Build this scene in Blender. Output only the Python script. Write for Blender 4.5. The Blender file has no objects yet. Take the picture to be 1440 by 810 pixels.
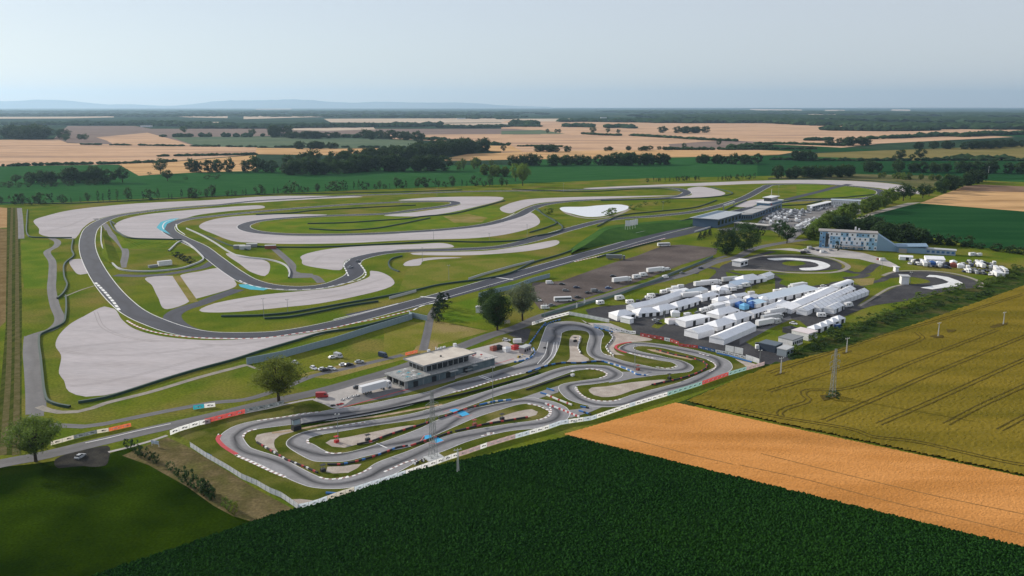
import bpy, bmesh, math, random
from mathutils import Vector, Matrix
from mathutils.geometry import tessellate_polygon
random.seed(7)
sc = bpy.context.scene
COL = sc.collection
R = math.radians
# ---------------------------------------------------------------- camera
cam = bpy.data.objects.new('camera', bpy.data.cameras.new('camera'))
COL.objects.link(cam); sc.camera = cam
cam.location = (0, 0, 120)
cam.rotation_euler = (R(90) - math.atan2(256, 1170), 0, 0)
cam.data.sensor_width = 36; cam.data.lens = 36 * 1170 / 1440
cam.data.clip_start = 1; cam.data.clip_end = 150000
# ---------------------------------------------------------------- sky and sun
SUN_EL, SUN_DIR = R(21.5), (-0.84, 0.54)
world = bpy.data.worlds.new("World"); sc.world = world; world.use_nodes = True
nt = world.node_tree; nt.nodes.clear()
sky = nt.nodes.new('ShaderNodeTexSky'); sky.sky_type = 'NISHITA'; sky.sun_disc = False
sky.sun_elevation = SUN_EL; sky.sun_rotation = math.atan2(SUN_DIR[0], SUN_DIR[1])
sky.altitude = 120; sky.air_density = 1.0; sky.dust_density = 0.4; sky.ozone_density = 2.5
bg = nt.nodes.new('ShaderNodeBackground'); bg.inputs['Strength'].default_value = 0.10
wo = nt.nodes.new('ShaderNodeOutputWorld')
mx_ = nt.nodes.new('ShaderNodeMix'); mx_.data_type = 'RGBA'; mx_.inputs['Factor'].default_value = 0.62
nt.links.new(sky.outputs[0], [i for i in mx_.inputs if i.name == 'A' and i.type == 'RGBA'][0])
[i for i in mx_.inputs if i.name == 'B' and i.type == 'RGBA'][0].default_value = (7.7, 7.8, 8.3, 1)
nt.links.new([o for o in mx_.outputs if o.type == 'RGBA'][0], bg.inputs[0]); nt.links.new(bg.outputs[0], wo.inputs[0])
sl = bpy.data.lights.new('sun', 'SUN'); sl.energy = 5.0; sl.angle = R(0.55); sl.color = (1.0, 0.92, 0.80)
sun = bpy.data.objects.new('sun', sl); COL.objects.link(sun)
n_ = math.hypot(*SUN_DIR)
sdir = Vector((SUN_DIR[0] / n_ * math.cos(SUN_EL), SUN_DIR[1] / n_ * math.cos(SUN_EL), math.sin(SUN_EL)))
sun.rotation_euler = sdir.to_track_quat('Z', 'Y').to_euler()
sc.view_settings.view_transform = 'Standard'; sc.view_settings.look = 'None'
sc.view_settings.exposure = 0.04; sc.view_settings.gamma = 1.0
sc.view_settings.use_curve_mapping = False
sc.cycles.max_bounces = 4; sc.cycles.diffuse_bounces = 2; sc.cycles.glossy_bounces = 2
sc.cycles.transparent_max_bounces = 6; sc.cycles.volume_bounces = 0
sc.cycles.use_denoising = True
# ---------------------------------------------------------------- haze
HAZE_DENSITY = 0.000028
def build_haze():
    bm = bmesh.new(); bmesh.ops.create_cube(bm, size=1)
    for v in bm.verts:
        v.co = (v.co.x * 96000, 4000 + v.co.y * 96000, -1.5 + (v.co.z + .5) * 1001.5)
    me = bpy.data.meshes.new('haze'); bm.to_mesh(me); bm.free()
    o = bpy.data.objects.new('haze', me); COL.objects.link(o); o['kind'] = 'stuff'
    m = bpy.data.materials.new('haze'); m.use_nodes = True; t = m.node_tree; t.nodes.clear()
    v = t.nodes.new('ShaderNodeVolumePrincipled'); out = t.nodes.new('ShaderNodeOutputMaterial')
    v.inputs['Color'].default_value = (0.52, 0.76, 1.0, 1); v.inputs['Density'].default_value = HAZE_DENSITY
    v.inputs['Anisotropy'].default_value = 0.35
    t.links.new(v.outputs[0], out.inputs['Volume'])
    me.materials.append(m)
build_haze()
# ---------------------------------------------------------------- materials
MATS = {}
def pm(name, c1, c2=None, scale=0.1, rough=0.9, c3=None, scale3=0.01, fine=0.0, fscale=2.0, bump=0.0, spec=0.25, metal=0.0, stretch=None, rot=0.0, thr=(0.4, 0.6), thr3=(0.5, 0.7)):
    """two colours mixed by noise, an optional third in large patches, a fine brightness grain and bump"""
    if name in MATS: return MATS[name]
    if rough >= 0.95: spec = 0.0
    m = bpy.data.materials.new(name); m.use_nodes = True; t = m.node_tree; N = t.nodes; L = t.links
    b = N['Principled BSDF']; b.inputs['Roughness'].default_value = rough
    b.inputs['Specular IOR Level'].default_value = spec; b.inputs['Metallic'].default_value = metal
    if c2 is None and fine == 0:
        b.inputs['Base Color'].default_value = (*c1, 1); MATS[name] = m; return m
    tc = N.new('ShaderNodeTexCoord'); mp = N.new('ShaderNodeMapping'); L.new(tc.outputs['Object'], mp.inputs[0])
    mp.inputs['Rotation'].default_value = (0, 0, rot)
    if stretch: mp.inputs['Scale'].default_value = stretch
    def noise(s, d=4.0, src=mp):
        n = N.new('ShaderNodeTexNoise'); n.inputs['Scale'].default_value = s; n.inputs['Detail'].default_value = d
        L.new(src.outputs[0] if src is mp else src, n.inputs['Vector']); return n.outputs['Fac']
    def ramp(fac, a, b_):
        r = N.new('ShaderNodeMapRange'); r.inputs['From Min'].default_value = a; r.inputs['From Max'].default_value = b_
        L.new(fac, r.inputs['Value']); return r.outputs['Result']
    def mix(fac, a, b_):
        x = N.new('ShaderNodeMix'); x.data_type = 'RGBA'; L.new(fac, x.inputs['Factor'])
        for k, v in (('A', a), ('B', b_)):
            s = [i for i in x.inputs if i.name == k and i.type == 'RGBA'][0]
            if isinstance(v, tuple): s.default_value = (*v, 1)
            else: L.new(v, s)
        return [o for o in x.outputs if o.type == 'RGBA'][0]
    colr = c1
    if c2 is not None: colr = mix(ramp(noise(scale), *thr), c1, c2)
    if c3 is not None: colr = mix(ramp(noise(scale3, 5.0), *thr3), colr, c3)
    if fine > 0:
        f_ = N.new('ShaderNodeMapRange'); L.new(noise(fscale, 3.0), f_.inputs['Value'])
        f_.inputs['From Min'].default_value = 0.3; f_.inputs['From Max'].default_value = 0.7
        f_.inputs['To Min'].default_value = 1 - fine; f_.inputs['To Max'].default_value = 1 + fine
        vm = N.new('ShaderNodeVectorMath'); vm.operation = 'SCALE'
        if isinstance(colr, tuple): vm.inputs[0].default_value = colr
        else: L.new(colr, vm.inputs[0])
        L.new(f_.outputs['Result'], vm.inputs['Scale']); colr = vm.outputs[0]
    if isinstance(colr, tuple): b.inputs['Base Color'].default_value = (*colr, 1)
    else: L.new(colr, b.inputs['Base Color'])
    if bump > 0:
        bp = N.new('ShaderNodeBump'); bp.inputs['Strength'].default_value = min(1, bump); bp.inputs['Distance'].default_value = bump
        L.new(noise(fscale, 3.0), bp.inputs['Height']); L.new(bp.outputs[0], b.inputs['Normal'])
    MATS[name] = m; return m
def road_mat(name, c, dark, edge=0.5, wob=0.22, width=0.16, amt=0.8, fscale=.6):
    """asphalt with a worn, rubbered line that wanders across the width (UV: u metres along, v 0..1 across)"""
    m = pm(name, c, tuple(k * 1.18 for k in c), scale=0.06, rough=0.85, fine=0.10, fscale=fscale, spec=0.3)
    t = m.node_tree; N = t.nodes; L = t.links; b = N['Principled BSDF']
    uv = N.new('ShaderNodeUVMap'); uv.uv_map = 'uv'
    sp = N.new('ShaderNodeSeparateXYZ'); L.new(uv.outputs[0], sp.inputs[0])
    n1 = N.new('ShaderNodeTexNoise'); n1.noise_dimensions = '1D'; n1.inputs['Scale'].default_value = 0.03; n1.inputs['Detail'].default_value = 0
    L.new(sp.outputs['X'], n1.inputs['W'])
    def mth(op, a, b_=None, clamp=False):
        x = N.new('ShaderNodeMath'); x.operation = op; x.use_clamp = clamp
        for i, v in enumerate((a, b_)):
            if v is None: continue
            if isinstance(v, (int, float)): x.inputs[i].default_value = v
            else: L.new(v, x.inputs[i])
        return x.outputs[0]
    c0 = mth('ADD', mth('MULTIPLY', mth('SUBTRACT', n1.outputs['Fac'], 0.5), 3 * wob), edge)
    d = mth('ABSOLUTE', mth('SUBTRACT', sp.outputs['Y'], c0))
    k = mth('SUBTRACT', 1.0, mth('DIVIDE', d, width), True)
    mp = N.new('ShaderNodeMapping'); mp.inputs['Scale'].default_value = (0.02, 9, 1); L.new(uv.outputs[0], mp.inputs[0])
    n2 = N.new('ShaderNodeTexNoise'); n2.inputs['Scale'].default_value = 1.0; L.new(mp.outputs[0], n2.inputs['Vector'])
    k = mth('MULTIPLY', mth('MULTIPLY', k, mth('ADD', n2.outputs['Fac'], 0.45)), amt, True)
    x = N.new('ShaderNodeMix'); x.data_type = 'RGBA'; L.new(k, x.inputs['Factor'])
    A = [i for i in x.inputs if i.name == 'A' and i.type == 'RGBA'][0]; B = [i for i in x.inputs if i.name == 'B' and i.type == 'RGBA'][0]
    src = b.inputs['Base Color'].links[0].from_socket
    L.new(src, A); B.default_value = (*dark, 1)
    L.new([o for o in x.outputs if o.type == 'RGBA'][0], b.inputs['Base Color'])
    return m
def stripe_mat(name, c1, c2, period=4.0, duty=0.5):
    if name in MATS: return MATS[name]
    m = bpy.data.materials.new(name); m.use_nodes = True; t = m.node_tree; N = t.nodes; L = t.links
    b = N['Principled BSDF']; b.inputs['Roughness'].default_value = .7
    uv = N.new('ShaderNodeUVMap'); uv.uv_map = 'uv'
    sp = N.new('ShaderNodeSeparateXYZ'); L.new(uv.outputs[0], sp.inputs[0])
    a = N.new('ShaderNodeMath'); a.operation = 'MODULO'; L.new(sp.outputs['X'], a.inputs[0]); a.inputs[1].default_value = period
    g = N.new('ShaderNodeMath'); g.operation = 'GREATER_THAN'; L.new(a.outputs[0], g.inputs[0]); g.inputs[1].default_value = period * duty
    x = N.new('ShaderNodeMix'); x.data_type = 'RGBA'; L.new(g.outputs[0], x.inputs['Factor'])
    [i for i in x.inputs if i.name == 'A' and i.type == 'RGBA'][0].default_value = (*c1, 1)
    [i for i in x.inputs if i.name == 'B' and i.type == 'RGBA'][0].default_value = (*c2, 1)
    L.new([o for o in x.outputs if o.type == 'RGBA'][0], b.inputs['Base Color'])
    MATS[name] = m; return m
def leaf_mat(name, c1, c2, sc_=0.35):
    m = pm(name, c1, c2, scale=sc_, rough=0.7, fine=0.35, fscale=2.5, spec=0.15, thr=(0.38, 0.62))
    t = m.node_tree; N = t.nodes; L = t.links; b = N['Principled BSDF']
    # each plant a little lighter or darker than its neighbour
    oi = N.new('ShaderNodeObjectInfo'); mr = N.new('ShaderNodeMapRange'); L.new(oi.outputs['Random'], mr.inputs['Value'])
    mr.inputs['To Min'].default_value = 0.72; mr.inputs['To Max'].default_value = 1.3
    vm = N.new('ShaderNodeVectorMath'); vm.operation = 'SCALE'; src = b.inputs['Base Color'].links[0].from_socket
    L.new(src, vm.inputs[0]); L.new(mr.outputs['Result'], vm.inputs['Scale']); L.new(vm.outputs[0], b.inputs['Base Color'])
    tr = N.new('ShaderNodeBsdfTranslucent'); mx = N.new('ShaderNodeMixShader'); mx.inputs[0].default_value = 0.38   # sun shines through the leaves
    L.new(vm.outputs[0], tr.inputs[0]); L.new(b.outputs[0], mx.inputs[1]); L.new(tr.outputs[0], mx.inputs[2]); L.new(mx.outputs[0], N['Material Output'].inputs['Surface'])
    return m
# ---------------------------------------------------------------- mesh helpers
USED = set()
def tag(o, label=None, cat=None, group=None, kind=None):
    if label: o['label'] = label; USED.add(label)
    if cat: o['category'] = cat
    if group: o['group'] = group
    if kind: o['kind'] = kind
    return o
class MB:
    def __init__(s): s.v = []; s.f = []; s.m = []; s.uv = []; s.smooth = []
    def face(s, pts, m=0, uv=None, smooth=False):
        i = len(s.v); s.v += [tuple(p) for p in pts]; s.f.append(tuple(range(i, i + len(pts)))); s.m.append(m)
        s.uv.append(uv or [(0, 0)] * len(pts)); s.smooth.append(smooth)
    def mesh(s, vs, fs, m=0, smooth=False):
        i = len(s.v); s.v += [tuple(p) for p in vs]
        for f in fs: s.f.append(tuple(k + i for k in f)); s.m.append(m); s.uv.append([(0, 0)] * len(f)); s.smooth.append(smooth)
    def box(s, cx, cy, z0, lx, ly, lz, rz=0.0, m=0, top=1.0):
        c, n = math.cos(rz), math.sin(rz); vs = []
        for k, (z, q) in enumerate(((z0, 1.0), (z0 + lz, top))):
            for a, b in ((-1, -1), (1, -1), (1, 1), (-1, 1)):
                x, y = a * lx / 2 * q, b * ly / 2 * q
                vs.append((cx + x * c - y * n, cy + x * n + y * c, z))
        s.mesh(vs, [(3, 2, 1, 0), (4, 5, 6, 7), (0, 1, 5, 4), (1, 2, 6, 5), (2, 3, 7, 6), (3, 0, 4, 7)], m)
    def tube(s, p, q, r0, r1=None, n=6, m=0, cap=True, smooth=True):
        r1 = r0 if r1 is None else r1; p = Vector(p); q = Vector(q); d = (q - p)
        if d.length < 1e-6: return
        d.normalize(); a = d.orthogonal().normalized(); b = d.cross(a); vs = []
        for c, r in ((p, r0), (q, r1)):
            for k in range(n):
                t = 2 * math.pi * k / n; vs.append(c + a * (r * math.cos(t)) + b * (r * math.sin(t)))
        fs = [(k, (k + 1) % n, n + (k + 1) % n, n + k) for k in range(n)]
        s.mesh(vs, fs, m, smooth)
        if cap: s.mesh(vs, [tuple(range(n))[::-1], tuple(range(n, 2 * n))], m)
    def poly(s, pts, z, m=0):
        ps = [Vector((x, y, 0)) for x, y in pts]
        i = len(s.v); s.v += [(x, y, z) for x, y in pts]
        for t in tessellate_polygon([ps]):
            a, b, c = (ps[k] for k in t)
            if (b - a).cross(c - a).z < 0: t = t[::-1]
            s.f.append(tuple(i + k for k in t)); s.m.append(m); s.uv.append([(0, 0)] * 3); s.smooth.append(False)
    def build(s, name, mats, parent=None, loc=None, rz=0.0):
        me = bpy.data.meshes.new(name); me.from_pydata(s.v, [], s.f)
        if not isinstance(mats, (list, tuple)): mats = [mats]
        for k in mats: me.materials.append(k)
        me.polygons.foreach_set('material_index', s.m); me.polygons.foreach_set('use_smooth', s.smooth)
        if any(u != (0, 0) for uv in s.uv[:50] for u in uv):
            l = me.uv_layers.new(name='uv'); l.data.foreach_set('uv', [c for uv in s.uv for p in uv for c in p])
        me.update()
        o = bpy.data.objects.new(name, me); COL.objects.link(o)
        if parent is not None: o.parent = parent
        if loc: o.location = loc; o.rotation_euler.z = rz
        return o
def empty(name, loc=(0, 0, 0), rz=0.0):
    o = bpy.data.objects.new(name, None); COL.objects.link(o); o.location = loc; o.rotation_euler.z = rz
    o.empty_display_size = 1; return o
def copy_tree(o, parent=None):
    c = o.copy(); COL.objects.link(c); c.parent = parent
    for ch in [k for k in o.children]: copy_tree(ch, c)
    return c
def cr(pts, step=4.0, closed=False):
    """Catmull-Rom through ground points"""
    P = [Vector(p) for p in pts]; n = len(P); out = []
    rng = range(n if closed else n - 1)
    for i in rng:
        if closed: a, b, c, d = P[i - 1], P[i], P[(i + 1) % n], P[(i + 2) % n]
        else: a, b, c, d = P[max(i - 1, 0)], P[i], P[i + 1], P[min(i + 2, n - 1)]
        if not closed and i == 0: a = b * 2 - c
        if not closed and i == n - 2: d = c * 2 - b
        k = max(1, min(60, int((c - b).length / step)))
        t1 = max((b - a).length, 1e-3) ** .5; t2 = max((c - b).length, 1e-3) ** .5; t3 = max((d - c).length, 1e-3) ** .5
        m1 = (c - b) + ((b - a) / t1 - (c - a) / (t1 + t2)) * t2
        m2 = (c - b) + ((d - c) / t3 - (d - b) / (t2 + t3)) * t2
        for j in range(k):
            t = j / k; t_2 = t * t; t_3 = t_2 * t
            out.append(b * (2 * t_3 - 3 * t_2 + 1) + m1 * (t_3 - 2 * t_2 + t) + c * (-2 * t_3 + 3 * t_2) + m2 * (t_3 - t_2))
    if not closed: out.append(P[-1].copy())
    return out
def norms(P, closed=False):
    n = len(P); out = []
    for i in range(n):
        if closed: d = P[(i + 1) % n] - P[i - 1]
        else: d = P[min(i + 1, n - 1)] - P[max(i - 1, 0)]
        if d.length < 1e-6: d = Vector((1, 0))
        d.normalize(); out.append(Vector((-d.y, d.x)))
    return out
def strip(mb, L, Rr, z, m=0, closed=False):
    """quads between two matched edges, uv = metres along / 0..1 across"""
    n = len(L); u = 0
    for i in range(n if closed else n - 1):
        j = (i + 1) % n
        du = ((L[j] + Rr[j]) / 2 - (L[i] + Rr[i]) / 2).length
        p = [(*Rr[i], z), (*Rr[j], z), (*L[j], z), (*L[i], z)]
        a = (Vector(p[1]) - Vector(p[0])).cross(Vector(p[2]) - Vector(p[0])).z
        uv = [(u, 0), (u + du, 0), (u + du, 1), (u, 1)]
        if a < 0: p = p[::-1]; uv = uv[::-1]
        mb.face(p, m, uv); u += du
ZC = {}
def lift(z):
    # sheets of one layer never share a plane
    k = round(z, 3); ZC[k] = ZC.get(k, -1) + 1
    return z + 0.0009 * ZC[k]
def ribbon(name, pts, w, z, mat, step=4.0, closed=False, kind='structure', off=0.0, raw=False):
    P = [Vector(p) for p in pts] if raw else cr(pts, step, closed)
    N = norms(P, closed); mb = MB(); z = lift(z)
    ws = w if callable(w) else (lambda t: w)
    n = len(P)
    L = [p + q * (off + ws(i / n) / 2) for i, (p, q) in enumerate(zip(P, N))]
    Rr = [p + q * (off - ws(i / n) / 2) for i, (p, q) in enumerate(zip(P, N))]
    strip(mb, L, Rr, z, 0, closed)
    o = mb.build(name, mat)
    if kind: o['kind'] = kind
    return o
def sheet(name, pts, z, mat, smooth=0, kind='structure'):
    P = [tuple(p) for p in pts]
    if smooth: P = [tuple(p) for p in cr(pts, smooth, True)]
    mb = MB(); mb.poly(P, lift(z)); o = mb.build(name, mat)
    if kind: o['kind'] = kind
    return o
def wall(mb, pts, h, t=0.3, seg=None, cyc=(0,), z=0.0, base=0.0, smooth=True, step=4.0, uvs=True):
    """an upright continuous wall along a line; materials cycle every seg metres"""
    P = cr(pts, step) if smooth else [Vector(p) for p in pts]
    if seg:
        Q = [P[0]]; 
        for a, b in zip(P, P[1:]):
            k = max(1, math.ceil((b - a).length / seg)); Q += [a.lerp(b, j / k) for j in range(1, k + 1)]
        P = Q
    N = norms(P); u = 0
    for i in range(len(P) - 1):
        a, b = P[i], P[i + 1]; na, nb = N[i] * t / 2, N[i + 1] * t / 2; du = (b - a).length
        m = cyc[int((u + .01) / (seg or 1e9)) % len(cyc)] if seg else cyc[0]
        z0, z1 = z + base, z + h
        for s, (p, q) in ((1, (a + na, b + nb)), (-1, (a - na, b - nb))):
            f = [(*p, z0), (*q, z0), (*q, z1), (*p, z1)]; uv = [(u, 0), (u + du, 0), (u + du, 1), (u, 1)]
            if s > 0: f = f[::-1]; uv = uv[::-1]
            mb.face(f, m, uv)
        mb.face([(*(a - na), z1), (*(b - nb), z1), (*(b + nb), z1), (*(a + na), z1)], m, [(u, .9), (u + du, .9), (u + du, 1), (u, 1)])
        u += du
    return P

# ================================================================ ground
m_terrain = pm('terrain', (0.018, 0.040, 0.026), (0.036, 0.065, 0.034), scale=0.0018, rough=1.0, c3=(0.10, 0.11, 0.07), scale3=0.00055, thr3=(0.62, 0.68), fine=0.25, fscale=0.02)
m_grass = pm('circuit_grass', (0.082, 0.124, 0.012), (0.132, 0.152, 0.018), scale=0.035, rough=1.0, c3=(0.18, 0.155, 0.04), scale3=0.02, thr3=(0.50, 0.68), fine=0.28, fscale=0.9, bump=0.15)
m_grass_b = pm('bright_grass', (0.088, 0.148, 0.013), (0.135, 0.176, 0.018), scale=0.05, rough=1.0, c3=(0.18, 0.17, 0.03), scale3=0.03, thr3=(.55,.75), fine=0.2, fscale=0.9, bump=0.12)
m_grass_dry = pm('dry_grass', (0.17, 0.165, 0.035), (0.235, 0.20, 0.065), scale=0.06, rough=1.0, c3=(0.26, 0.20, 0.09), scale3=0.03, fine=0.25, fscale=1.1, bump=0.12)
m_grass_k = pm('kart_grass', (0.058, 0.078, 0.010), (0.098, 0.108, 0.018), scale=0.09, rough=1.0, c3=(0.17, 0.15, 0.05), scale3=0.05, thr3=(0.52, 0.7), fine=0.2, fscale=1.4, bump=0.1)
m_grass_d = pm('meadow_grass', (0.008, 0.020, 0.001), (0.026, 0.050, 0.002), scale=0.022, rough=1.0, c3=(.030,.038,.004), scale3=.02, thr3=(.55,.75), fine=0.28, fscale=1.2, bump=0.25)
m_soil = pm('dry_soil', (0.095, 0.082, 0.035), (0.15, 0.118, 0.06), scale=0.15, rough=1.0, c3=(0.10, 0.10, 0.03), scale3=0.08, fine=0.25, fscale=1.0, bump=0.1)
m_green = pm('green_crop', (0.022, 0.084, 0.024), (0.032, 0.102, 0.030), scale=0.02, rough=1.0, fine=0.22, fscale=0.35, stretch=(1, 4, 1), rot=0.6)
m_green2 = pm('dark_green_crop', (0.012, 0.054, 0.017), (0.018, 0.068, 0.022), scale=0.01, rough=1.0, fine=0.2, fscale=0.3, stretch=(1, 5, 1), rot=0.2)
m_tan = pm('ripe_grain', (0.48, 0.31, 0.195), (0.56, 0.37, 0.24), scale=0.004, rough=1.0, c3=(0.33, 0.22, 0.16), scale3=0.0022, fine=0.12, fscale=0.03, stretch=(1, 4, 1), rot=0.1)
m_tan2 = pm('golden_grain', (0.50, 0.31, 0.15), (0.57, 0.36, 0.18), scale=0.006, rough=1.0, c3=(0.33, 0.20, 0.095), scale3=0.004, fine=0.12, fscale=0.03, stretch=(1, 5, 1), rot=0.1)
m_mauve = pm('harvested_field', (0.19, 0.145, 0.13), (0.235, 0.18, 0.15), scale=0.004, rough=1.0, fine=0.12, fscale=0.03, stretch=(1, 4, 1))
m_sage = pm('sage_crop', (0.095, 0.135, 0.085), (0.12, 0.155, 0.095), scale=0.004, rough=1.0, fine=0.1, fscale=0.03)
m_olive_far = pm('olive_crop', (0.165, 0.145, 0.05), (0.205, 0.17, 0.065), scale=0.006, rough=1.0, fine=0.12, fscale=0.05)
m_pale = pm('pale_field', (0.46, 0.37, 0.28), (0.54, 0.44, 0.34), scale=0.002, rough=1.0)
m_gravel = pm('gravel', (0.420, 0.390, 0.395), (0.465, 0.430, 0.435), scale=0.05, rough=1.0, c3=(0.375, 0.342, 0.338), scale3=0.03, thr3=(.5,.8), fine=0.09, fscale=0.6, bump=0.10, stretch=(.3, 1.4, 1), rot=-0.5)
m_asph = road_mat('race_asphalt', (0.036, 0.040, 0.056), (0.020, 0.022, 0.032), amt=0.5, width=0.25)
m_road = road_mat('access_asphalt', (0.112, 0.110, 0.115), (0.075, 0.072, 0.072), amt=0.5, width=0.35)
m_kart = road_mat('kart_asphalt', (0.21, 0.208, 0.216), (0.022, 0.024, 0.030), wob=0.30, width=0.26, amt=0.95)
m_lot = pm('lot_asphalt', (0.055, 0.055, 0.060), (0.078, 0.077, 0.080), scale=0.05, rough=1.0, c3=(0.10, 0.097, 0.095), scale3=0.03, thr3=(.55,.7), fine=0.2, fscale=0.7)
m_lot_l = pm('pale_paving', (0.34, 0.32, 0.305), (0.42, 0.39, 0.37), scale=0.06, rough=0.9, fine=0.10, fscale=0.6)
m_lot_p = pm('car_park_paving', (0.17, 0.165, 0.165), (0.23, 0.22, 0.215), scale=0.05, rough=1, fine=0.12, fscale=0.6)
m_lot_b = pm('worn_lot', (0.105, 0.088, 0.082), (0.145, 0.122, 0.112), scale=0.03, rough=1.0, c3=(0.075, 0.064, 0.060), scale3=0.02, fine=0.15, fscale=0.6)
m_path = pm('gravel_path', (0.26, 0.24, 0.21), (0.32, 0.29, 0.25), scale=0.2, rough=1.0, fine=0.12, fscale=1.0)
m_sand = pm('dirt_strip', (0.33, 0.24, 0.15), (0.42, 0.33, 0.23), scale=0.2, rough=1.0, fine=0.15, fscale=1.2)
m_rake = pm('raked_gravel', (0.33, 0.305, 0.30), (0.37, 0.34, 0.335), scale=.3, rough=1)
m_white = pm('white_paint', (0.74, 0.74, 0.73), (0.62, 0.62, 0.61), scale=0.3, rough=0.6)
m_kerb_rw = stripe_mat('red_white_kerb', (0.74, 0.72, 0.70), (0.42, 0.12, 0.10), 4.0, 0.55)
m_kerb_kw = stripe_mat('kart_kerb', (0.76, 0.75, 0.73), (0.30, 0.20, 0.18), 2.4, 0.55)
m_kerb_ww = stripe_mat('white_kerb', (0.76, 0.76, 0.74), (0.20, 0.21, 0.21), 9.0, 0.6)
m_red = pm('red_paint', (0.50, 0.05, 0.06), (0.40, 0.05, 0.05), scale=0.5, rough=0.6)
m_turq = pm('turquoise_paint', (0.03, 0.32, 0.42), (0.04, 0.38, 0.46), scale=0.5, rough=0.6)
m_blue = pm('light_blue_paint', (0.04, 0.34, 0.62), (0.05, 0.38, 0.66), scale=0.5, rough=0.6)
m_water = bpy.data.materials.new('sky_pale_water'); m_water.use_nodes = True
_b = m_water.node_tree.nodes['Principled BSDF']; _b.inputs['Base Color'].default_value = (0.72, 0.74, 0.76, 1); _b.inputs['Roughness'].default_value = 0.35; _b.inputs['Specular IOR Level'].default_value = 1.0  # near-white base colour stands in for the bright sky reflection
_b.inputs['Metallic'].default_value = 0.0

mb = MB()
for i in range(24):
    for j in range(24):
        x0, y0 = -50000 + i * 100000 / 24, -2000 + j * 60000 / 24
        mb.face([(x0, y0, -0.6), (x0 + 100000 / 24, y0, -0.6), (x0 + 100000 / 24, y0 + 2500, -0.6), (x0, y0 + 2500, -0.6)])
mb.build('terrain', m_terrain)['kind'] = 'structure'
sheet('grass_ground', [(-1500, -200), (1500, -200)] + [(1065.3,1275.7),(826.6,1348.7),(693.2,1430.4),(476.3,1475.0),(216.8,1416.1),(0.0,1311.2),(-356.6,1160.2),(-636.3,1032.2),(-829.8,948.1)], 0.0, m_grass)

# ---- far fields, from the circuit outwards
def field(name, pts, z, mat): return sheet(name, pts, z, mat)
field('green_field', [(-1322.9,1590.5),(-1040.5,1704.6),(-848.7,1757.0),(-826.4,1757.0),(-664.8,1490.5),(-508.3,1664.8),(-266.4,1746.3),(0.0,1746.3),(65.5,1935.4),(649.3,2075.5),(807.7,1989.1),(971.9,1590.5),(1254.0,1506.3),(1065.3,1275.7),(665.9,1348.7),(462.2,1430.4),(206.6,1348.7),(0.0,1264.3),(-348.2,1132.2),(-622.8,1009.8),(-797.2,948.1)], -0.10, m_green)
field('grain_field', [(-2610.3,3038.8),(-1862.0,3071.0),(-1667.5,3104.0),(-1476.4,2803.0),(-1085.8,2600.9),(-775.8,2554.8),(-641.7,2169.6),(-769.7,1836.0),(-826.4,1757.0),(-848.7,1757.0),(-1046.7,1714.8),(-1407.8,1626.8)], -0.2, m_tan)
field('grain_field', [(-832.1,1773.4),(-778.9,1830.2),(-744.1,1859.9),(-640.9,2105.9),(-486.0,1590.5),(-594.6,1538.9),(-639.7,1498.3),(-658.1,1475.0)], -0.05, m_tan2)
field('harvested_field', [(-1703.9,3137.6),(-2742,5228),(-2325,5228),(-1948,4571),(-1382,4571),(-1040.5,3435.4),(-1327.2,3355.9),(-967.5,2577.7),(-1273.1,2648.7),(-1490.8,2830.5)], -0.3, m_mauve)
field('pale_field', [(-1633.2,3317.4),(-1678.8,3897.0),(-1178.3,2976.2),(-981.6,2600.9),(-1268.0,2685.7),(-1443.7,3007.2)], -0.15, m_tan)
field('sage_field', [(-1347.7,3336.5),(-1040.5,3435.4),(-336.2,3071.0),(-280.2,2554.8),(-485.2,2446.4),(-762.4,2510.3),(-962.1,2577.7)], -0.2, m_sage)
field('grain_field', [(-749.5,2467.3),(-462.6,2436.0),(-333.1,2467.3),(-357.9,2290.6),(-405.1,2060.6),(-462.9,2105.9),(-652.7,2145.3)], -0.1, m_tan2)
field('harvested_field', [(-1526,4720),(-864,4571),(0,4571),(141,4207),(122.8,3651.8),(-591.7,3562.1),(-1112.8,3435.4)], -0.35, m_mauve)
field('pale_field', [(-1248,4682),(-805,4919),(-715,4432),(-919,4207),(-1128,4333)], -0.2, m_pale)
field('grain_field', [(-591.7,3562.1),(0.0,3722.1),(32.9,2600.9),(-105.3,2776.1),(-326.3,3038.8),(-435.9,3137.6)], -0.3, m_tan)
field('grain_field', [(-99.6,2624.6),(0.0,2600.9),(28.8,2272.5),(-58.0,2290.6)], -0.2, m_tan2)
field('grain_field', [(-157.7,1961.9),(-113.7,2153.3),(28.5,2245.9),(24.6,1935.4),(-150.6,1872.1)], -0.1, m_tan2)
field('grain_field', [(-100,7926),(554,8262),(1034,7717),(966,6586),(1988,6586),(2354,6104),(2480,5423),(2783,4571),(2095.5,3435.4),(1690.7,3137.6),(1216.7,2776.1),(868.9,2366.0),(640.9,2105.9),(364.3,2003.0),(0.0,1935.4),(-26.9,2121.5)], -0.5, m_tan)
field('grain_field', [(0.0,2245.9),(246.7,2337.1),(449.4,2366.0),(707.6,2327.7),(828.9,2366.0),(672.5,2121.5),(364.3,2003.0),(0.0,1948.5)], -0.3, m_tan2)
field('harvested_field', [(505.1,2723.7),(767.7,3038.8),(867.1,2858.5),(730.9,2405.5),(456.8,2405.5)], -0.35, m_mauve)
field('sage_field', [(-53,4177),(147,4365),(236.2,3746.1),(-46.1,3651.8)], -0.3, m_sage)
field('green_strip', [(799.6,2749.6),(910.3,2600.9),(1027.0,2385.6),(1026.1,2337.1),(902.1,2272.5),(790.4,2254.7),(689.1,2366.0)], -0.25, m_green2)
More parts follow.
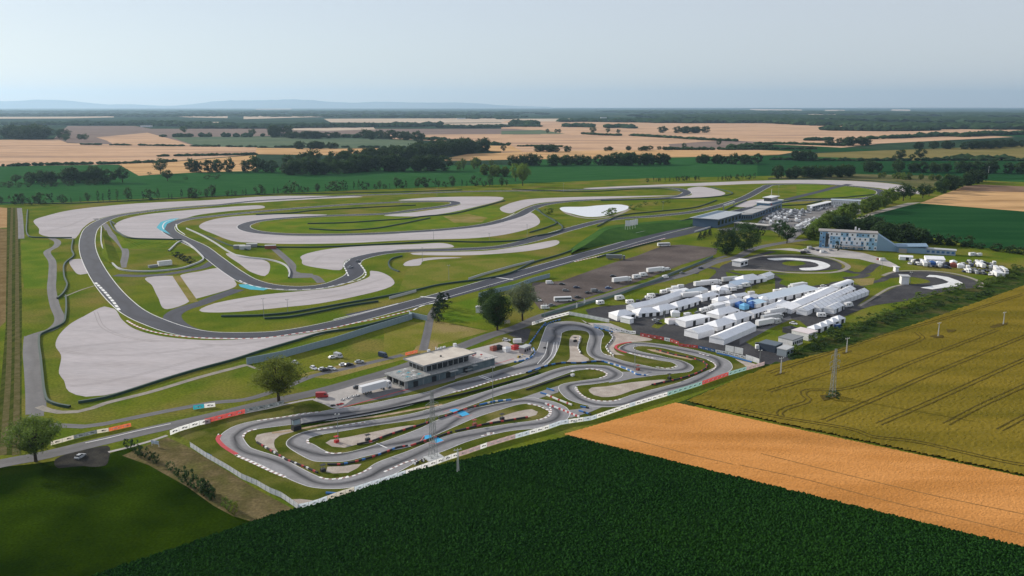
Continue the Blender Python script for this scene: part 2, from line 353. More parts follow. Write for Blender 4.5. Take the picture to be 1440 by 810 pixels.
field('olive_field', [(785.1,2186.1),(1022.0,2327.7),(1593.6,2624.6),(2131.6,2858.5),(1376.1,1836.0),(1171.4,1922.4),(979.5,1896.9),(778.8,1896.9),(723.6,1989.1)], -0.2, m_olive_far)
field('green_strip', [(1962.4,3562.1),(2327.5,3845.4),(2934,4060),(2515.3,3476.6),(2010.1,3317.4)], -0.25, m_green2)
field('green_field', [(614.2,2105.9),(692.1,2045.9),(727.0,1975.4),(773.7,1884.4),(1148.6,1884.4),(1320.5,1812.8),(1072.5,1467.4),(764.8,1361.7),(666.3,1361.7),(642.3,1467.4),(437.8,1430.4),(419.6,1430.4)], -0.06, m_green2)
field('scrub_field', [(589.9,1526.5),(754.5,1467.4),(675.1,1299.2),(608.9,1242.0),(605.7,1329.7),(518.8,1402.1),(429.3,1402.1),(437.8,1430.4)], 0.02, pm('scrub', (0.085, 0.095, 0.035), (0.14, 0.13, 0.06), scale=0.02, rough=1, fine=.25, fscale=.2))
# pale strips between the distant woods
for q in ([(-6605,9621),(-5800,9621),(-5016,9782),(-4827,10298),(-4299,9169),(-4387,8381),(-5519,8035)], [(-4748,11291),(-4783,12495),(-3640,10872),(-2890,8628),(-3493,9169)], [(-2457,6512),(-2252,6512),(-1975,5743),(-2187,5859)],
          [(-3276,10872),(-2457,10872),(-2100,9465),(-2527,8381)], [(-1808,8147),(0,8628),(33,7926),(-80,6370),(-691,6104),(-1362,6370)], [(-663,5859),(0,6234),(0,5324),(-500,5423)], [(-17,8147),(554,8262),(1034,7717),(936,6980),(0,6661)],
          [(-3435,10872),(-2315,11291),(-2076,10120),(-2507,7926)], [(-1043911298241776512.0,-4425738340603208704.0),(85987,294217),(28662,98055),(34702,147095)], [(9827,32667),(10011,29398),(7701,22608),(7370,24494)], [(4446,12767),(4887,12767),(4163,10872),(3933,11291)], [(9827,26723),(10441,26723),(8204,20991),(7721,20991)],
          [(14604,32667),(13758,29398),(9827,20991),(10063,22608)], [(5462,10482),(5637,10482),(4933,9169),(4933,9465)], [(2187,7150),(2416,6512),(2051,5526),(1868,6104)], [(2405,6234),(2526,5526),(2198,5136),(2032,5324)], [(-9008.2,-98107.4),(-38080.1,-294269.5),(38080,294217),(-406478735598567808.0,-4425738340603208704.0)], [(-29481,147095),(-11363,73535),(-7575,49014),(-11793,58822)], [(-11056,36754),(-10880,42008),(-8017,30947),(-8844,29398)],
          [(39718,98055),(44222,73535),(32161,53473),(26479,65361)], [(10288,36754),(9827,32667),(6803,22608),(6859,24494)]):
    field('pale_field', q, -0.1, m_pale)
# right hand fields behind the hotel
field('green_field', [(351.4,863.0),(418.9,955.3),(517.7,1051.1),(596.3,965.6),(692.5,906.9),(506.8,656.6),(437.6,701.7),(398.2,713.9),(405.8,760.5),(382.7,767.1),(396.0,863.0)], 0.02, m_green2)
field('grain_field', [(514.9,1049.4),(689.5,1273.1),(763.2,1243.2),(902.4,1189.6),(692.5,906.9),(596.3,965.6)], 0.04, m_tan2)
field('ploughed_field', [(692.7,1278.3),(730.9,1304.5),(781.2,1273.1),(918.6,1243.2),(841.2,1136.2),(729.6,1187.4),(662.8,1205.5),(654.2,1224.1)], 0.05, pm('ploughed_soil', (0.17, 0.11, 0.075), (0.22, 0.145, 0.10), scale=0.02, rough=1, fine=.1, fscale=.2))
field('dirt_track', [(361.3,883.8),(417.1,959.7),(500.6,1052.9),(522.0,1060.0),(412.8,940.9),(357.1,869.0)], 0.06, m_path)
# ---- left edge: grain, green strips, farm tracks
field('grain_field', [(-745.5,1029.2),(-620.5,1005.9),(-604.8,995.3),(-509.1,834.7),(-516.3,832.6),(-600.7,824.3)], 0.01, pm('brown_grain', (0.34, 0.21, 0.10), (0.40, 0.26, 0.13), scale=0.05, rough=1, fine=.15, fscale=.5))
field('grain_field', [(-624.8,824.2),(-514.2,829.1),(-504.1,824.2),(-288.7,459.3),(-284.4,446.8),(-336.8,432.1)], 0.01, pm('brown_stubble', (0.15, 0.105, 0.045), (0.20, 0.145, 0.07), scale=0.08, rough=1, fine=.2, fscale=.6))
field('green_strip', [(-609.9,1002.6),(-595.3,1002.6),(-312.3,516.6),(-172.6,273.4),(-182.1,273.4),(-281.2,446.8)], 0.012, pm('strip_grass', (0.040, 0.055, 0.012), (0.075, 0.085, 0.02), scale=0.12, rough=1, fine=.3, fscale=1.0, stretch=(3, .12, 1), rot=-0.42))
for q in ([(-603.9,1002.6),(-345.5,559.9),(-234.4,370.3),(-179.1,273.4)], [(-598.7,1002.6),(-340.6,559.9),(-230.4,370.3),(-174.6,273.4)]): ribbon('farm_track', q, 2.2, 0.03, pm('farm_track', (0.13, 0.11, 0.055), (0.09, 0.085, 0.03), scale=.3, rough=1, fine=.2))
# ---- meadow, corner soil and the kart circuit's own ground
field('meadow', [(-700, 0)] + [(-249.7,240.8),(-174.1,263.4),(-163.6,266.2),(-155.7,269.8),(-142.6,273.4),(-138.5,280.9),(-132.2,278.3),(-111.9,258.9),(-89.2,240.8),(-75.0,230.5),(-66.1,229.2),(-107.5,195.6)] + [(-150, 120)], 0.012, m_grass_d)
field('soil_bank', [(-136.9,272.9),(-134.7,277.4),(-127.8,289.5),(-117.6,281.4),(-102.9,267.3),(-83.1,247.8),(-66.9,233.5),(-76.2,225.1),(-83.6,228.8),(-91.8,235.5),(-105.1,248.8),(-124.0,264.8)], 0.02, m_soil)
field('kart_grass', [(-127.7,295.7),(-111.7,316.7),(-92.9,321.5),(-62.8,350.0),(-27.6,387.0),(0.0,439.3),(21.0,475.9),(33.1,469.1),(85.4,418.2),(115.7,381.3),(115.8,374.6),(53.0,326.6),(-5.2,286.1),(-31.1,260.5),(-61.0,234.6),(-65.5,233.7),(-89.6,256.1)], 0.024, m_grass_k)
field('dry_meadow', [(-49.3,401.5),(-47.3,457.6),(-44.2,460.9),(-12.8,438.3),(-26.6,423.4),(-35.4,414.9)], 0.02, m_grass_dry)
field('dry_meadow', [(-98.9,361.3),(-84.3,375.7),(-50.0,401.5),(-38.1,412.2),(-37.4,404.1),(-48.7,390.0),(-69.2,370.0),(-81.7,357.0)], 0.02, m_grass_dry)
field('dry_meadow', [(-70.3,441.4),(-59.1,457.6),(-49.8,457.6),(-46.7,412.2),(-62.4,388.8)], 0.02, pm('yellow_grass', (0.145, 0.155, 0.022), (0.19, 0.175, 0.04), scale=0.06, rough=1, fine=.2, fscale=1.0))
field('mown_lawn', [(-40.2,497.3),(-20.9,521.9),(-12.1,474.9),(-4.9,454.2),(-12.9,441.4),(-24.7,447.7),(-40.8,460.9),(-44.6,474.9)], 0.03, m_grass_b)
field('service_lawn', [(-449.5,753.3),(-423.6,753.3),(-341.8,602.9),(-309.6,546.4),(-328.2,546.4)], 0.02, m_grass_b)
field('infield_lawn', [(-194.7,697.0),(-154.8,712.3),(-172.1,671.8),(-161.2,632.5),(-128.7,608.6),(-118.8,586.4),(-129.3,565.7),(-165.6,565.7),(-176.9,575.9),(-178.8,597.3),(-191.3,645.1),(-184.3,658.2)], 0.015, m_grass_b)
field('infield_lawn', [(-127.6,928.5),(-79.5,955.3),(-30.0,1029.2),(-14.8,998.3),(-7.2,948.5),(-31.7,867.7),(-69.3,829.5),(-112.9,819.2)], 0.015, m_grass_b)
field('infield_lawn', [(-267.6,879.2),(-212.6,909.4),(-111.7,928.5),(-98.3,814.1),(-158.6,799.2),(-230.9,799.2),(-256.0,834.7)], 0.015, m_grass_b)
field('yellow_patch', [(-76.8,922.1),(-49.6,941.7),(-26.6,909.4),(-31.9,873.4),(-59.9,867.7)], 0.025, m_grass_dry)
field('dry_lawn', [(-78.9,614.4),(-65.8,641.9),(-7.5,661.5),(16.5,658.2),(-38.6,581.1),(-75.3,537.2)], 0.015, pm('dry_lawn', (0.12, 0.15, 0.02), (0.165, 0.165, 0.035), scale=0.05, rough=1, fine=.2, fscale=.8))
field('green_verge', [(447.1,1312.6),(499.2,1299.2),(417.1,1157.0),(381.6,1116.2)], 0.015, m_grass_b)
field('green_verge', [(415.0,1157.0),(506.5,1286.0),(534.0,1236.0),(521.1,1189.6),(470.6,1116.2),(416.8,1096.8)], 0.015, m_grass_b)
# ---- gravel traps
G_ = [
 [(-472.3,824.3),(-514.5,891.1),(-520.3,922.1),(-518.6,983.6),(-475.2,1045.3),(-390.8,1087.9),(-346.1,1124.5),(-311.2,1137.8),(-202.1,1126.4),(-261.9,1096.8),(-328.0,1055.2),(-372.4,1035.6),(-417.2,995.3),(-446.2,941.7),(-448.6,891.1),(-433.1,834.7),(-411.3,780.2),(-405.8,761.2),(-429.9,770.2),(-451.4,788.7)],
 [(105.9,1242.0),(221.3,1299.2),(422.2,1378.2),(513.8,1388.4),(584.1,1345.5),(603.1,1299.2),(590.8,1220.5),(567.1,1160.2),(553.3,1189.6),(551.7,1220.5),(546.0,1255.8),(488.0,1317.3),(405.7,1323.5),(290.0,1284.4),(216.5,1270.0),(131.5,1233.9)],
 [(472.5,1114.2),(507.0,1141.4),(513.4,1123.1),(468.9,1096.8)],
 [(262.1,1242.0),(286.8,1270.0),(299.6,1169.9),(262.9,1118.7),(200.4,1103.3),(243.7,1141.4),(255.1,1189.6)],
 [(-148.1,1082.0),(-105.2,1118.7),(-16.8,1123.1),(-11.7,1096.8),(-41.4,1017.2),(-79.1,944.8),(-106.8,921.4),(-143.6,929.1),(-111.3,961.1),(-73.7,1011.6),(-64.2,1041.8),(-75.9,1075.8),(-124.7,1079.9)],
 [(-398.2,829.5),(-411.5,856.4),(-420.3,903.2),(-412.3,941.7),(-359.4,998.3),(-312.7,1026.0),(-299.0,998.3),(-330.7,969.2),(-353.0,935.1),(-357.7,905.7),(-364.2,885.1),(-354.6,834.7),(-330.8,794.4),(-303.7,755.9),(-335.8,762.1),(-356.4,771.1),(-386.5,809.1)],
 [(-320.2,845.4),(-323.0,897.1),(-306.9,922.1),(-269.7,937.7),(-208.3,935.1),(-231.8,920.8),(-259.3,900.8),(-273.6,867.7),(-271.7,836.8),(-259.5,812.1),(-239.1,792.5),(-211.2,779.3),(-168.7,778.4),(-109.4,792.5),(-97.1,804.1),(-68.5,819.2),(-37.6,845.4),(-9.8,873.4),(18.6,962.2),(29.8,879.2),(20.8,834.7),(-8.9,784.9),(-36.4,764.8),(-70.4,757.7),(-103.8,750.7),(-146.5,736.4),(-198.9,732.2),(-234.2,738.9),(-249.5,744.8),(-285.4,789.6)],
 [(-352.2,654.9),(-347.9,658.2),(-311.3,597.3),(-314.2,594.0),(-330.1,614.4)],
 [(-261.4,583.7),(-244.8,589.1),(-202.7,509.2),(-208.4,488.4),(-226.8,519.6),(-245.9,555.9)],
 [(-240.5,594.5),(-232.2,605.7),(-223.0,619.1),(-194.2,570.8),(-188.2,551.1),(-200.2,518.8),(-201.6,516.2)],
 [(-234.0,410.3),(-243.4,432.1),(-249.3,456.1),(-250.0,470.8),(-249.6,495.5),(-241.4,490.0),(-223.6,462.5),(-207.3,442.3),(-190.4,429.9),(-171.5,422.3),(-156.6,420.2),(-141.2,422.3),(-119.0,427.8),(-101.8,439.3),(-95.4,443.8),(-98.5,436.4),(-115.8,415.6),(-131.9,392.9),(-146.5,372.4),(-156.8,357.9),(-172.9,335.2),(-179.9,333.5),(-190.5,340.0),(-200.5,354.9),(-207.8,364.5),(-221.9,392.9)],
 [(-188.1,485.7),(-185.2,503.1),(-164.2,526.1),(-138.4,539.4),(-120.6,548.7),(-109.6,565.7),(-102.7,586.4),(-105.1,608.6),(-99.3,605.7),(-87.7,586.4),(-81.3,560.8),(-84.9,546.4),(-96.8,528.2),(-120.3,503.1),(-136.6,494.5),(-168.5,480.9),(-184.8,481.6)],
 [(-238.1,684.6),(-203.5,658.2),(-191.0,641.9),(-178.6,597.3),(-178.5,588.6),(-192.5,602.9),(-209.7,632.5)],
 [(-172.4,668.4),(-169.3,686.0),(-154.0,708.4),(-130.3,720.1),(-88.4,729.8),(-61.8,736.4),(-51.0,714.6),(-97.3,702.3),(-106.5,691.8),(-126.5,670.4),(-132.4,650.3),(-129.1,610.9),(-138.8,614.4),(-161.2,632.5),(-167.1,651.6)],
 [(-85.0,684.6),(-20.6,697.0),(11.5,724.1),(40.7,753.3),(42.7,740.5),(36.3,720.1),(11.1,693.3),(-32.3,675.3),(-69.1,674.6),(-81.7,677.4)],
 [(-14.5,998.3),(-7.9,1029.1),(0.0,1055.5),(23.4,1096.8),(71.7,1118.7),(145.1,1132.2),(224.2,1141.4),(142.3,1109.8),(69.3,1079.9),(33.2,1047.6),(12.8,995.4),(6.7,974.6),(-2.4,948.1),(-9.9,961.1)],
 [(-84.2,638.7),(-79.1,654.9),(-62.1,664.9),(-40.1,662.9),(-55.5,658.2),(-70.0,648.3),(-71.5,629.4),(-82.2,627.5)],
 [(271.8,1013.5),(289.8,1053.6),(316.6,1087.9),(338.8,1096.8),(310.2,1045.3),(284.3,1005.9)],
]
for k, q in enumerate(G_): sheet('gravel_trap', q, 0.035 + 0.0008 * k, m_gravel, smooth=5)
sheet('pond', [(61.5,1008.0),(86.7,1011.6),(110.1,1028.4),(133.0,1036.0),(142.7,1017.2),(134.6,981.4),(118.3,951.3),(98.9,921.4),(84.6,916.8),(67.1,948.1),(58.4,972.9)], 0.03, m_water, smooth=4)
ribbon('pond_bank', [(58.9,999.0),(66.2,935.3),(83.6,904.9),(99.8,910.8),(121.2,941.6),(140.0,990.1)], 5, 0.02, m_path)
# ---- race circuit asphalt
AZ = 0.06
LAP = [(357.5,1071.7),(319.0,1032.2),(279.6,988.4),(253.0,954.6),(200.0,870.8),(139.0,789.7),(72.1,693.2),(21.6,621.9),(-28.8,549.6),(-69.4,493.2),(-93.6,460.9),(-114.1,440.1),(-128.1,431.6),(-143.4,429.2),(-164.0,430.6),(-182.2,440.1),(-204.7,459.3),(-223.7,479.3),(-245.7,508.7),(-276.8,555.3),(-327.9,639.5),(-366.7,709.4),(-400.1,777.7),(-423.8,834.1),(-438.8,891.0),(-440.3,929.1),(-412.3,983.5),(-369.0,1026.1),(-331.3,1075.8),(-283.5,1105.4),(-228.2,1136.8),(-139.8,1169.9),(-71.4,1194.7),(0.0,1204.9),(77.7,1215.3),(147.7,1237.7),(203.8,1258.6),(239.7,1249.7),(249.8,1210.1),(244.7,1169.9),(215.1,1118.7),(168.8,1096.8),(116.8,1092.5),(68.5,1067.6),(38.9,1032.2),(23.9,995.4),(7.2,929.1),(-9.9,887.5),(-31.4,849.5),(-68.5,819.3),(-110.4,800.3),(-162.9,786.6),(-217.8,788.8),(-249.8,804.9),(-268.5,829.1),(-275.8,854.7),(-270.0,884.7),(-249.1,906.1),(-206.7,926.0),(-145.9,944.2),(-113.6,981.4),(-79.0,1024.6),(-70.9,1049.2),(-77.6,1067.6),(-109.8,1069.2),(-187.6,1043.7),(-245.7,1006.2),(-296.8,961.1),(-332.9,922.9),(-353.2,893.3),(-353.1,854.7),(-339.0,814.4),(-310.7,769.0),(-273.0,716.8),(-242.2,664.5),(-203.9,599.8),(-183.0,569.4),(-164.4,553.0),(-143.7,547.3),(-127.2,555.3),(-116.7,581.7),(-115.5,602.5),(-123.9,633.5),(-124.0,658.0),(-107.1,686.2),(-84.5,696.7),(-48.6,702.1),(-12.4,714.9),(12.9,745.2),(56.6,821.7),(107.8,896.1),(162.2,926.0),(209.4,961.1),(252.6,1017.2),(307.1,1105.4),(380.9,1258.6),(403.9,1299.2),(448.7,1317.3),(485.8,1311.2),(518.7,1281.5),(535.5,1231.2),(523.6,1179.7),(487.5,1123.1),(450.1,1096.8),(409.5,1088.3)]
P_lap = cr(LAP, 4.0, True)
wl = lambda t: 15.0 if t < 0.105 else 12.0
ribbon('race_circuit', P_lap, wl, AZ, m_asph, raw=True, closed=True)
for s in (1, -1):
    ribbon('edge_line', P_lap, 0.5, AZ + .012, m_white, raw=True, closed=True, off=s * 6.4)
ribbon('race_circuit', [(-92.3,469.4),(-69.4,493.3),(-6.6,575.9),(72.1,693.3),(118.6,744.8),(175.3,809.1),(229.6,885.1),(289.2,969.2)], 17, AZ - .006, m_asph)
ribbon('link_road', [(-183.3,544.0),(-188.6,524.8),(-194.0,503.0),(-199.1,490.0),(-199.3,474.2),(-189.5,454.5),(-174.4,437.8),(-160.2,430.6)], 10, AZ - .012, m_asph)
ribbon('link_road', [(-288.0,591.9),(-267.3,589.3),(-253.5,594.5),(-242.5,607.9),(-235.4,621.9),(-235.6,645.5)], 8, AZ - .014, m_asph)
ribbon('link_road', [(358.3,1088.3),(391.7,1132.2),(436.5,1189.6),(500.1,1275.7),(530.4,1311.2)], 11, AZ - .016, m_asph)
ribbon('link_road', [(-454.5,903.2),(-422.4,856.4),(-386.9,794.4),(-353.5,740.5),(-326.7,693.3),(-295.8,620.3)], 5.5, AZ - .018, m_road)
ribbon('link_road', [(-242.6,589.3),(-227.1,559.9),(-198.9,506.8)], 5, 0.07, m_grass_dry)
ribbon('link_road', [(-205.5,708.4),(-188.0,671.8),(-170.4,632.5),(-159.1,597.3),(-144.1,589.1),(-132.4,565.7)], 6, AZ - .02, m_road)
sheet('link_road', [(-166.9,614.4),(-155.5,600.1),(-146.0,597.3),(-141.8,583.7),(-158.2,581.1)], AZ - .022, m_road)
sheet('turquoise_runoff', [(-359.2,834.1),(-372.1,876.3),(-370.8,899.0),(-364.6,907.8),(-358.9,860.0),(-346.0,821.7),(-325.8,786.6),(-348.0,815.6)], AZ + .02, m_turq)
sheet('turquoise_runoff', [(-188.1,559.8),(-181.4,559.8),(-169.6,551.1),(-163.2,546.4),(-165.6,540.8),(-175.4,543.6),(-184.6,552.0)], AZ + .02, m_turq)
ribbon('kerb', [(-191.9,573.3),(-186.4,565.7),(-171.6,551.1),(-153.5,544.0),(-130.1,546.4),(-117.9,560.8),(-108.9,573.3),(-106.3,591.8),(-115.1,626.3),(-119.6,638.7)], 1.05, AZ + .03, m_kerb_ww)
ribbon('kerb', [(-118.2,589.1),(-123.7,608.6),(-130.0,632.5),(-129.7,654.9)], 0.98, AZ + .03, m_kerb_ww)
ribbon('kerb', [(-346.9,821.7),(-358.1,846.9),(-367.2,880.5),(-364.3,902.0)], 0.98, AZ + .03, m_white)
ribbon('kerb', [(-349.6,860.0),(-332.8,821.7),(-312.2,786.6)], 0.98, AZ + .03, m_white)
ribbon('kerb', [(-289.5,565.7),(-269.6,537.2),(-249.6,507.2),(-236.0,485.7)], 1.68, AZ + .03, m_kerb_ww)
ribbon('kerb', [(-220.3,460.9),(-211.6,451.0),(-203.2,443.0),(-192.5,435.3),(-177.6,428.1),(-165.7,424.9),(-152.2,423.7),(-136.5,423.7),(-126.3,426.9),(-116.1,433.7),(-102.6,442.0),(-87.3,456.9),(-75.4,467.8),(-60.2,485.8)], 1.12, AZ + .03, m_kerb_rw)
ribbon('kerb', [(-102.6,463.2),(-88.4,480.2),(-70.7,503.1)], 0.84, AZ + .03, m_white)
ribbon('kerb', [(49.1,645.1),(69.7,669.0),(83.0,684.6),(94.0,700.8),(110.1,724.1),(126.7,744.8),(142.4,764.8)], 1.54, AZ + .03, m_kerb_rw)
ribbon('kerb', [(-59.4,485.7),(-55.3,497.2),(-45.1,507.2)], 1.12, AZ + .03, m_kerb_ww)
ribbon('kerb', [(-11.7,897.1),(-3.7,922.1),(3.0,948.5)], 0.98, AZ + .03, m_white)
for q in ([(-58.9,522.6),(-40.9,514.1)], [(-15.3,586.4),(0.8,575.9)]): ribbon('start_line', q, 1.6, AZ + .03, m_white)
# ---- service roads and paths
ribbon('service_road', [(-592.6,998.3),(-529.4,891.1),(-454.2,762.1)], 5, 0.05, m_road)
ribbon('service_road', [(-429.4,766.6),(-411.5,744.8),(-398.2,716.2),(-392.5,693.3),(-362.4,645.1),(-330.7,586.4),(-309.6,546.4),(-279.7,495.2),(-261.4,466.0),(-255.5,452.5),(-253.2,439.8),(-256.6,429.2),(-243.7,405.3),(-221.9,368.9),(-200.6,332.5),(-187.9,310.1)], 5.4, 0.05, m_road)
ribbon('service_road', [(-256.7,429.3),(-241.4,401.5),(-220.1,365.6),(-202.3,335.3),(-190.2,314.2)], 7.5, 0.052, m_road)
ribbon('perimeter_path', [(-193.4,321.8),(-187.4,317.6),(-181.3,315.2),(-174.5,315.9),(-170.6,320.1),(-168.2,325.3),(-155.6,339.1),(-141.6,359.1),(-125.8,378.0)], 3.4, 0.056, m_path)
ribbon('field_path', [(-125.9,378.0),(-119.9,372.3),(-113.0,367.8)], 1.6, 0.05, m_path)
ribbon('dirt_road', [(-178.1,301.6),(-170.8,300.8),(-164.1,300.0),(-157.5,302.8),(-148.9,309.4),(-123.7,326.3),(-111.7,329.9),(-99.6,345.0),(-90.4,361.4),(-78.8,371.3),(-53.8,393.9)], 4.0, 0.05, m_road)
ribbon('service_road', [(-44.6,401.5),(-45.9,435.3),(-47.4,474.9),(-46.2,493.4)], 4.5, 0.055, m_road)
ribbon('service_lane', [(-288.1,521.7),(-287.7,541.7),(-284.5,559.8)], 1.5, 0.05, m_path)
ribbon('access_road', [(-183.2,255.0),(-175.8,266.2),(-166.6,271.6),(-153.3,282.8),(-141.5,292.9),(-118.3,311.2),(-99.0,327.8),(-83.1,339.7),(-66.8,356.4),(-55.1,369.2),(-41.4,387.0),(-25.8,409.0),(-12.5,428.5),(3.6,447.6),(16.1,469.1),(40.4,499.2),(64.9,528.9),(77.1,544.0),(101.5,569.4),(128.0,597.1),(161.5,645.5),(181.7,664.5),(207.8,705.7),(235.5,732.1),(275.9,760.5)], 8, 0.055, m_road)
ribbon('road_line', [(-155.5,284.1),(-149.8,288.4),(-142.4,295.0),(-131.9,302.9)], 0.5, 0.07, m_white)
sheet('road_mouth', [(-158.7,269.7),(-156.7,274.8),(-152.9,277.7),(-146.3,281.7),(-143.3,277.4),(-140.7,271.0),(-138.9,264.6),(-141.6,263.4),(-146.1,264.2),(-150.3,263.4),(-153.6,262.4)], 0.053, pm('worn_tarmac', (0.035,0.034,0.032), (0.055,0.052,0.045), scale=.2, rough=1, fine=.2), smooth=2)
ribbon('concrete_path', [(-143.2,275.9),(-138.0,280.1),(-132.8,285.5),(-128.5,291.2)], 1.6, 0.065, m_lot_l)
ribbon('concrete_path', [(-107.2,314.2),(-99.7,319.2),(-94.2,323.6),(-86.9,328.9),(-83.0,330.7)], 1.8, 0.065, m_lot_l)
# ---- paddocks
sheet('clubhouse_paving', [(-83.1,329.1),(-81.9,335.6),(-73.2,343.7),(-64.8,353.6),(-55.6,361.0),(-47.3,371.9),(-27.7,388.5)] + [(-20.7,403.3),(-3.3,418.7),(0.3,411.8),(8.7,410.9),(10.8,400.5),(7.7,388.1),(-7.0,375.5),(-25.6,356.9)] + [(-37.7,345.1),(-44.3,338.9),(-51.5,332.7),(-63.5,325.4),(-70.0,319.0),(-73.2,319.9),(-77.1,324.1)], 0.06, m_lot_l)
sheet('clubhouse_paving', [(-70.0,319.0),(-63.5,325.4),(-51.5,332.7),(-44.3,338.9),(-37.7,345.1),(-25.5,355.1),(-26.1,364.1),(-38.5,353.6),(-45.2,346.5),(-65.4,335.6)], 0.063, m_road)
ribbon('red_line', [(-70.2,319.9),(-63.5,325.4),(-57.5,331.1),(-49.7,338.9),(-44.8,343.0)], 0.6, 0.08, m_red)
ribbon('red_line', [(-10.5,377.1),(-4.5,382.1),(1.0,387.6)], 0.5, 0.08, m_red)
sheet('access_apron', [(-2.3,431.0),(1.7,439.6),(8.7,444.0),(10.4,441.8),(8.3,420.7),(5.4,412.8),(3.3,422.7)], 0.06, m_lot)
sheet('paddock', [(44.3,487.2),(53.7,495.2),(72.9,501.5),(98.0,532.7),(130.1,573.2)] + [(136.7,567.8),(151.0,592.8),(153.1,575.9),(191.2,592.8)] + [(191.8,592.8),(191.0,575.9),(184.6,562.5),(189.9,547.2),(214.2,559.9),(234.2,570.5),(237.2,552.2),(237.9,539.8),(230.0,523.4),(207.9,491.2),(190.5,469.8),(188.8,460.7),(160.5,428.9),(149.5,428.9)] + [(133.3,391.6),(123.3,378.8),(117.1,378.2)] + [(118.3,381.3),(114.4,390.3),(103.9,401.0),(94.8,406.6),(82.2,421.2)] + [(65.9,432.1),(66.3,453.7),(45.4,468.0)], 0.045, m_lot)
for k, q in enumerate(([(77.2,446.8),(83.6,460.7),(89.4,468.0),(112.8,493.2),(110.6,483.2),(86.8,453.7),(80.6,443.4)], [(98.9,471.7),(125.8,499.4),(127.8,499.4),(121.9,491.2),(117.2,487.2),(108.6,469.8),(99.6,466.2)], [(121.6,416.7),(140.7,443.4),(160.2,464.3),(164.4,460.7),(164.1,441.8),(154.6,435.3),(152.3,427.4),(141.5,419.7),(135.4,408.0),(129.0,410.9),(123.3,408.0)], [(157.5,547.2),(187.7,581.4),(174.1,537.4),(158.4,528.0),(152.4,532.7)],
          [(191.8,592.8),(191.0,575.9),(184.6,562.5),(191.2,550.9),(206.6,559.9),(223.7,567.8),(235.2,573.2),(236.7,584.2),(230.9,589.9),(211.0,598.6)], [(238.1,567.8),(238.2,554.7),(248.5,559.9),(258.8,581.4),(243.0,578.6)])):
    sheet('paddock_lawn', q, 0.062 + k * .001, m_grass if k != 5 else m_grass_dry)
sheet('kart_paddock', [(41.5,456.0),(55.6,454.8),(65.0,436.9),(55.0,434.7),(53.4,435.8),(45.5,447.9),(39.7,464.3)], 0.055, m_lot_l)
sheet('kart_paddock', [(119.4,385.5),(129.6,382.1),(127.2,399.6),(132.4,394.2),(138.9,387.2),(129.6,382.1),(121.0,377.1),(117.5,378.8)][0:2] + [(138.4,389.0),(132.9,396.0),(125.9,398.7),(121.4,394.2)], 0.056, m_lot)
sheet('paddock_lane', [(120.4,424.3),(142.9,453.7),(162.6,471.7),(161.1,464.3),(142.1,443.4),(116.8,410.9)], 0.07, m_road)
sheet('worn_parking_lot', [(16.9,487.6),(11.3,523.9),(14.3,565.7),(34.3,570.8),(77.7,638.7),(102.5,671.8),(119.5,700.8),(133.5,722.5),(150.4,728.2),(177.4,708.4),(169.0,678.8),(131.3,632.5),(100.7,586.4),(74.6,551.1),(41.2,511.2)], 0.05, m_lot_b)
ribbon('lane', [(11.9,466.0),(40.6,503.1),(64.8,528.2),(84.7,551.1),(112.4,591.8),(141.7,632.5),(175.9,671.8)], 4, 0.052, m_road)
sheet('parking_lot', [(204.1,823.1),(220.3,834.1),(253.2,857.1),(285.1,933.9),(325.9,1001.0),(343.7,977.6)] + [(361.2,993.1),(400.5,1042.4),(431.3,1025.4),(399.5,948.1),(351.7,893.9),(312.6,851.2),(269.7,776.7),(251.5,739.6)] + [(256.6,801.8),(255.3,823.1),(231.7,823.1),(210.5,801.8)], 0.05, m_lot_p)
ribbon('service_road', [(147.5,565.7),(153.2,597.3),(155.1,614.4),(144.8,623.3),(132.4,597.3)], 7, 0.053, m_lot)
ribbon('service_road', [(220.9,693.3),(197.4,668.4),(171.5,638.7),(154.5,602.9),(141.6,575.9),(129.7,555.9)], 6, 0.054, m_lot)
# ---- the skid circle and the handling bend, both black asphalt
def ellipse_fill(name, c, r, z, mat, a0=0, a1=360, r_in=0):
    mb = MB(); n = 72
    ang = [R(a0 + (a1 - a0) * k / n) for k in range(n + 1)]
    if r_in == 0: mb.poly([(c[0] + r * math.cos(a), c[1] + r * math.sin(a)) for a in ang[:-1]], z)
    else:
        strip(mb, [Vector((c[0] + r * math.cos(a), c[1] + r * math.sin(a))) for a in ang], [Vector((c[0] + r_in * math.cos(a), c[1] + r_in * math.sin(a))) for a in ang], z)
    o = mb.build(name, mat); o['kind'] = 'structure'; return o
sheet('skid_circle', [(253.6,628.3),(255.2,652.9),(248.4,663.6),(236.5,671.0),(218.8,672.7),(202.6,666.9),(189.1,654.9),(176.1,643.2),(165.8,635.7),(157.2,617.6),(158.7,607.2),(169.3,612.4),(181.5,610.6),(193.3,607.9),(204.5,605.8),(220.9,605.5),(232.0,608.9),(243.3,614.1)], AZ, m_lot, smooth=4)
ribbon('skid_border', [(188.9,656.8),(203.4,669.8),(219.6,675.2),(241.1,673.9),(253.2,666.9),(258.7,652.9),(259.1,635.7),(257.0,624.7),(248.2,611.3),(236.1,602.1),(218.9,599.8),(203.3,602.1),(194.6,607.9),(187.7,611.3),(166.4,611.3)], 4.0, AZ + .01, m_path)
sheet('white_arc', [(204.6,658.0),(215.4,661.6),(226.3,662.0),(235.3,656.8),(243.1,649.0),(245.6,639.5),(244.6,628.3),(238.1,618.3),(229.7,611.7),(223.1,609.9),(217.0,610.6),(217.3,618.3),(225.4,620.4),(232.0,623.6),(236.8,631.3),(236.9,641.3),(232.3,648.2),(224.9,651.3),(218.2,652.5),(208.5,650.9)], AZ + .03, m_white, smooth=3)
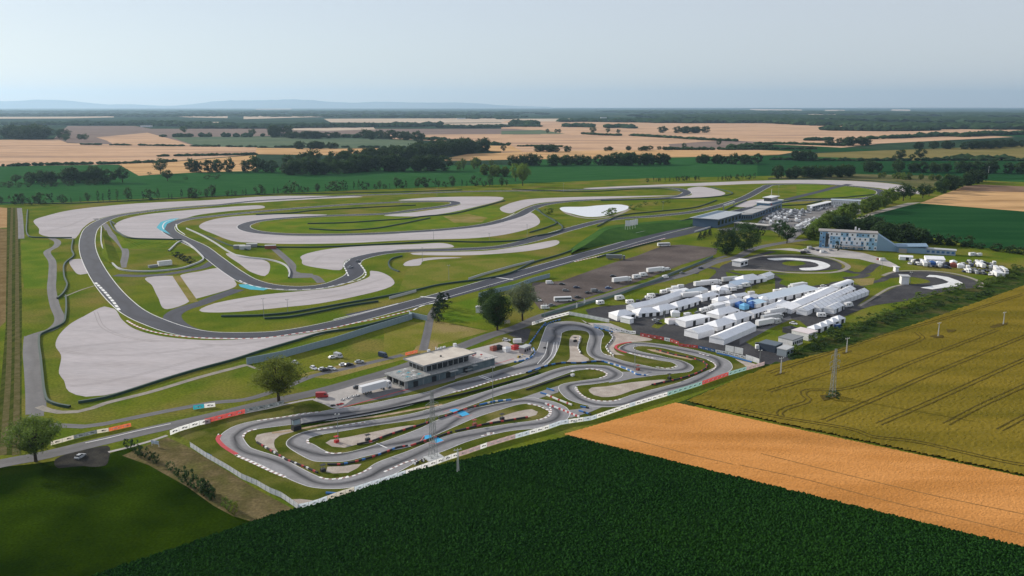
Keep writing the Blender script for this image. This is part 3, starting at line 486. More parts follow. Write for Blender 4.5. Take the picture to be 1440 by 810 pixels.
sheet('circle_island', [(211.2,639.5),(217.6,646.3),(223.7,647.8),(228.3,644.8),(229.0,637.6),(223.7,631.3),(215.7,627.6),(210.7,631.3)], AZ + .03, m_grass, smooth=2)
sheet('handling_bend', [(263.9,579.7),(274.4,593.9),(284.3,603.1),(298.9,606.1),(311.5,604.9),(319.4,597.5),(324.3,584.9),(325.3,571.1),(323.1,559.6),(315.1,550.0),(306.8,546.9),(289.6,539.2),(269.3,524.5),(250.6,511.9),(237.6,505.2),(222.0,497.3),(202.8,479.8),(188.0,465.7),(186.9,470.3),(208.3,493.5),(221.6,505.2),(238.0,526.0),(256.3,546.9),(270.1,559.6),(279.0,561.2),(291.8,567.8),(292.6,577.9),(287.5,584.9),(280.4,584.9)], AZ, m_lot, smooth=4)
ribbon('bend_border', [(268.5,590.2),(279.1,601.2),(289.3,607.6),(301.4,608.3),(313.9,606.8),(322.2,600.1),(326.9,588.5),(327.5,573.8),(323.4,559.6),(318.0,551.6)], 3.0, AZ + .01, m_path)
ribbon('bend_border', [(213.5,497.3),(225.7,511.9),(239.8,530.3),(256.3,550.0),(268.7,559.6)], 2.0, AZ + .01, m_path)
sheet('chevron', [(297.4,585.6),(303.4,592.8),(307.7,591.3),(313.0,584.9),(313.7,572.8),(312.4,563.8),(303.6,554.7),(290.3,548.4),(281.3,543.8),(275.9,549.1),(292.7,558.6),(301.8,564.5),(304.9,568.4),(305.2,577.9),(303.4,584.2)], AZ + .03, m_white)
ribbon('lane', [(184.9,472.6),(209.6,518.9),(223.9,542.3),(236.9,554.7),(251.9,567.8),(259.5,572.8),(269.0,584.9)], 5.5, 0.055, m_lot)
ribbon('lane', [(202.1,655.7),(232.6,634.5),(244.9,622.3),(251.5,601.2),(257.3,599.3),(276.7,626.3),(284.7,634.5),(293.3,626.3)], 7, 0.056, m_lot)
ribbon('lane', [(221.4,571.1),(236.5,581.4),(249.2,584.9),(258.6,595.7)], 7, 0.057, m_lot)
ribbon('lane', [(204.8,542.3),(216.0,554.7),(229.0,571.1),(239.3,581.4)], 5, 0.058, m_lot)
ribbon('lane', [(158.2,608.6),(170.2,591.8),(193.6,597.3),(214.8,586.4)], 4, 0.05, m_lot)
sheet('hotel_forecourt', [(216.1,701.7),(240.4,709.8),(245.8,701.7),(267.9,718.0),(293.4,686.0),(299.0,656.6),(296.9,629.6),(288.6,621.9),(278.7,656.6),(252.3,671.0),(240.5,693.8),(226.9,701.7)], 0.06, m_lot_l)
# ================================================================ kart circuit
KPL = [(26.7,433.1),(24.9,416.2),(21.4,395.5),(13.8,373.1),(4.8,364.4),(-8.0,354.7),(-24.4,339.3),(-35.6,329.1),(-46.2,319.3),(-57.1,312.2),(-68.4,307.0),(-81.9,303.0),(-85.3,301.8),(-97.0,297.3),(-99.6,294.3),(-100.0,290.6),(-99.4,288.6),(-95.7,282.2),(-92.1,278.3),(-80.9,271.1),(-71.6,262.5),(-67.0,258.3),(-62.7,255.0),(-59.0,254.0),(-54.1,255.6),(-49.9,260.0),(-46.1,267.4),(-36.9,276.8),(-28.9,286.1),(-20.0,293.9),(-3.3,301.8),(9.4,306.6),(13.8,311.2),(15.0,316.7),(13.1,321.4),(10.2,323.9),(7.3,325.1),(2.6,324.0),(-3.8,318.9),(-14.0,309.6),(-23.0,298.5),(-30.1,289.5),(-36.7,280.9),(-44.6,276.6),(-51.3,272.2),(-57.9,268.0),(-65.0,267.7),(-69.5,268.9),(-76.7,275.8),(-81.1,281.2),(-82.4,285.4),(-81.7,289.5),(-79.3,293.6),(-73.9,297.8),(-65.7,301.4),(-57.1,305.5),(-40.8,313.1),(-29.7,322.4),(-10.0,341.5),(7.6,357.9),(20.1,370.8),(27.9,376.4),(35.4,377.7),(41.7,377.0),(46.4,375.1),(50.4,367.1),(50.5,362.5),(48.0,357.4),(43.9,353.6),(36.4,350.0),(29.4,347.9)]
KPR = [(19.4,448.5),(15.8,424.3),(12.1,399.2),(5.0,381.3),(-5.4,369.9),(-16.2,359.9),(-25.3,351.9),(-36.6,339.3),(-48.4,331.7),(-59.2,324.5),(-70.9,319.1),(-84.2,312.1),(-88.6,310.8),(-98.9,306.6),(-105.5,301.6),(-108.2,295.3),(-108.1,289.0),(-103.6,281.3),(-97.0,273.8),(-86.8,265.9),(-74.6,255.1),(-68.6,250.4),(-64.6,248.1),(-59.3,247.0),(-52.6,247.7),(-43.7,252.1),(-38.2,259.4),(-30.3,271.3),(-24.3,276.8),(-15.4,286.1),(-2.1,295.0),(10.8,298.5),(18.6,302.9),(22.7,311.2),(22.3,319.9),(18.0,326.6),(13.4,329.5),(6.0,332.1),(-8.8,323.6),(-19.5,317.1),(-28.9,307.0),(-34.7,298.5),(-41.8,290.5),(-49.3,282.8),(-56.0,277.1),(-61.1,274.8),(-65.0,275.7),(-68.2,278.5),(-71.6,282.3),(-74.5,284.8),(-75.4,286.8),(-74.9,288.4),(-73.7,290.0),(-71.0,292.2),(-62.0,296.4),(-52.0,301.4),(-34.4,308.5),(-22.9,316.7),(-6.3,334.6),(10.0,349.1),(22.0,361.4),(29.0,368.4),(34.8,370.8),(38.5,371.0),(41.6,369.2),(42.9,366.1),(43.1,363.3),(42.0,360.3),(40.1,358.1),(34.8,355.9),(24.9,351.5)]
KP2L = [(27.6,345.3),(27.5,341.5),(29.3,336.1),(31.4,331.7),(35.9,327.7),(40.3,327.5),(45.0,330.4),(52.6,337.0),(65.1,345.3),(76.1,353.6),(88.1,366.1),(92.8,370.8),(95.8,374.8),(96.7,378.7),(95.8,383.6),(93.1,388.2),(84.6,397.7),(75.7,406.1),(67.3,409.5),(62.9,408.2),(61.5,405.4),(62.3,402.3),(65.6,398.3),(71.8,393.1),(76.2,388.8),(81.9,384.1),(84.9,377.4),(84.8,372.4),(81.9,367.6),(75.8,365.2),(68.2,363.0),(60.0,361.9),(51.6,372.4),(45.0,381.8),(39.2,389.3),(37.5,399.0),(38.9,412.9),(41.5,429.2),(40.3,438.1),(33.8,440.5),(29.5,438.6),(27.3,434.9)]
KP2R = [(21.1,348.1),(20.3,343.7),(21.2,337.0),(24.2,329.1),(32.0,322.4),(39.8,321.3),(47.3,323.6),(55.6,329.5),(66.8,337.5),(77.2,345.3),(89.5,356.4),(97.9,364.5),(102.6,371.4),(104.3,377.9),(104.2,384.4),(101.3,390.5),(93.6,400.2),(82.0,410.0),(69.3,415.3),(60.3,414.0),(54.8,407.1),(54.6,401.4),(60.0,394.1),(66.4,388.2),(71.4,384.7),(76.3,381.8),(78.0,377.1),(77.4,374.4),(75.1,371.9),(72.3,371.2),(68.2,372.2),(63.2,376.3),(54.7,383.0),(49.6,389.3),(45.7,395.1),(44.8,403.3),(47.0,420.9),(49.2,430.6),(48.2,440.8),(42.0,453.0),(32.4,459.3),(23.3,455.3)]
def cr2(L, Rr, sub=6):
    """matched smooth edges"""
    def one(P):
        P = [Vector(p) for p in P]; n = len(P); o = []
        for i in range(n):
            a, b, c, d = P[i - 1], P[i], P[(i + 1) % n], P[(i + 2) % n]
            for j in range(sub):
                t = j / sub
                o.append(0.5 * ((2 * b) + (c - a) * t + (2 * a - 5 * b + 4 * c - d) * t * t + (3 * b - a - 3 * c + d) * t ** 3))
        return o
    return one(L), one(Rr)
kl, kr = cr2(KPL + KP2L, KPR + KP2R)
mb = MB(); strip(mb, kl, kr, 0.08, 0, True); mb.build('kart_circuit', m_kart)['kind'] = 'structure'
for P in (kl, kr):
    ribbon('edge_line', P, 0.22, 0.095, m_white, raw=True, closed=True)
K_ = [('kart_gravel', [(-95.2,291.6),(-89.8,294.7),(-83.3,297.3),(-82.3,294.7),(-86.5,291.1),(-87.3,287.1),(-85.4,280.3),(-82.9,275.8),(-88.8,280.3),(-93.0,284.2)]),
 ('kart_gravel', [(-68.0,284.2),(-66.7,287.1),(-62.0,289.1),(-53.1,294.2),(-43.9,299.4),(-37.3,301.6),(-37.9,299.4),(-46.7,291.1),(-51.1,284.2),(-56.9,282.2),(-60.2,279.8),(-64.9,280.8)]),
 ('kart_gravel', [(-62.8,263.6),(-57.8,264.2),(-51.6,266.0),(-54.8,258.9),(-59.7,258.3),(-62.4,259.5)]),
 ('kart_gravel', [(-10.2,304.3),(-6.6,308.2),(-2.5,312.2),(2.5,316.3),(8.1,318.6),(10.4,315.7),(9.6,312.2),(5.8,309.3),(-0.4,306.5),(-8.6,303.7)]),
 ('kart_gravel', [(27.8,386.8),(30.7,424.3),(33.1,430.5),(36.4,429.4),(36.2,420.2),(33.5,406.6),(34.2,395.6),(37.4,385.1),(25.9,380.9)]),
 ('kart_gravel', [(33.1,342.3),(34.7,345.1),(40.8,346.5),(53.1,352.2),(69.2,355.8),(62.0,349.3),(51.6,341.0),(43.9,334.3),(38.0,333.0),(34.7,335.6)]),
 ('kart_gravel', [(55.0,434.7),(64.3,431.5),(73.9,421.2),(62.1,416.2),(55.1,412.3),(51.7,406.6),(53.1,396.5),(55.7,392.9),(50.8,394.7),(48.3,402.9),(48.8,410.4),(52.5,418.2)]),
 ('kart_gravel', [(108.2,387.2),(111.3,383.8),(117.0,377.1),(110.4,373.1),(110.0,378.8)]),
 ('kart_gravel', [(-70.1,239.4),(-62.1,238.9),(-63.1,235.3),(-65.8,235.3)])]
for k, (n, q) in enumerate(K_): sheet(n, q, 0.05 + .001 * k, pm('kart_gravel', (0.36, 0.31, 0.27), (0.44, 0.39, 0.34), scale=0.2, rough=1, fine=.12, fscale=1.5, bump=.05), smooth=3)
sheet('dirt_strip', [(67.8,403.7),(73.4,402.4),(82.4,391.6),(88.4,385.8),(86.3,385.2),(76.2,394.2),(70.3,399.6)], 0.085, m_sand)
sheet('dirt_strip', [(72.7,404.3),(80.5,395.1),(88.0,388.6),(92.4,385.5),(89.6,386.4),(78.6,393.3),(71.7,401.5)], 0.087, m_sand)
sheet('kart_link', [(-3.0,324.1),(4.9,332.7),(14.6,342.3),(20.8,347.9),(19.9,338.9),(11.0,331.1),(3.9,327.9)], 0.078, m_kart)
sheet('kart_link', [(21.2,316.9),(27.8,319.2),(32.4,322.9),(38.4,322.9),(31.7,315.7),(23.7,309.3),(20.3,308.8)], 0.078, m_kart)
sheet('kart_link', [(49.4,367.2),(60.1,367.2),(64.0,361.0),(53.8,357.3),(48.6,353.6),(42.7,351.4)], 0.078, m_kart)
sheet('kart_link', [(43.4,393.8),(48.2,390.3),(45.4,383.4),(42.1,381.7),(39.4,385.1)], 0.077, m_kart)
ribbon('dry_verge', [(-90.2,293.7),(-83.6,295.7),(-80.2,297.8),(-71.6,302.7),(-64.2,306.5),(-52.6,311.0),(-40.8,317.5),(-28.6,324.1)], 1.7, 0.07, m_sand)
ribbon('pit_lane_line', [(18.7,417.7),(16.1,394.2),(12.0,378.8)], 0.3, 0.10, m_white)
ribbon('pit_lane_line', [(21.9,415.7),(18.9,392.5),(14.5,378.8)], 0.3, 0.10, m_white)
ribbon('pit_lane_line', [(23.4,415.7),(21.0,392.5),(16.5,378.0)], 0.3, 0.10, m_white)
for q in ([(-15.1,360.6),(-9.2,354.0)], [(-13.9,361.7),(-8.0,355.0)]): ribbon('start_line', q, 0.5, 0.10, m_white)
ribbon('start_line', [(-49.3,283.7),(-44.8,279.4)], 0.5, 0.10, m_white)
# kerbs of the kart circuit: raised red and white blocks
for q, w in (([(-89.9,310.2),(-87.7,311.4),(-84.4,313.3),(-80.9,314.5),(-76.6,315.7)], 1.0), ([(-99.5,306.0),(-95.1,307.6),(-88.5,310.7),(-80.2,314.5)], 1.0), ([(-97.0,297.3),(-99.5,295.2),(-100.2,291.6),(-99.5,289.1)], 1.2), ([(-96.2,272.5),(-91.2,268.5),(-85.5,263.8),(-79.9,259.2),(-75.0,255.5)], 1.6),
             ([(-63.7,255.5),(-61.5,254.2),(-59.0,253.9),(-56.4,254.7),(-54.2,256.1)], 1.1), ([(-57.2,253.8),(-53.2,256.0),(-49.9,259.5),(-47.5,263.0)], 1.0), ([(-75.0,286.9),(-74.7,284.6),(-73.4,283.2)], 1.2), ([(-66.2,275.8),(-63.3,274.6),(-60.1,275.2)], 1.0),
             ([(-73.9,296.5),(-71.5,297.8),(-67.8,299.4),(-63.0,301.8)], 1.0), ([(-66.2,300.3),(-62.6,302.1),(-56.9,304.6)], 1.0), ([(-25.3,338.9),(-21.8,341.2),(-16.1,346.2),(-9.8,352.9),(-2.4,359.2),(4.4,365.3)], 1.2), ([(6.5,324.7),(9.9,323.1),(12.8,319.9),(15.0,316.3),(15.3,312.8),(12.8,308.5),(9.5,306.5)], 1.2),
             ([(28.0,345.1),(28.2,341.0),(30.7,333.0),(33.9,329.4),(38.1,327.9),(42.6,328.5),(45.4,330.4)], 1.2), ([(34.4,371.6),(38.8,370.6),(41.9,367.9),(43.5,364.1),(42.1,360.3),(39.5,358.0)], 1.2), ([(58.1,397.0),(61.8,393.8),(65.5,390.6),(69.6,387.7)], 1.6), ([(68.4,374.3),(71.5,372.2),(75.1,373.2),(77.6,375.9)], 1.1),
             ([(92.9,396.9),(95.2,393.3),(97.1,392.5)], 1.1), ([(94.6,385.8),(96.3,380.4),(96.1,375.5),(93.4,369.9),(91.3,367.5)], 1.0), ([(47.2,323.5),(53.3,327.2),(59.8,331.7),(66.6,337.6)], 1.8), ([(15.4,321.1),(15.7,316.0),(14.3,310.2),(10.1,306.6)], 1.0), ([(-42.9,259.5),(-40.4,262.4),(-36.4,267.3),(-33.1,269.7)], 1.2),
             ([(-9.5,293.1),(-6.7,293.7)], 1.0), ([(-11.5,290.5),(-6.6,293.2)], 1.0), ([(45.8,394.7),(49.8,391.1)], 1.0), ([(58.6,396.5),(63.9,392.0),(69.4,387.7)], 1.2), ([(67.6,374.3),(72.6,371.9)], 1.0)):
    ribbon('kart_kerb', q, w * .72, 0.115, m_kerb_kw, step=1.5)
ribbon('red_kerb', [(-109.0,291.6),(-108.6,288.1),(-105.0,282.2),(-101.3,278.0),(-97.0,273.8)], 1.6, 0.115, m_red, step=1.5)
ribbon('red_kerb', [(-109.8,292.6),(-109.0,288.1),(-106.1,283.2),(-101.5,277.5),(-97.1,273.1)], 0.5, 0.116, m_white, step=1.5)
ribbon('red_kerb', [(62.2,416.6),(57.5,414.3),(53.7,410.4),(52.7,406.6),(53.8,401.9),(56.9,397.4)], 1.4, 0.115, m_red, step=1.5)
for q in ([(-25.5,317.5),(-23.1,319.2),(-21.3,317.5),(-23.6,315.1)], [(-22.4,315.1),(-19.8,317.5),(-16.8,312.8),(-19.6,310.5)], [(-32.6,291.1),(-30.3,291.8),(-29.5,288.6),(-32.1,286.8)], [(-28.8,288.1),(-27.3,289.1),(-24.9,286.1),(-27.6,283.7)]):
    sheet('blue_patch', q, 0.112, m_blue)
for q in ([(-27.5,315.7),(-22.3,320.5),(-20.5,318.6)], [(-25.6,313.3),(-19.9,308.8),(-15.9,312.2)], [(-33.6,285.6),(-32.6,291.1),(-30.7,292.1)], [(-32.7,285.1),(-27.9,283.2),(-24.9,286.1)]): ribbon('pink_line', q, 0.35, 0.118, pm('pink_paint', (.5, .2, .2)), step=9)

ribbon('dark_bank_grass', [(-81.1,300.0),(-72.0,304.3),(-56.9,312.2),(-45.3,319.2),(-35.3,326.0)] + [(-27.0,331.1),(-17.6,337.6),(-5.1,347.9),(4.3,355.8),(13.1,366.4)], 3.2, 0.066, m_grass_d)  # dark grass strip paints in the shade band along the start straight

for q in ([(-227.8,404.1),(-219.2,409.4),(-210.4,413.5),(-196.9,417.7),(-169.9,418.3)], [(-226.4,401.5),(-208.3,393.8),(-186.3,393.8),(-167.2,401.5),(-152.8,409.4)], [(-193.6,346.8),(-183.7,350.8),(-171.8,361.3),(-158.5,379.2),(-147.3,393.8)], [(-248.6,482.1),(-225.3,444.6),(-204.7,426.3),(-185.2,417.7)], [(-161.1,412.2),(-145.2,410.8),(-132.0,417.7),(-118.3,424.9)],
          [(-180.6,495.2),(-161.0,515.4),(-135.7,528.2),(-110.0,546.4),(-91.2,581.1)], [(-164.2,495.2),(-139.9,507.2),(-115.3,523.9),(-90.7,551.1)], [(-496.7,879.2),(-490.3,928.5),(-454.3,998.3),(-400.1,1045.3)], [(-457.0,804.1),(-455.3,845.4),(-467.2,915.7)], [(-303.5,824.3),(-256.5,766.6),(-202.2,744.8),(-149.0,749.0),(-96.2,762.1)], [(-157.2,645.1),(-154.0,678.8),(-126.3,697.0),(-102.5,708.4)], [(-94.2,784.9),(-38.2,804.1),(6.0,879.2),(23.0,928.5)]):
    for s in (-1, 1): ribbon('wheel_track', q, 0.45, 0.058, m_rake, off=s * .9)

m_weeds = pm('weeds', (0.022, 0.045, 0.010), (0.045, 0.072, 0.014), scale=.25, rough=1, c3=(.085,.08,.03), scale3=.08, thr3=(.5,.7), fine=.3, fscale=1.2, bump=.2)
ribbon('weedy_verge', [(-67.5,230.5),(-60.6,232.8),(-37.0,250.8),(-5.0,271.6),(32.7,300.0),(67.4,324.9),(86.2,342.5),(115.9,370.3)], 7, 0.031, m_weeds, off=-3.2)
sheet('weedy_verge', [(114.5,374.6),(133.0,392.9),(160.5,420.9),(190.8,449.9),(225.3,482.8),(262.9,516.6),(302.3,548.4),(349.5,589.3),(389.6,621.9),(454.1,671.0),(406.0,597.1),(346.8,550.7),(227.3,451.4),(163.8,400.2),(119.8,372.4)], 0.033, m_weeds)

# ================================================================ crops with real height
def inside(x, y, P):
    r = False; j = len(P) - 1
    for i in range(len(P)):
        (a, b), (c, d) = P[i], P[j]
        if (b > y) != (d > y) and x < (c - a) * (y - b) / (d - b) + a: r = not r
        j = i
    return r
def crop(name, P, s, h0, h1, mat, label=None, clumpy=0.0):
    xs = [p[0] for p in P]; ys = [p[1] for p in P]; rnd = random.Random(len(name))
    x0, y0 = min(xs), min(ys); nx = int((max(xs) - x0) / s) + 2; ny = int((max(ys) - y0) / s) + 2
    idx = {}; vs = []; fs = []
    def spans(y):
        t = []
        for i in range(len(P)):
            (a, b), (c, d) = P[i - 1], P[i]
            if (b > y) != (d > y): t.append((c - a) * (y - b) / (d - b) + a)
        t.sort(); return list(zip(t[::2], t[1::2]))
    for j in range(ny):
        y = y0 + j * s
        for a, b in spans(y + .001):
            for i in range(int((a - x0) / s) + 1, int((b - x0) / s) + 1):
                idx[(i, j)] = len(vs)
                vs.append([x0 + i * s + rnd.uniform(-.35, .35) * s, y + rnd.uniform(-.35, .35) * s, rnd.uniform(h0, h1)])
    for (i, j), k in idx.items():
        b, c, d = idx.get((i + 1, j)), idx.get((i + 1, j + 1)), idx.get((i, j + 1))
        if b is not None and c is not None and d is not None: fs.append((k, b, c, d))
        if any((i + a, j + b2) not in idx for a, b2 in ((1, 0), (-1, 0), (0, 1), (0, -1))): vs[k][2] *= (0.0 if h1 > 1 else .75)
    me = bpy.data.meshes.new(name); me.from_pydata(vs, [], fs); me.materials.append(mat)
    o = bpy.data.objects.new(name, me); COL.objects.link(o); o['kind'] = 'stuff'; return o
m_corn = pm('maize', (0.006, 0.024, 0.005), (0.016, 0.052, 0.010), scale=1.5, rough=1.0, c3=(0.014, 0.044, 0.007), scale3=0.02, thr3=(0.45, 0.75), fine=0.45, fscale=3.0, spec=0.2)
crop('maize', [(-170, 120)] + [(-107.5,195.6),(-89.3,211.4),(-68.4,229.6),(-60.7,233.2),(-30.9,258.9),(-5.0,272.8),(21.0,287.4),(86.0,244.7),(141.1,208.4),(157.1,197.7)] + [(260, 120)], 0.40, 1.35, 2.15, m_corn)
crop('ripe_barley', [(18.6,291.5),(67.6,325.7),(103.5,300.0),(169.1,255.0),(194.1,237.9),(162.3,194.6),(141.5,209.1),(86.3,245.7)], 0.55, 0.56, 0.66, pm('ripe_barley', (0.49, 0.215, 0.060), (0.57, 0.26, 0.080), scale=0.06, rough=1, c3=(0.34, 0.15, 0.04), scale3=0.02, fine=0.16, fscale=1.6, stretch=(.35, 1.6, 1), rot=0.62))
WH = [(71.3,326.6),(120.8,375.7),(164.7,402.7),(228.8,454.5),(349.6,555.3),(624.4,786.6),(489.5,516.6),(220.7,218.5),(194.4,238.4),(169.4,255.6),(104.0,301.4)]
m_wheat = pm('green_wheat', (0.150, 0.118, 0.016), (0.200, 0.150, 0.022), scale=0.05, rough=1, c3=(0.11, 0.10, 0.014), scale3=0.012, fscale=1.1, bump=.1, stretch=(.25, 1.4, 1), rot=-0.87)
crop('wheat', WH, 1.1, 0.72, 0.92, m_wheat)
m_tram = pm('wheel_tracks', (0.075, 0.058, 0.018), (0.11, 0.085, 0.024), scale=.5, rough=1, fine=.2)
for q in ([(117.1,363.2),(133.6,376.3),(154.9,392.9),(193.8,424.3),(243.2,459.3),(332.5,526.8)], [(109.5,337.9),(140.4,360.4),(171.1,383.6),(189.9,399.0),(210.6,416.2),(216.1,422.3),(217.4,428.5),(218.0,432.8)], [(105.8,308.9),(106.1,312.1),(107.9,315.1),(114.2,320.1),(121.3,324.9),(123.5,328.5),(123.1,333.5),(124.2,337.2),(126.7,339.5),(142.6,341.1),(189.2,378.5),(264.9,438.6)],
          [(120.8,304.0),(151.0,328.5),(188.6,359.9),(271.3,425.0),(301.4,448.7)], [(140.5,300.5),(171.2,324.2),(246.7,384.1),(273.8,405.2)], [(166.4,300.5),(191.4,321.1),(223.3,345.3),(248.3,365.0)], [(183.5,294.6),(201.1,308.3),(223.1,325.3)], [(91.5,316.4),(105.6,307.2),(118.2,301.0),(129.8,293.7),(132.4,288.6),(146.4,283.7),(158.4,274.3),(171.3,264.6),(179.2,261.2),(184.6,256.3)]):
    for s in (-1, 1): ribbon('wheel_track', q, 0.5, 0.93, m_tram, off=s * 1.1, kind='structure', step=3)
for q in ([(77.5,263.8),(95.4,253.1),(111.1,241.1),(125.9,230.7),(146.2,216.9),(152.6,212.8)], [(87.5,273.4),(110.5,256.3),(131.3,241.8),(153.3,228.8)], [(34.8,293.5),(47.8,283.6),(61.9,273.0),(75.4,264.3)]):
    ribbon('wheel_track', q, 0.5, 0.66, pm('barley_track', (0.32, 0.17, 0.06), (0.27, 0.14, 0.05), scale=.4, rough=1), kind='structure')
for q in ([(220.9,425.0),(222.2,420.9),(227.5,422.3),(229.3,426.8),(226.4,428.5)], [(236.8,438.6),(242.2,437.8),(238.0,433.5),(234.4,432.1)], [(264.1,444.9),(273.2,451.4),(279.5,453.7),(275.6,448.7),(263.2,440.8)], [(163.2,395.3),(169.5,399.0),(167.4,395.9),(162.5,392.3)], [(118.1,358.6),(121.7,362.4),(127.4,365.0),(123.2,361.9),(119.9,359.4)], [(129.5,332.4),(133.1,333.9),(139.5,335.0),(137.5,331.7),(130.7,327.4),(128.8,326.3)]):
    sheet('trampled_patch', q, 0.94, m_tram)
# ================================================================ trees
m_bark = pm('bark', (0.055, 0.042, 0.032), (0.085, 0.068, 0.052), scale=2, rough=1)
ML = dict(dark=leaf_mat('leaf_dark', (0.034, 0.068, 0.022), (0.052, 0.096, 0.030)), mid=leaf_mat('leaf_mid', (0.10, 0.155, 0.024), (0.140, 0.205, 0.036)),
          olive=leaf_mat('leaf_olive', (0.20, 0.25, 0.035), (0.26, 0.30, 0.05)), silver=leaf_mat('leaf_silver', (0.140, 0.175, 0.095), (0.190, 0.225, 0.130)),
          cone=leaf_mat('leaf_conifer', (0.016, 0.034, 0.018), (0.024, 0.046, 0.022)))
def card(mb, c, s, rnd, up=0.0):
    n = Vector((rnd.gauss(0, 1), rnd.gauss(0, 1), rnd.gauss(0, 1) + up)); n.normalize()
    a = n.orthogonal().normalized(); b = n.cross(a); t = rnd.uniform(0, 6.28)
    a, b = a * math.cos(t) + b * math.sin(t), b * math.cos(t) - a * math.sin(t)
    l, w = s * rnd.uniform(.6, 1.1), s * rnd.uniform(.35, .7)
    mb.mesh([c - a * l, c - b * w, c + a * l, c + b * w], [(0, 1, 2, 3)], 0)
def crown_mesh(kind, seed, ncl, per, leaf):
    """unit-height tree: crown as clumps of leaf cards on a limb skeleton; returns (trunk MB, crown MB)"""
    rnd = random.Random(seed); tk = MB(); cw = MB()
    th = {'broad': .26, 'tall': .14, 'poplar': .06, 'cone': .04, 'bush': .03, 'wood': .06}[kind]
    tk.tube((0, 0, -.01), (rnd.uniform(-.01, .01), 0, th + .15), .026, .016, 7)
    cl = []
    for k in range(ncl):
        if kind in ('broad', 'bush', 'tall', 'wood'):
            u = rnd.uniform(0, 6.283); z = 1 - 2 * (k + .5) / ncl; r = math.sqrt(1 - z * z) * (rnd.uniform(.5, 1.12) if ncl > 100 else rnd.uniform(.65, 1.05))
            rr = {'broad': .36, 'tall': .27, 'bush': .55, 'wood': .40}[kind]; cz = {'broad': .62, 'tall': .57, 'bush': .48, 'wood': .50}[kind]; hz = {'broad': .37, 'tall': .42, 'bush': .48, 'wood': .48}[kind]
            if z < -.3 and kind != 'wood': r *= .75
            c = Vector((rr * r * math.cos(u), rr * r * math.sin(u), cz + hz * z * rnd.uniform(.68, 1.04))); s = (.11 if ncl > 100 else .14) * rnd.uniform(.6, 1.3)
        elif kind == 'poplar':
            z = rnd.random(); u = rnd.uniform(0, 6.283); r = .085 * math.sin(math.pi * min(1, .15 + .85 * z) ** .8) + .02
            c = Vector((r * math.cos(u), r * math.sin(u), .1 + .86 * z)); s = .06
        else:
            z = (k + .5) / ncl; u = rnd.uniform(0, 6.283); r = .20 * (1 - z) ** .8
            c = Vector((r * math.cos(u), r * math.sin(u), .06 + .9 * z)); s = .05 + .04 * (1 - z)
        cl.append((c, s))
        if kind in ('broad', 'tall') and k % 3 == 0:
            b = Vector((0, 0, rnd.uniform(th * .8, th + .12))); mid = b.lerp(c, .5) + Vector((0, 0, -.02))
            tk.tube(b, mid, .011, .007, 5, cap=False); tk.tube(mid, c, .007, .002, 4, cap=False)
    for c, s in cl:
        for _ in range(per):
            v = Vector((rnd.gauss(0, 1), rnd.gauss(0, 1), rnd.gauss(0, .8)))
            v = v.normalized() * (rnd.random() ** .45)
            card(cw, c + v * s, leaf * rnd.uniform(.7, 1.3), rnd, .6)
    return tk, cw
PROTO = {}
def proto(kind, mat, v, hero=False):
    k = (kind, mat, v, hero)
    if k not in PROTO:
        n = {'broad': (40, 34, .042), 'tall': (34, 26, .036), 'bush': (18, 24, .07), 'wood': (40, 38, .055), 'poplar': (26, 14, .035), 'cone': (26, 16, .035)}[kind]
        if hero: n = {'broad': (150, 70, .0165), 'tall': (150, 60, .018), 'wood': (160, 70, .018)}[kind]
        tk, cw = crown_mesh(kind, 17 * v + len(kind), *n)
        a = tk.build('trunk', m_bark); b = cw.build('crown', ML[mat])
        PROTO[k] = (a.data, b.data); bpy.data.objects.remove(a); bpy.data.objects.remove(b)
    return PROTO[k]
MASS2 = []
def tree(name, p, h, kind='broad', mat='mid', label=None, group=None, wide=1.0, hero=False, v=None, parts=True, cat='tree'):
    v = random.randrange(3) if v is None else v
    t, c = proto(kind, mat, v, hero)
    rz = random.uniform(0, 6.28); s = (h * wide, h * wide, h)
    if parts is None:
        MASS2.append((c, p, rz, h * .55, wide * 1.15)); return
    if not parts:
        h *= .55; s = (h * wide, h * wide, h)
        o = bpy.data.objects.new(name, c); COL.objects.link(o); o.location = (*p, 0.0); o.rotation_euler.z = rz; o.scale = s
        return tag(o, label, cat, group)
    e = empty(name, (*p, 0.0), rz); e.scale = s
    for n, m in (('trunk', t), ('crown', c)):
        o = bpy.data.objects.new(n, m); COL.objects.link(o); o.parent = e
    return tag(e, label, cat, group)
ORD = ['first', 'second', 'third', 'fourth', 'fifth', 'sixth', 'seventh', 'eighth', 'ninth', 'tenth', 'eleventh', 'twelfth', 'thirteenth', 'fourteenth', 'fifteenth', 'sixteenth', 'seventeenth', 'eighteenth', 'nineteenth', 'twentieth']
def nth(k):
    if k < 20: return ORD[k]
    T = ['twenty', 'thirty', 'forty', 'fifty', 'sixty']
    return T[k // 10 - 2 if k % 10 != 9 or True else 0] + '-' + ORD[k % 10] if (k + 1) % 10 else ['twentieth', 'thirtieth', 'fortieth', 'fiftieth', 'sixtieth'][(k + 1) // 10 - 2]
def nth(k):
    k += 1
    if k <= 20: return ORD[k - 1]
    T = ['twent', 'thirt', 'fort', 'fift', 'sixt', 'sevent', 'eight', 'ninet']
    return T[k // 10 - 2] + 'ieth' if k % 10 == 0 else T[k // 10 - 2] + 'y-' + ORD[k % 10 - 1]
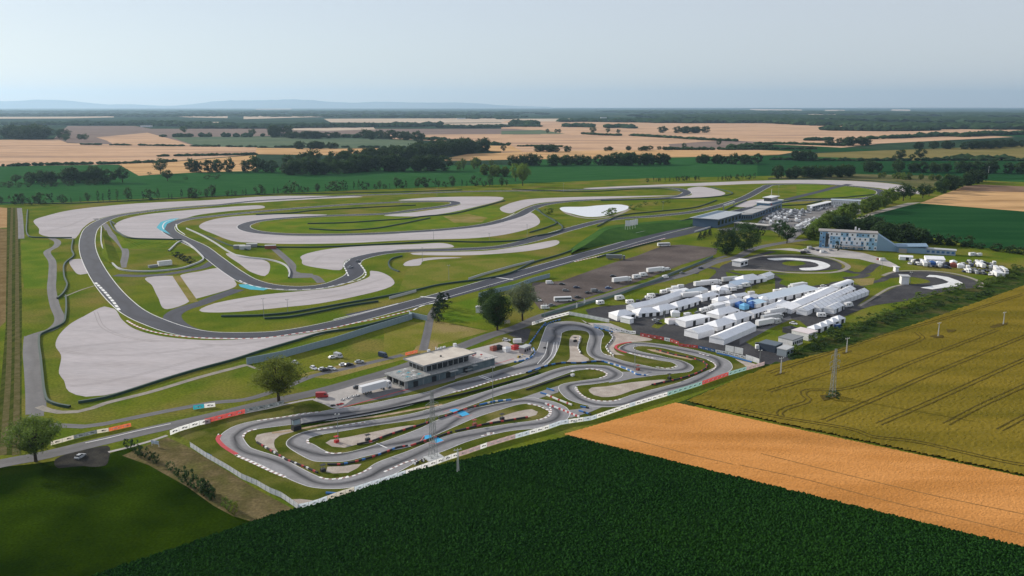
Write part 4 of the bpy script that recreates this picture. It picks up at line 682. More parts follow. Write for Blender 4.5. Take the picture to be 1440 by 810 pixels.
def tree_row(pts, n, h, what, where, group, kind='wood', mat='dark', name='tree', wide=1.0, jit=3.0, hv=.2, parts=True, mix=None, cat='tree'):
    P = cr(pts, 3.0); L = [0]
    for a, b in zip(P, P[1:]): L.append(L[-1] + (b - a).length)
    k = 0
    for i in range(n):
        d = L[-1] * (i + .5 + random.uniform(-.3, .3)) / n
        while k < len(L) - 2 and L[k + 1] < d: k += 1
        p = P[k].lerp(P[k + 1], (d - L[k]) / max(L[k + 1] - L[k], .01)) + Vector((random.uniform(-jit, jit), random.uniform(-jit, jit)))
        kk, mm = (kind, mat) if not mix else random.choice(mix)
        tree(name, p, h * random.uniform(1 - hv, 1 + hv), kk, mm, '%s %s, %s from the left' % (what, where, nth(i)), group, wide * random.uniform(.9, 1.15), parts=parts, cat=cat)
# hero trees
tree('tree', (-164.4,267.9), 15.8, 'broad', 'mid', 'broad leafy tree on the grass beside the access road at the meadow corner', wide=1.45, hero=True, v=0)
tree('tree', (-96.7,327.1), 18.5, 'broad', 'olive', 'light green tree with bare forked trunk beside the access road and red banners', wide=1.5, hero=True, v=2)
tree('tree', (-8.0,439.9), 21, 'tall', 'dark', 'dark leafy tree leaning over the access road next to the silvery one', wide=1.15, hero=True, v=0)
tree('tree', (-12.3,456.9), 20, 'wood', 'dark', 'dark tree just behind the leaning one by the access road', wide=.9, hero=True, v=1)
tree('tree', (6.0,460.9), 21.5, 'broad', 'silver', 'silvery grey tree on the verge by the worn parking lot', wide=1.05, hero=True, v=1)
tree('tree', (176.8,677.4), 22, 'wood', 'dark', 'large dark tree in front of the pit building, left one of the pair', wide=1.1, hero=True, v=1)
tree('tree', (197.3,697.0), 25, 'wood', 'dark', 'large dark tree in front of the pit building, right one of the pair', wide=1.1, hero=True, v=0)
tree('tree', (251.0,774.3), 15, 'broad', 'dark', 'rounded tree between the pit building and the car park, further one', wide=1.3, v=1)
tree('tree', (245.8,735.2), 16, 'broad', 'dark', 'rounded tree between the car park and the skid circle, nearer one', wide=1.3, v=2)
tree('tree', (236.8,781.6), 8, 'bush', 'cone', 'small dark tree against the long low pit shed', wide=.8)
tree('shrub', (276.0,695.7), 9, 'bush', 'cone', 'dark rounded shrub in front of the blue and white hotel', wide=.5, cat='shrub')
tree('shrub', (134.0,330.0), 4.2, 'bush', 'dark', 'dark bush round the foot of the pylon in the wheat', wide=1.5, cat='shrub')
tree('shrub', (171.1,425.8), 6.0, 'bush', 'dark', 'rounded green bush below the awnings at the wheat field edge', wide=1.3, cat='shrub')
# cone trees on the lawn by the track
for i, (q, h) in enumerate((((-41.9,459.2), 8.5), ((-44.3,469.5), 9.5), ((-44.0,480.3), 10), ((-43.4,489.6), 10.5), ((-42.0,492.2), 10), ((-39.5,494.5), 9), ((-43.2,466.0), 9))):
    tree('conifer', q, h, 'cone', 'cone', 'dark cone-shaped tree on the mown lawn, %s from the road end' % nth(i), 'cone-shaped trees on the mown lawn', 1.7, parts=True)
# shrubs on the soil bank
for i, q in enumerate(((-138.1,279.8), (-134.1,276.8), (-131.1,272.9), (-128.4,271.0), (-125.8,269.1), (-122.2,266.0), (-114.9,260.1), (-111.3,256.6), (-107.1,252.1), (-103.9,248.8), (-101.4,246.7), (-98.6,243.5), (-96.0,241.5), (-93.6,239.4), (-96.8,243.5), (-94.4,241.0))):
    tree('shrub', q, [4, 5, 4.5, 5, 3.5, 4.5, 4, 3.5, 5.5, 6, 5, 5.5, 5.5, 5, 5.5, 4.5][i], 'bush', 'dark', 'dark green shrub planted on the soil bank, %s from the road' % nth(i), 'shrubs along the soil bank', .62, cat='shrub')
for i, q in enumerate(((-87.6,234.0), (-85.6,232.1))): tree('shrub', q, 3.6, 'bush', 'mid', 'green shrub near the kart fence corner, %s of the last three' % nth(i), 'shrubs along the soil bank', .7, cat='shrub')
tree('shrub', (-83.6,229.9), 4.4, 'bush', 'olive', 'yellow green shrub at the end of the soil bank row', 'shrubs along the soil bank', .6, cat='shrub')
# trees behind the back straight
mx = [('poplar', 'dark'), ('poplar', 'cone'), ('tall', 'dark'), ('bush', 'dark')]
W0 = 'in the row behind the back straight'
tree_row([(-636.3,1032.2),(-587.5,1039.8),(-541.4,1063.5),(-450.1,1096.8),(-353.8,1150.7),(-284.3,1189.6),(-210.0,1231.2),(-107.8,1264.3),(0.0,1287.3)], 84, 12.5, 'slender poplar', W0, 'trees behind the back straight', name='poplar', cat='poplar', mix=mx, jit=4, hv=.4)
tree_row([(-793.6,1275.7),(-744.0,1255.8),(-698.1,1270.0),(-635.2,1314.3)], 14, 9, 'low dark tree', 'along the ditch before the far left copse', 'ditch trees on the green field', name='shrub', cat='shrub', kind='bush', jit=5, wide=1.2)
tree_row([(-763.5,1323.5),(-730.2,1329.7),(-682.4,1336.0),(-645.3,1329.7)], 11, 23, 'large dark tree', 'in the far left copse on the green field', 'trees of the far left copse', jit=8, wide=1.15)
tree('tree', (-786.1,1323.5), 14, 'broad', 'dark', 'single dark tree left of the copse on the green field', wide=1.5)
tree('tree', (-625.6,1342.3), 24, 'broad', 'dark', 'single round tree on the green field right of the left copse', wide=1.15)
tree('tree', (-564.1,1368.3), 18, 'broad', 'dark', 'smaller round tree on the green field edge, nearer of two', wide=1.4)
tree('tree', (-635.7,1514.3), 27, 'broad', 'dark', 'tall round tree at the golden field edge, further of two', wide=1.15)
for i, (q, h) in enumerate((((-512.6,1405.6), 8), ((-498.6,1412.6), 8), ((-649.2,1498.3), 5), ((-544.5,1395.2), 5))):
    tree('tree', q, h, 'bush', 'dark', 'low bush on the green field, %s of four' % nth(i), 'bushes on the green field', 1.6, cat='shrub')
tree_row([(-617.5,1555.7),(-591.0,1564.2),(-535.4,1547.2),(-475.5,1555.7),(-418.2,1538.9),(-330.7,1590.5)], 14, 26, 'tall tree', 'in the broken line beyond the green field', 'tall trees beyond the green field', jit=12, kind='wood')
tree_row([(-407.3,1498.3),(-348.7,1506.3),(-300.6,1538.9),(-266.3,1568.6)], 16, 24, 'dense dark tree', 'in the front edge of the central wood', 'trees of the central wood', jit=10, wide=1.1)
tree_row([(-427.9,1626.8),(-371.4,1684.5),(-343.5,1762.5),(-289.5,1847.9),(-259.0,1975.4)], 24, 52, 'dense dark tree', 'in the back rows of the central wood', 'trees of the central wood', parts=None, jit=25, kind='wood', wide=1.1)
tree_row([(-310.5,1590.5),(-249.7,1590.5),(-198.0,1581.6),(-131.6,1590.5)], 18, 28, 'dense dark tree', 'in the middle of the central wood', 'trees of the central wood', jit=14, wide=1.1)
tree_row([(-238.7,1818.5),(-201.3,1941.9),(-152.4,2121.5),(-113.8,2245.9),(-82.2,2290.6)], 60, 60, 'tall straight tree', 'in the long plantation running back', 'trees of the long plantation', parts=None, jit=25, kind='wood')
tree_row([(-264.0,2405.5),(-196.3,2385.6),(-144.8,2366.0),(-88.8,2337.1)], 10, 40, 'far tall tree', 'in the end of the plantation', 'trees of the long plantation', jit=40, kind='wood', parts=None)
tree_row([(-132.3,1599.4),(-97.9,1590.5),(-66.9,1660.0),(-38.7,1660.0)], 9, 20, 'mixed tree', 'right of the central wood', 'trees right of the central wood', jit=10, mix=[('broad', 'dark'), ('tall', 'mid')])
tree_row([(-47.7,1498.3),(-28.1,1467.4),(0.0,1459.8)], 8, 17, 'round tree', 'in the clump left of the big tree', 'clump by the big tree', jit=8, mat='mid')
tree('tree', (16.4,1284.4), 34, 'broad', 'mid', 'very large round tree on the green field edge by the circuit', wide=.85, hero=True, v=2)
tree('tree', (5.8,1361.7), 28, 'broad', 'mid', 'big tree merging into the left side of the largest one', wide=.9, v=1)
tree_row([(0.0,1725.2),(43.9,1725.2),(111.0,1746.3),(162.8,1746.3)], 15, 21, 'round tree', 'in the field boundary behind the big tree', 'field boundary trees', jit=8, wide=1.1)
tree_row([(177.6,1746.3),(222.0,1746.3),(266.4,1746.3),(316.4,1757.0)], 18, 24, 'dense tree', 'in the copse on the green field boundary', 'field boundary trees', jit=14, wide=1.1)
tree_row([(211.9,1345.5),(260.7,1361.7),(304.2,1374.9),(313.0,1388.4)], 18, 8, 'young tree', 'along the circuit fence in the green field', 'young trees by the circuit fence', name='sapling', cat='sapling', mix=mx, jit=3)
tree_row([(335.5,1371.6),(369.1,1388.4),(413.5,1409.1)], 12, 9, 'young tree', 'along the far circuit fence', 'young trees by the far fence', name='sapling', cat='sapling', mix=mx, jit=3)
tree_row([(394.3,1790.1),(419.6,1801.3),(471.0,1778.9),(530.8,1790.1)], 12, 19, 'round dark tree', 'on the boundary right of the copse', 'boundary trees right', jit=9, wide=1.1)
tree_row([(447.8,1423.2),(483.5,1430.4),(531.7,1437.6),(598.6,1467.4)], 16, 20, 'dark tree', 'behind the far end of the circuit', 'trees behind the far end', jit=10, wide=1.1)
tree_row([(660.4,1555.7),(727.1,1564.2),(785.0,1547.2),(845.3,1555.7),(888.1,1526.5),(945.4,1514.3)], 22, 20, 'dark tree', 'in the long wood beyond the right fields', 'trees of the long right wood', jit=14, wide=1.2)
tree_row([(626.4,1430.4),(664.6,1395.2),(720.5,1388.4)], 14, 10, 'low tree', 'in the scrub below the long right wood', 'trees in the scrub', name='shrub', cat='shrub', jit=10, mat='mid')
tree_row([(632.1,1878.2),(671.8,1878.2)], 5, 20, 'dark tree', 'beside the olive field', 'trees beside the olive field', jit=6)
for i, (q, h) in enumerate((((868.6,1878.2), 24), ((927.8,1909.6), 25), ((899.5,1890.6), 14), ((854.7,1878.2), 12))): tree('tree', q, h, 'broad', 'dark', 'round tree on the olive field edge, %s of four' % nth(i), 'round trees on the olive field edge', 1.3)
tree_row([(335.3,846.9),(388.1,932.2),(410.1,956.2),(440.9,999.0),(481.0,1055.5)], 10, 17, 'roadside tree', 'along the road beside the car park', 'roadside trees by the car park', mat='mid', jit=3, wide=1.05)
for i, (q, h) in enumerate((((506.1,1075.8), 22), ((525.1,1096.8), 16), ((546.7,1107.6), 18), ((565.9,1129.9), 15))): tree('tree', q, h, 'broad', 'dark', 'dark tree where the farm road meets the circuit, %s of four' % nth(i), 'trees where the farm road meets the circuit', 1.2)
tree_row([(594.3,1165.0),(644.3,1228.5),(681.8,1270.0),(724.7,1314.3),(764.8,1361.7)], 11, 19, 'roadside tree', 'along the farm road past the golden field', 'trees along the farm road', jit=5, wide=1.1)
tree_row([(271.5,744.0),(295.9,791.6),(315.2,823.1),(340.5,869.0),(344.5,845.4)], 12, 14, 'bushy tree', 'between the car park and the hotel', 'trees between car park and hotel', mat='mid', jit=4, wide=1.2)
tree_row([(317.0,807.0),(333.8,791.6),(343.6,771.9),(349.9,753.1),(353.2,735.2),(358.9,726.5)], 24, 16, 'dense dark tree', 'in the hedge behind the hotel', 'trees behind the hotel', kind='wood', jit=6, wide=1.3)
tree_row([(361.5,753.1),(366.6,739.6),(376.5,730.8),(388.3,726.5)], 12, 9, 'low dark tree', 'in the hedge right of the hotel', 'hedge right of the hotel', kind='bush', jit=4, wide=1.2)
tree_row([(382.7,726.5),(395.9,719.7),(405.2,701.7),(423.6,678.4),(426.9,671.0)], 14, 6, 'low bush', 'along the green field edge', 'bushes along the green field edge', kind='bush', jit=3, wide=1.5, cat='shrub', name='shrub')
tree('tree', (395.7,718.0), 11, 'bush', 'dark', 'round dark bush standing in front of the green field', wide=1.2)
# hedge between the circuit bend and the wheat
tree_row([(386.2,616.2),(335.5,564.6),(291.8,537.4),(253.7,506.8),(223.7,479.3),(188.4,443.8),(164.3,420.9),(136.5,392.9)], 34, 4.0, 'dense bush', 'in the hedge along the wheat field', 'bushes of the wheat field hedge', kind='bush', mat='mid', jit=3, wide=1.6, cat='shrub', name='shrub')
tree_row([(317.6,533.1),(275.9,506.8),(234.8,475.9),(196.2,443.8),(166.0,415.6),(130.4,384.7)], 26, 2.8, 'low bush', 'on the wheat side of the field hedge', 'bushes of the wheat field hedge', kind='bush', mat='dark', jit=2, wide=1.9, cat='shrub', name='shrub')
tree_row([(45.6,2272.5),(71.7,2263.6),(114.7,2263.6),(148.8,2272.5)], 9, 30, 'distant tree', 'in the left copse on the grain fields', 'distant copse trees', jit=30, parts=None, wide=1.3)
tree_row([(251.0,2309.0),(292.5,2309.0),(353.8,2327.7),(429.4,2366.0)], 12, 20, 'distant bushy tree', 'in the second copse on the grain fields', 'distant copse trees', jit=25, parts=None, wide=1.5)
for i, (q, h) in enumerate((((491.4,2405.5), 30), ((632.1,2577.7), 34), ((347.2,3628.9), 60), ((425.2,3746.1), 45), ((462.0,3674.9), 40), ((157.5,3746.1), 38), ((195.3,3746.1), 38), ((209.5,3746.1), 38), ((-22.8,2245.9), 32))):
    tree('tree', q, h, 'broad', 'dark', 'lone distant tree on the grain fields, %s of nine' % nth(i), 'lone trees on the grain fields', 1.1, parts=False)
tree_row([(711.2,3845.4),(767.7,3845.4),(884.4,3897.0)], 10, 50, 'distant tree', 'in the oval copse far on the grain fields', 'far oval copse', jit=60, parts=None, wide=1.6)
tree_row([(1007.1,2624.6),(1055.3,2648.7),(1127.0,2673.2)], 11, 42, 'distant tree', 'in the round copse right of the circuit end', 'distant round copse', jit=35, parts=None, wide=1.4)
tree_row([(1162.9,2385.6),(1213.2,2405.5),(1289.3,2405.5),(1412.1,2488.6),(1530.1,2554.8)], 22, 38, 'distant tree', 'in the long copse on the far right', 'long copse on the far right', jit=25, parts=None, wide=1.4)
tree_row([(-615.2,2405.5),(-578.7,2405.5),(-550.2,2425.8),(-518.7,2446.4)], 9, 36, 'distant tree', 'in the gappy row on the sage field', 'row on the sage field', jit=12, parts=None, wide=1.3)
tree_row([(-938.7,3317.4),(-903.6,3355.9)], 4, 90, 'distant tree', 'in the left far clump', 'far clumps', jit=30, parts=None, wide=1.0)
tree_row([(-816.7,3207.2),(-749.2,3207.2),(-682.4,3243.1)], 10, 45, 'distant tree', 'in the far row behind the sage field', 'far row behind the sage field', jit=40, parts=None, wide=1.8)
tree_row([(-600.5,3261.4),(-572.8,3279.8),(-488.7,3137.6),(-459.0,3137.6),(-396.7,3038.8),(-363.5,2976.2),(-329.3,3007.2)], 12, 55, 'distant tree', 'in the far broken row', 'far broken row', jit=40, parts=None, wide=1.3)
tree_row([(-1943.8,3207.2),(-1855.9,3172.0),(-1769.9,3137.6),(-1741.3,3207.2)], 12, 80, 'distant tree', 'in the far left wood', 'far left wood', jit=60, parts=None, wide=1.4)
for i, q in enumerate(((-1510.2,2858.5), (-1504.5,2945.9), (-1489.0,2945.9), (-1452.8,3746.1), (-1042.7,3395.2), (-1214.1,3395.2), (-1135.5,3395.2))): tree('tree', q, [50, 45, 45, 60, 55, 30, 25][i], 'broad', 'dark', 'lone tree on the far harvested fields, %s of seven' % nth(i), 'lone trees on the far harvested fields', 1.3, parts=False)
# ---- far woods and hedges that read as masses
def mass(name, strips):
    rnd = random.Random(5); vs = []; fs = []
    ico = bmesh.new(); bmesh.ops.create_icosphere(ico, subdivisions=1, radius=1); IV = [v.co.copy() for v in ico.verts]; IF = [[v.index for v in f.verts] for f in ico.faces]; ico.free()
    for pts, n, h, w, dep in strips:
        P = [Vector(p) for p in pts]; L = [(b - a).length for a, b in zip(P, P[1:])]; T = sum(L)
        for _ in range(n):
            d = rnd.random() * T; k = 0
            while k < len(L) - 1 and d > L[k]: d -= L[k]; k += 1
            p = P[k].lerp(P[k + 1], d / L[k]) + Vector((rnd.uniform(-dep, dep) * .3, rnd.uniform(-dep, dep)))
            hh = h * rnd.uniform(.6, 1.15); ww = w * rnd.uniform(.6, 1.4); i0 = len(vs)
            for v in IV:
                j = rnd.uniform(.75, 1.2); vs.append((p.x + v.x * ww * j, p.y + v.y * ww * j, hh * .42 + v.z * hh * .58 * j))
            fs += [tuple(i0 + q for q in f) for f in IF]
    me = bpy.data.meshes.new(name); me.from_pydata(vs, [], fs)
    me.materials.append(pm('far_wood', (0.022, 0.045, 0.020), (0.035, 0.062, 0.026), scale=0.02, rough=1, fine=.3, fscale=.08))
    o = bpy.data.objects.new(name, me); COL.objects.link(o); o['kind'] = 'stuff'
mass('far_woods', [
    ([(-7195,10482),(-6551,10872),(-5858,11291),(-4650,10482),(-3159,10482),(-1597,9782),(0,8503)], 700, 26, 55, 700),
    ([(-11489,17282),(-9520,18364),(-4914,16321),(0,13348)], 500, 28, 120, 2500),
    ([(-3338,5526),(-3141,5526),(-2929,5632),(-2410,5526)], 160, 22, 30, 200), ([(-2505,5743),(-2099,5324),(-1427,4720),(-1065,4878),(-678,5047),(-461,5228)], 420, 26, 30, 130),
    ([(-1783,4720),(-1404,4644),(-1085,4878)], 160, 22, 28, 60),
    ([(-409,4878),(-242,4797),(0,5047),(169,5047)], 90, 16, 25, 60), ([(369,6512),(558,6661),(855,6370)], 110, 26, 40, 60), ([(0,5423),(67,5324),(143,5228)], 50, 34, 30, 50),
    ([(312,4961),(381,5047),(456,4878)], 50, 22, 26, 40), ([(525,4720),(614,4878),(663,4644)], 50, 20, 26, 40),
    ([(893,6661),(1202,6370),(1602,6370),(1923,6370),(1970,5526)], 460, 30, 60, 300), ([(2047,6980),(2093,5423),(2169,4720),(2516,4720),(2800,4536)], 620, 30, 55, 260), ([(1727,9169),(2764,9169),(3320,7926),(4241,6980)], 900, 30, 90, 1500),
    ([(2529,17282),(4914,16321),(6597,10872)], 700, 30, 160, 3500), ([(1594,4301),(1682,4238),(1790,4177),(1930,4177),(2141,4301)], 130, 24, 26, 50),
    ([(485.5,3497.6),(564.8,3355.9),(614.2,3243.1),(670.0,3120.7)], 70, 9, 16, 8), ([(672.4,3071.0),(752.1,2976.2),(786.2,2916.2)], 40, 9, 14, 8), ([(311.0,3698.3),(374.5,3562.1),(448.7,3497.6)], 50, 9, 14, 10),
    ([(1051.1,3007.2),(1108.1,3007.2),(1163.7,3071.0)], 20, 12, 14, 8), ([(1320.8,3137.6),(1444.4,3207.2),(1734.2,3435.4),(1807.3,3355.9)], 70, 13, 16, 15), ([(1602.6,3355.9),(1734.2,3435.4),(1828.3,3395.2),(2007.4,3562.1),(2211.1,3651.8)], 90, 18, 20, 20),
    ([(434.4,2366.0),(499.3,2366.0),(619.2,2366.0),(725.0,2385.6),(862.9,2405.5)], 110, 8, 9, 10), ([(624.3,2385.6),(685.9,2425.8),(730.9,2405.5)], 40, 16, 16, 14), ([(0.0,2554.8),(54.4,2577.7),(149.5,2532.4)], 30, 5, 8, 5),
    ([(-856.4,2045.9),(-759.0,2075.5),(-645.6,2121.5)], 80, 6, 8, 4), ([(-1040.5,1704.6),(-954.6,1746.3),(-844.0,1778.9),(-780.3,1824.3),(-740.2,1859.9)], 90, 6, 7, 4), ([(-1433.1,2698.2),(-1021.8,2577.7),(-762.4,2510.3),(-304.5,2488.6)], 90, 6, 10, 5),
    ([(-290.6,3137.6),(-103.3,2723.7),(0.0,2600.9)], 40, 10, 12, 8), ([(585.7,1922.4),(771.2,1878.2),(979.5,1896.9),(1144.9,1878.2)], 120, 7, 8, 5), ([(981.9,1909.6),(1033.1,1922.4),(1132.0,1896.9)], 40, 12, 12, 5),
    ([(799.6,2749.6),(904.2,2698.2),(1020.0,2600.9)], 60, 8, 12, 8), ([(-1028.4,3395.2),(-823.7,3435.4),(-356.6,3137.6),(-281.5,3038.8)], 40, 14, 16, 10), ([(-1397.8,3355.9),(-1016.6,3355.9)], 16, 18, 16, 10)])
def copses():
    vs = []; fs = []
    for me, p, rz, h, w in MASS2:
        i0 = len(vs); c, n = math.cos(rz), math.sin(rz)
        for v in me.vertices: vs.append((p[0] + (v.co.x * c - v.co.y * n) * h * w, p[1] + (v.co.x * n + v.co.y * c) * h * w, v.co.z * h))
        fs += [tuple(i0 + k for k in q.vertices) for q in me.polygons]
    me = bpy.data.meshes.new('distant_woods'); me.from_pydata(vs, [], fs); me.materials.append(ML['dark'])
    o = bpy.data.objects.new('distant_woods', me); COL.objects.link(o); o['kind'] = 'stuff'
copses()
# hills on the far left horizon
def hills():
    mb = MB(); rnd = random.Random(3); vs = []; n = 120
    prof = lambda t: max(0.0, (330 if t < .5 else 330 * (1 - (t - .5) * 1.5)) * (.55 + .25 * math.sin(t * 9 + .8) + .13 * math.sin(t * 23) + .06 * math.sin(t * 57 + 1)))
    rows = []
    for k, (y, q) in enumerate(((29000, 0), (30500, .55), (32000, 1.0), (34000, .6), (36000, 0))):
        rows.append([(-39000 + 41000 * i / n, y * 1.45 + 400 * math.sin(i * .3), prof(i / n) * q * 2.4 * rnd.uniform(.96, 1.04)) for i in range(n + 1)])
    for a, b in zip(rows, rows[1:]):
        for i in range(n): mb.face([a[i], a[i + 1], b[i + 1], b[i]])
    mb.build('hills', pm('hazed_hill_slopes', (0.26, 0.32, 0.35), (0.30, 0.35, 0.37), scale=.0004, rough=1))['kind'] = 'structure'  # distance haze is painted in: slopes coloured pale blue-grey
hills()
# ---- embankment beside the back straight
def bank(name, foot, ridge, back, h, mat):
    mb = MB(); F, T, B = cr(foot, 6), cr(ridge, 6), cr(back, 6); n = 40
    g = lambda Q, t: Q[min(len(Q) - 1, int(t * (len(Q) - 1)))]
    for i in range(n):
        a, b = i / n, (i + 1) / n; ha = h * math.sin(math.pi * min(1, a * 1.0)) ** .4; hb = h * math.sin(math.pi * b) ** .4 if b < 1 else 0
        mb.face([(*g(F, a), .03), (*g(F, b), .03), (*g(T, b), hb + .03), (*g(T, a), ha + .03)]); mb.face([(*g(T, a), ha + .03), (*g(T, b), hb + .03), (*g(B, b), .03), (*g(B, a), .03)])
    mb.build(name, mat)['kind'] = 'structure'
bank('embankment', [(50.6,699.3),(62.5,704.6),(74.0,717.8),(88.6,732.2),(116.1,764.8),(151.9,809.1),(189.1,845.4)], [(48.9,676.0),(60.8,700.9),(76.3,742.2),(94.3,793.4),(124.7,824.3),(158.5,846.2),(189.0,846.2)], [(50.9,708.4),(63.5,749.0),(78.9,796.3),(97.2,843.3),(131.2,867.7),(166.4,888.7),(200.3,897.1)], 4.5, pm('dark_bank_grass', (0.035, 0.085, 0.020), (0.05, 0.105, 0.025), scale=.05, rough=1, fine=.2, fscale=.9))
bank('embankment', [(-296.4,620.3),(-315.5,658.2),(-342.5,708.4),(-374.5,766.6),(-405.5,824.3)], [(-314.5,639.0),(-332.4,673.1),(-356.2,718.9),(-378.2,762.0),(-396.6,800.2)], [(-331.9,664.9),(-350.4,700.8),(-369.6,740.5),(-390.4,784.9),(-408.8,824.3)], 3.5, m_grass)
bank('embankment', [(-336.1,708.4),(-324.1,704.6),(-306.5,708.4),(-296.7,716.2),(-295.2,732.2)], [(-369.5,769.9),(-338.6,732.0),(-320.2,726.1),(-304.4,726.1),(-293.5,730.3)], [(-381.0,792.5),(-350.4,757.7),(-331.7,752.5),(-315.3,752.5),(-302.3,752.5)], 3.0, m_grass_b)

# ================================================================ building helpers
def plain(name, c, r=0.6, metal=0.0, spec=0.4): return pm('plain_' + name, c, rough=r, metal=metal, spec=spec)
c_white = pm('tent_fabric', (0.82, 0.83, 0.85), (0.76, 0.77, 0.80), scale=0.4, rough=.7, fine=.04, fscale=2)
c_white2 = pm('white_sheet', (0.72, 0.72, 0.72), (0.64, 0.64, 0.65), scale=0.8, rough=.5)
c_dark = plain('dark', (0.018, 0.020, 0.024)); c_grey = plain('grey', (0.22, 0.23, 0.24)); c_lgrey = plain('light_grey', (0.45, 0.46, 0.46))
c_blue = plain('blue', (0.03, 0.11, 0.34)); c_lblue = plain('light_blue', (0.08, 0.30, 0.60)); c_red = plain('red', (0.45, 0.03, 0.03)); c_orange = plain('orange', (0.70, 0.15, 0.03))
c_teal = plain('teal', (0.03, 0.30, 0.38)); c_concrete = pm('concrete', (0.26, 0.27, 0.27), (0.34, 0.34, 0.33), scale=.5, rough=.9, fine=.06, fscale=2)
c_steel = plain('galvanised', (0.24, 0.26, 0.26), .6, .2); c_tyre = plain('tyre', (0.02, 0.02, 0.022), .9); c_glass = plain('tinted_glass', (0.02, 0.026, 0.032), .08, 0, .8)
c_cream = pm('cream_roof', (0.50, 0.45, 0.39), (0.58, 0.53, 0.46), scale=.2, rough=.9, fine=.04, fscale=1)
c_green = plain('guard_green', (0.018, 0.050, 0.036), .7); c_yellow = plain('yellow', (.6, .42, .05)); c_brick = plain('brick_red', (.25, .07, .05), .9)
def frame(a, b):
    a = Vector(a); b = Vector(b); d = b - a; return a, d.length, math.atan2(d.y, d.x)
def root(name, a, rz, label, cat, group=None): return tag(empty(name, (a[0], a[1], 0.05), rz), label, cat, group)
def tent(a, b, w, he, hr, style, label, group='white tents of the kart paddock', name='marquee', cat='tent', roofm=None, wallm=None, gaps=0, trim=None, bays=0):
    if name == 'marquee': w, he, hr = w * .70, he * .80, he * .80 + (hr - he) * .62
    a, L, rz = frame(a, b); r = root(name, a, rz, label, cat, group); roofm = roofm or c_white; wallm = wallm or c_white
    m = MB(); m.box(L / 2, w / 2, 0, L, w, he); m.build('wall', wallm, r)
    m = MB(); o = .25; x0, x1, y0, y1 = -o, L + o, -o, w + o; ym = w / 2; z = he - .05
    if style == 'gable':
        m.mesh([(x0, y0, z), (x1, y0, z), (x1, ym, hr), (x0, ym, hr), (x0, y1, z), (x1, y1, z)], [(0, 1, 2, 3), (3, 2, 5, 4), (0, 3, 4), (1, 5, 2), (0, 4, 5, 1)])
    elif style == 'hip':
        i = min(w * .5, L * .45)
        m.mesh([(x0, y0, z), (x1, y0, z), (x1, y1, z), (x0, y1, z), (x0 + i, ym, hr), (x1 - i, ym, hr)], [(0, 1, 5, 4), (1, 2, 5), (2, 3, 4, 5), (3, 0, 4), (0, 3, 2, 1)])
    elif style == 'arch':
        n = 8; V = []
        for x in (x0, x1):
            for k in range(n + 1): t = math.pi * k / n; V.append((x, ym - (w / 2 + o) * math.cos(t), z + (hr - he) * math.sin(t)))
        m.mesh(V, [(k, k + n + 1, k + n + 2, k + 1) for k in range(n)], 0, True); m.mesh(V, [tuple(range(n + 1)), tuple(range(2 * n + 1, n, -1)), (0, n, 2 * n + 1, n + 1)])
    elif style == 'mono':
        m.mesh([(x0, y0, z), (x1, y0, z), (x1, y1, hr), (x0, y1, hr), (x0, y1, z), (x1, y1, z)], [(0, 1, 2, 3), (3, 2, 5, 4), (0, 3, 4), (1, 5, 2), (0, 4, 5, 1)])
    else:
        m.box(L / 2, w / 2, z, L + 2 * o, w + 2 * o, .35)
    m.build('roof', roofm, r)
    me = None
    for k in range(gaps):
        if me is None:
            m = MB(); gw = min(2.2, L / gaps * .55); m.box(0, -.04, .02, gw, .12, he * .86); g = m.build('opening', c_dark, r); me = g.data
        else: g = bpy.data.objects.new('opening', me); COL.objects.link(g); g.parent = r
        g.location.x = L * (k + .72) / gaps if gaps > 1 else L * .6
    if bays:
        m = MB(); m.box(0, w / 2, 0, .10, w + .3, .12); me = None
        for k in range(bays + 1):
            x = L * k / bays
            q = MB()
            if style == 'gable':
                q.tube((x, -.27, 0.05), (x, -.27, he), .09, n=4); q.tube((x, -.27, he), (x, ym, hr + .05), .09, n=4); q.tube((x, ym, hr + .05), (x, w + .27, he), .09, n=4)
            else: q.tube((x, -.2, .05), (x, -.2, he), .09, n=4)
            q.build('tent_rib', c_lgrey, r)
    if trim:
        m = MB(); m.box(L / 2, -o - .03, he - .35, L + 2 * o, .08, .4); m.box(-o - .03, w / 2, he - .35, .08, w, .4); m.build('valance', trim, r)
    return r
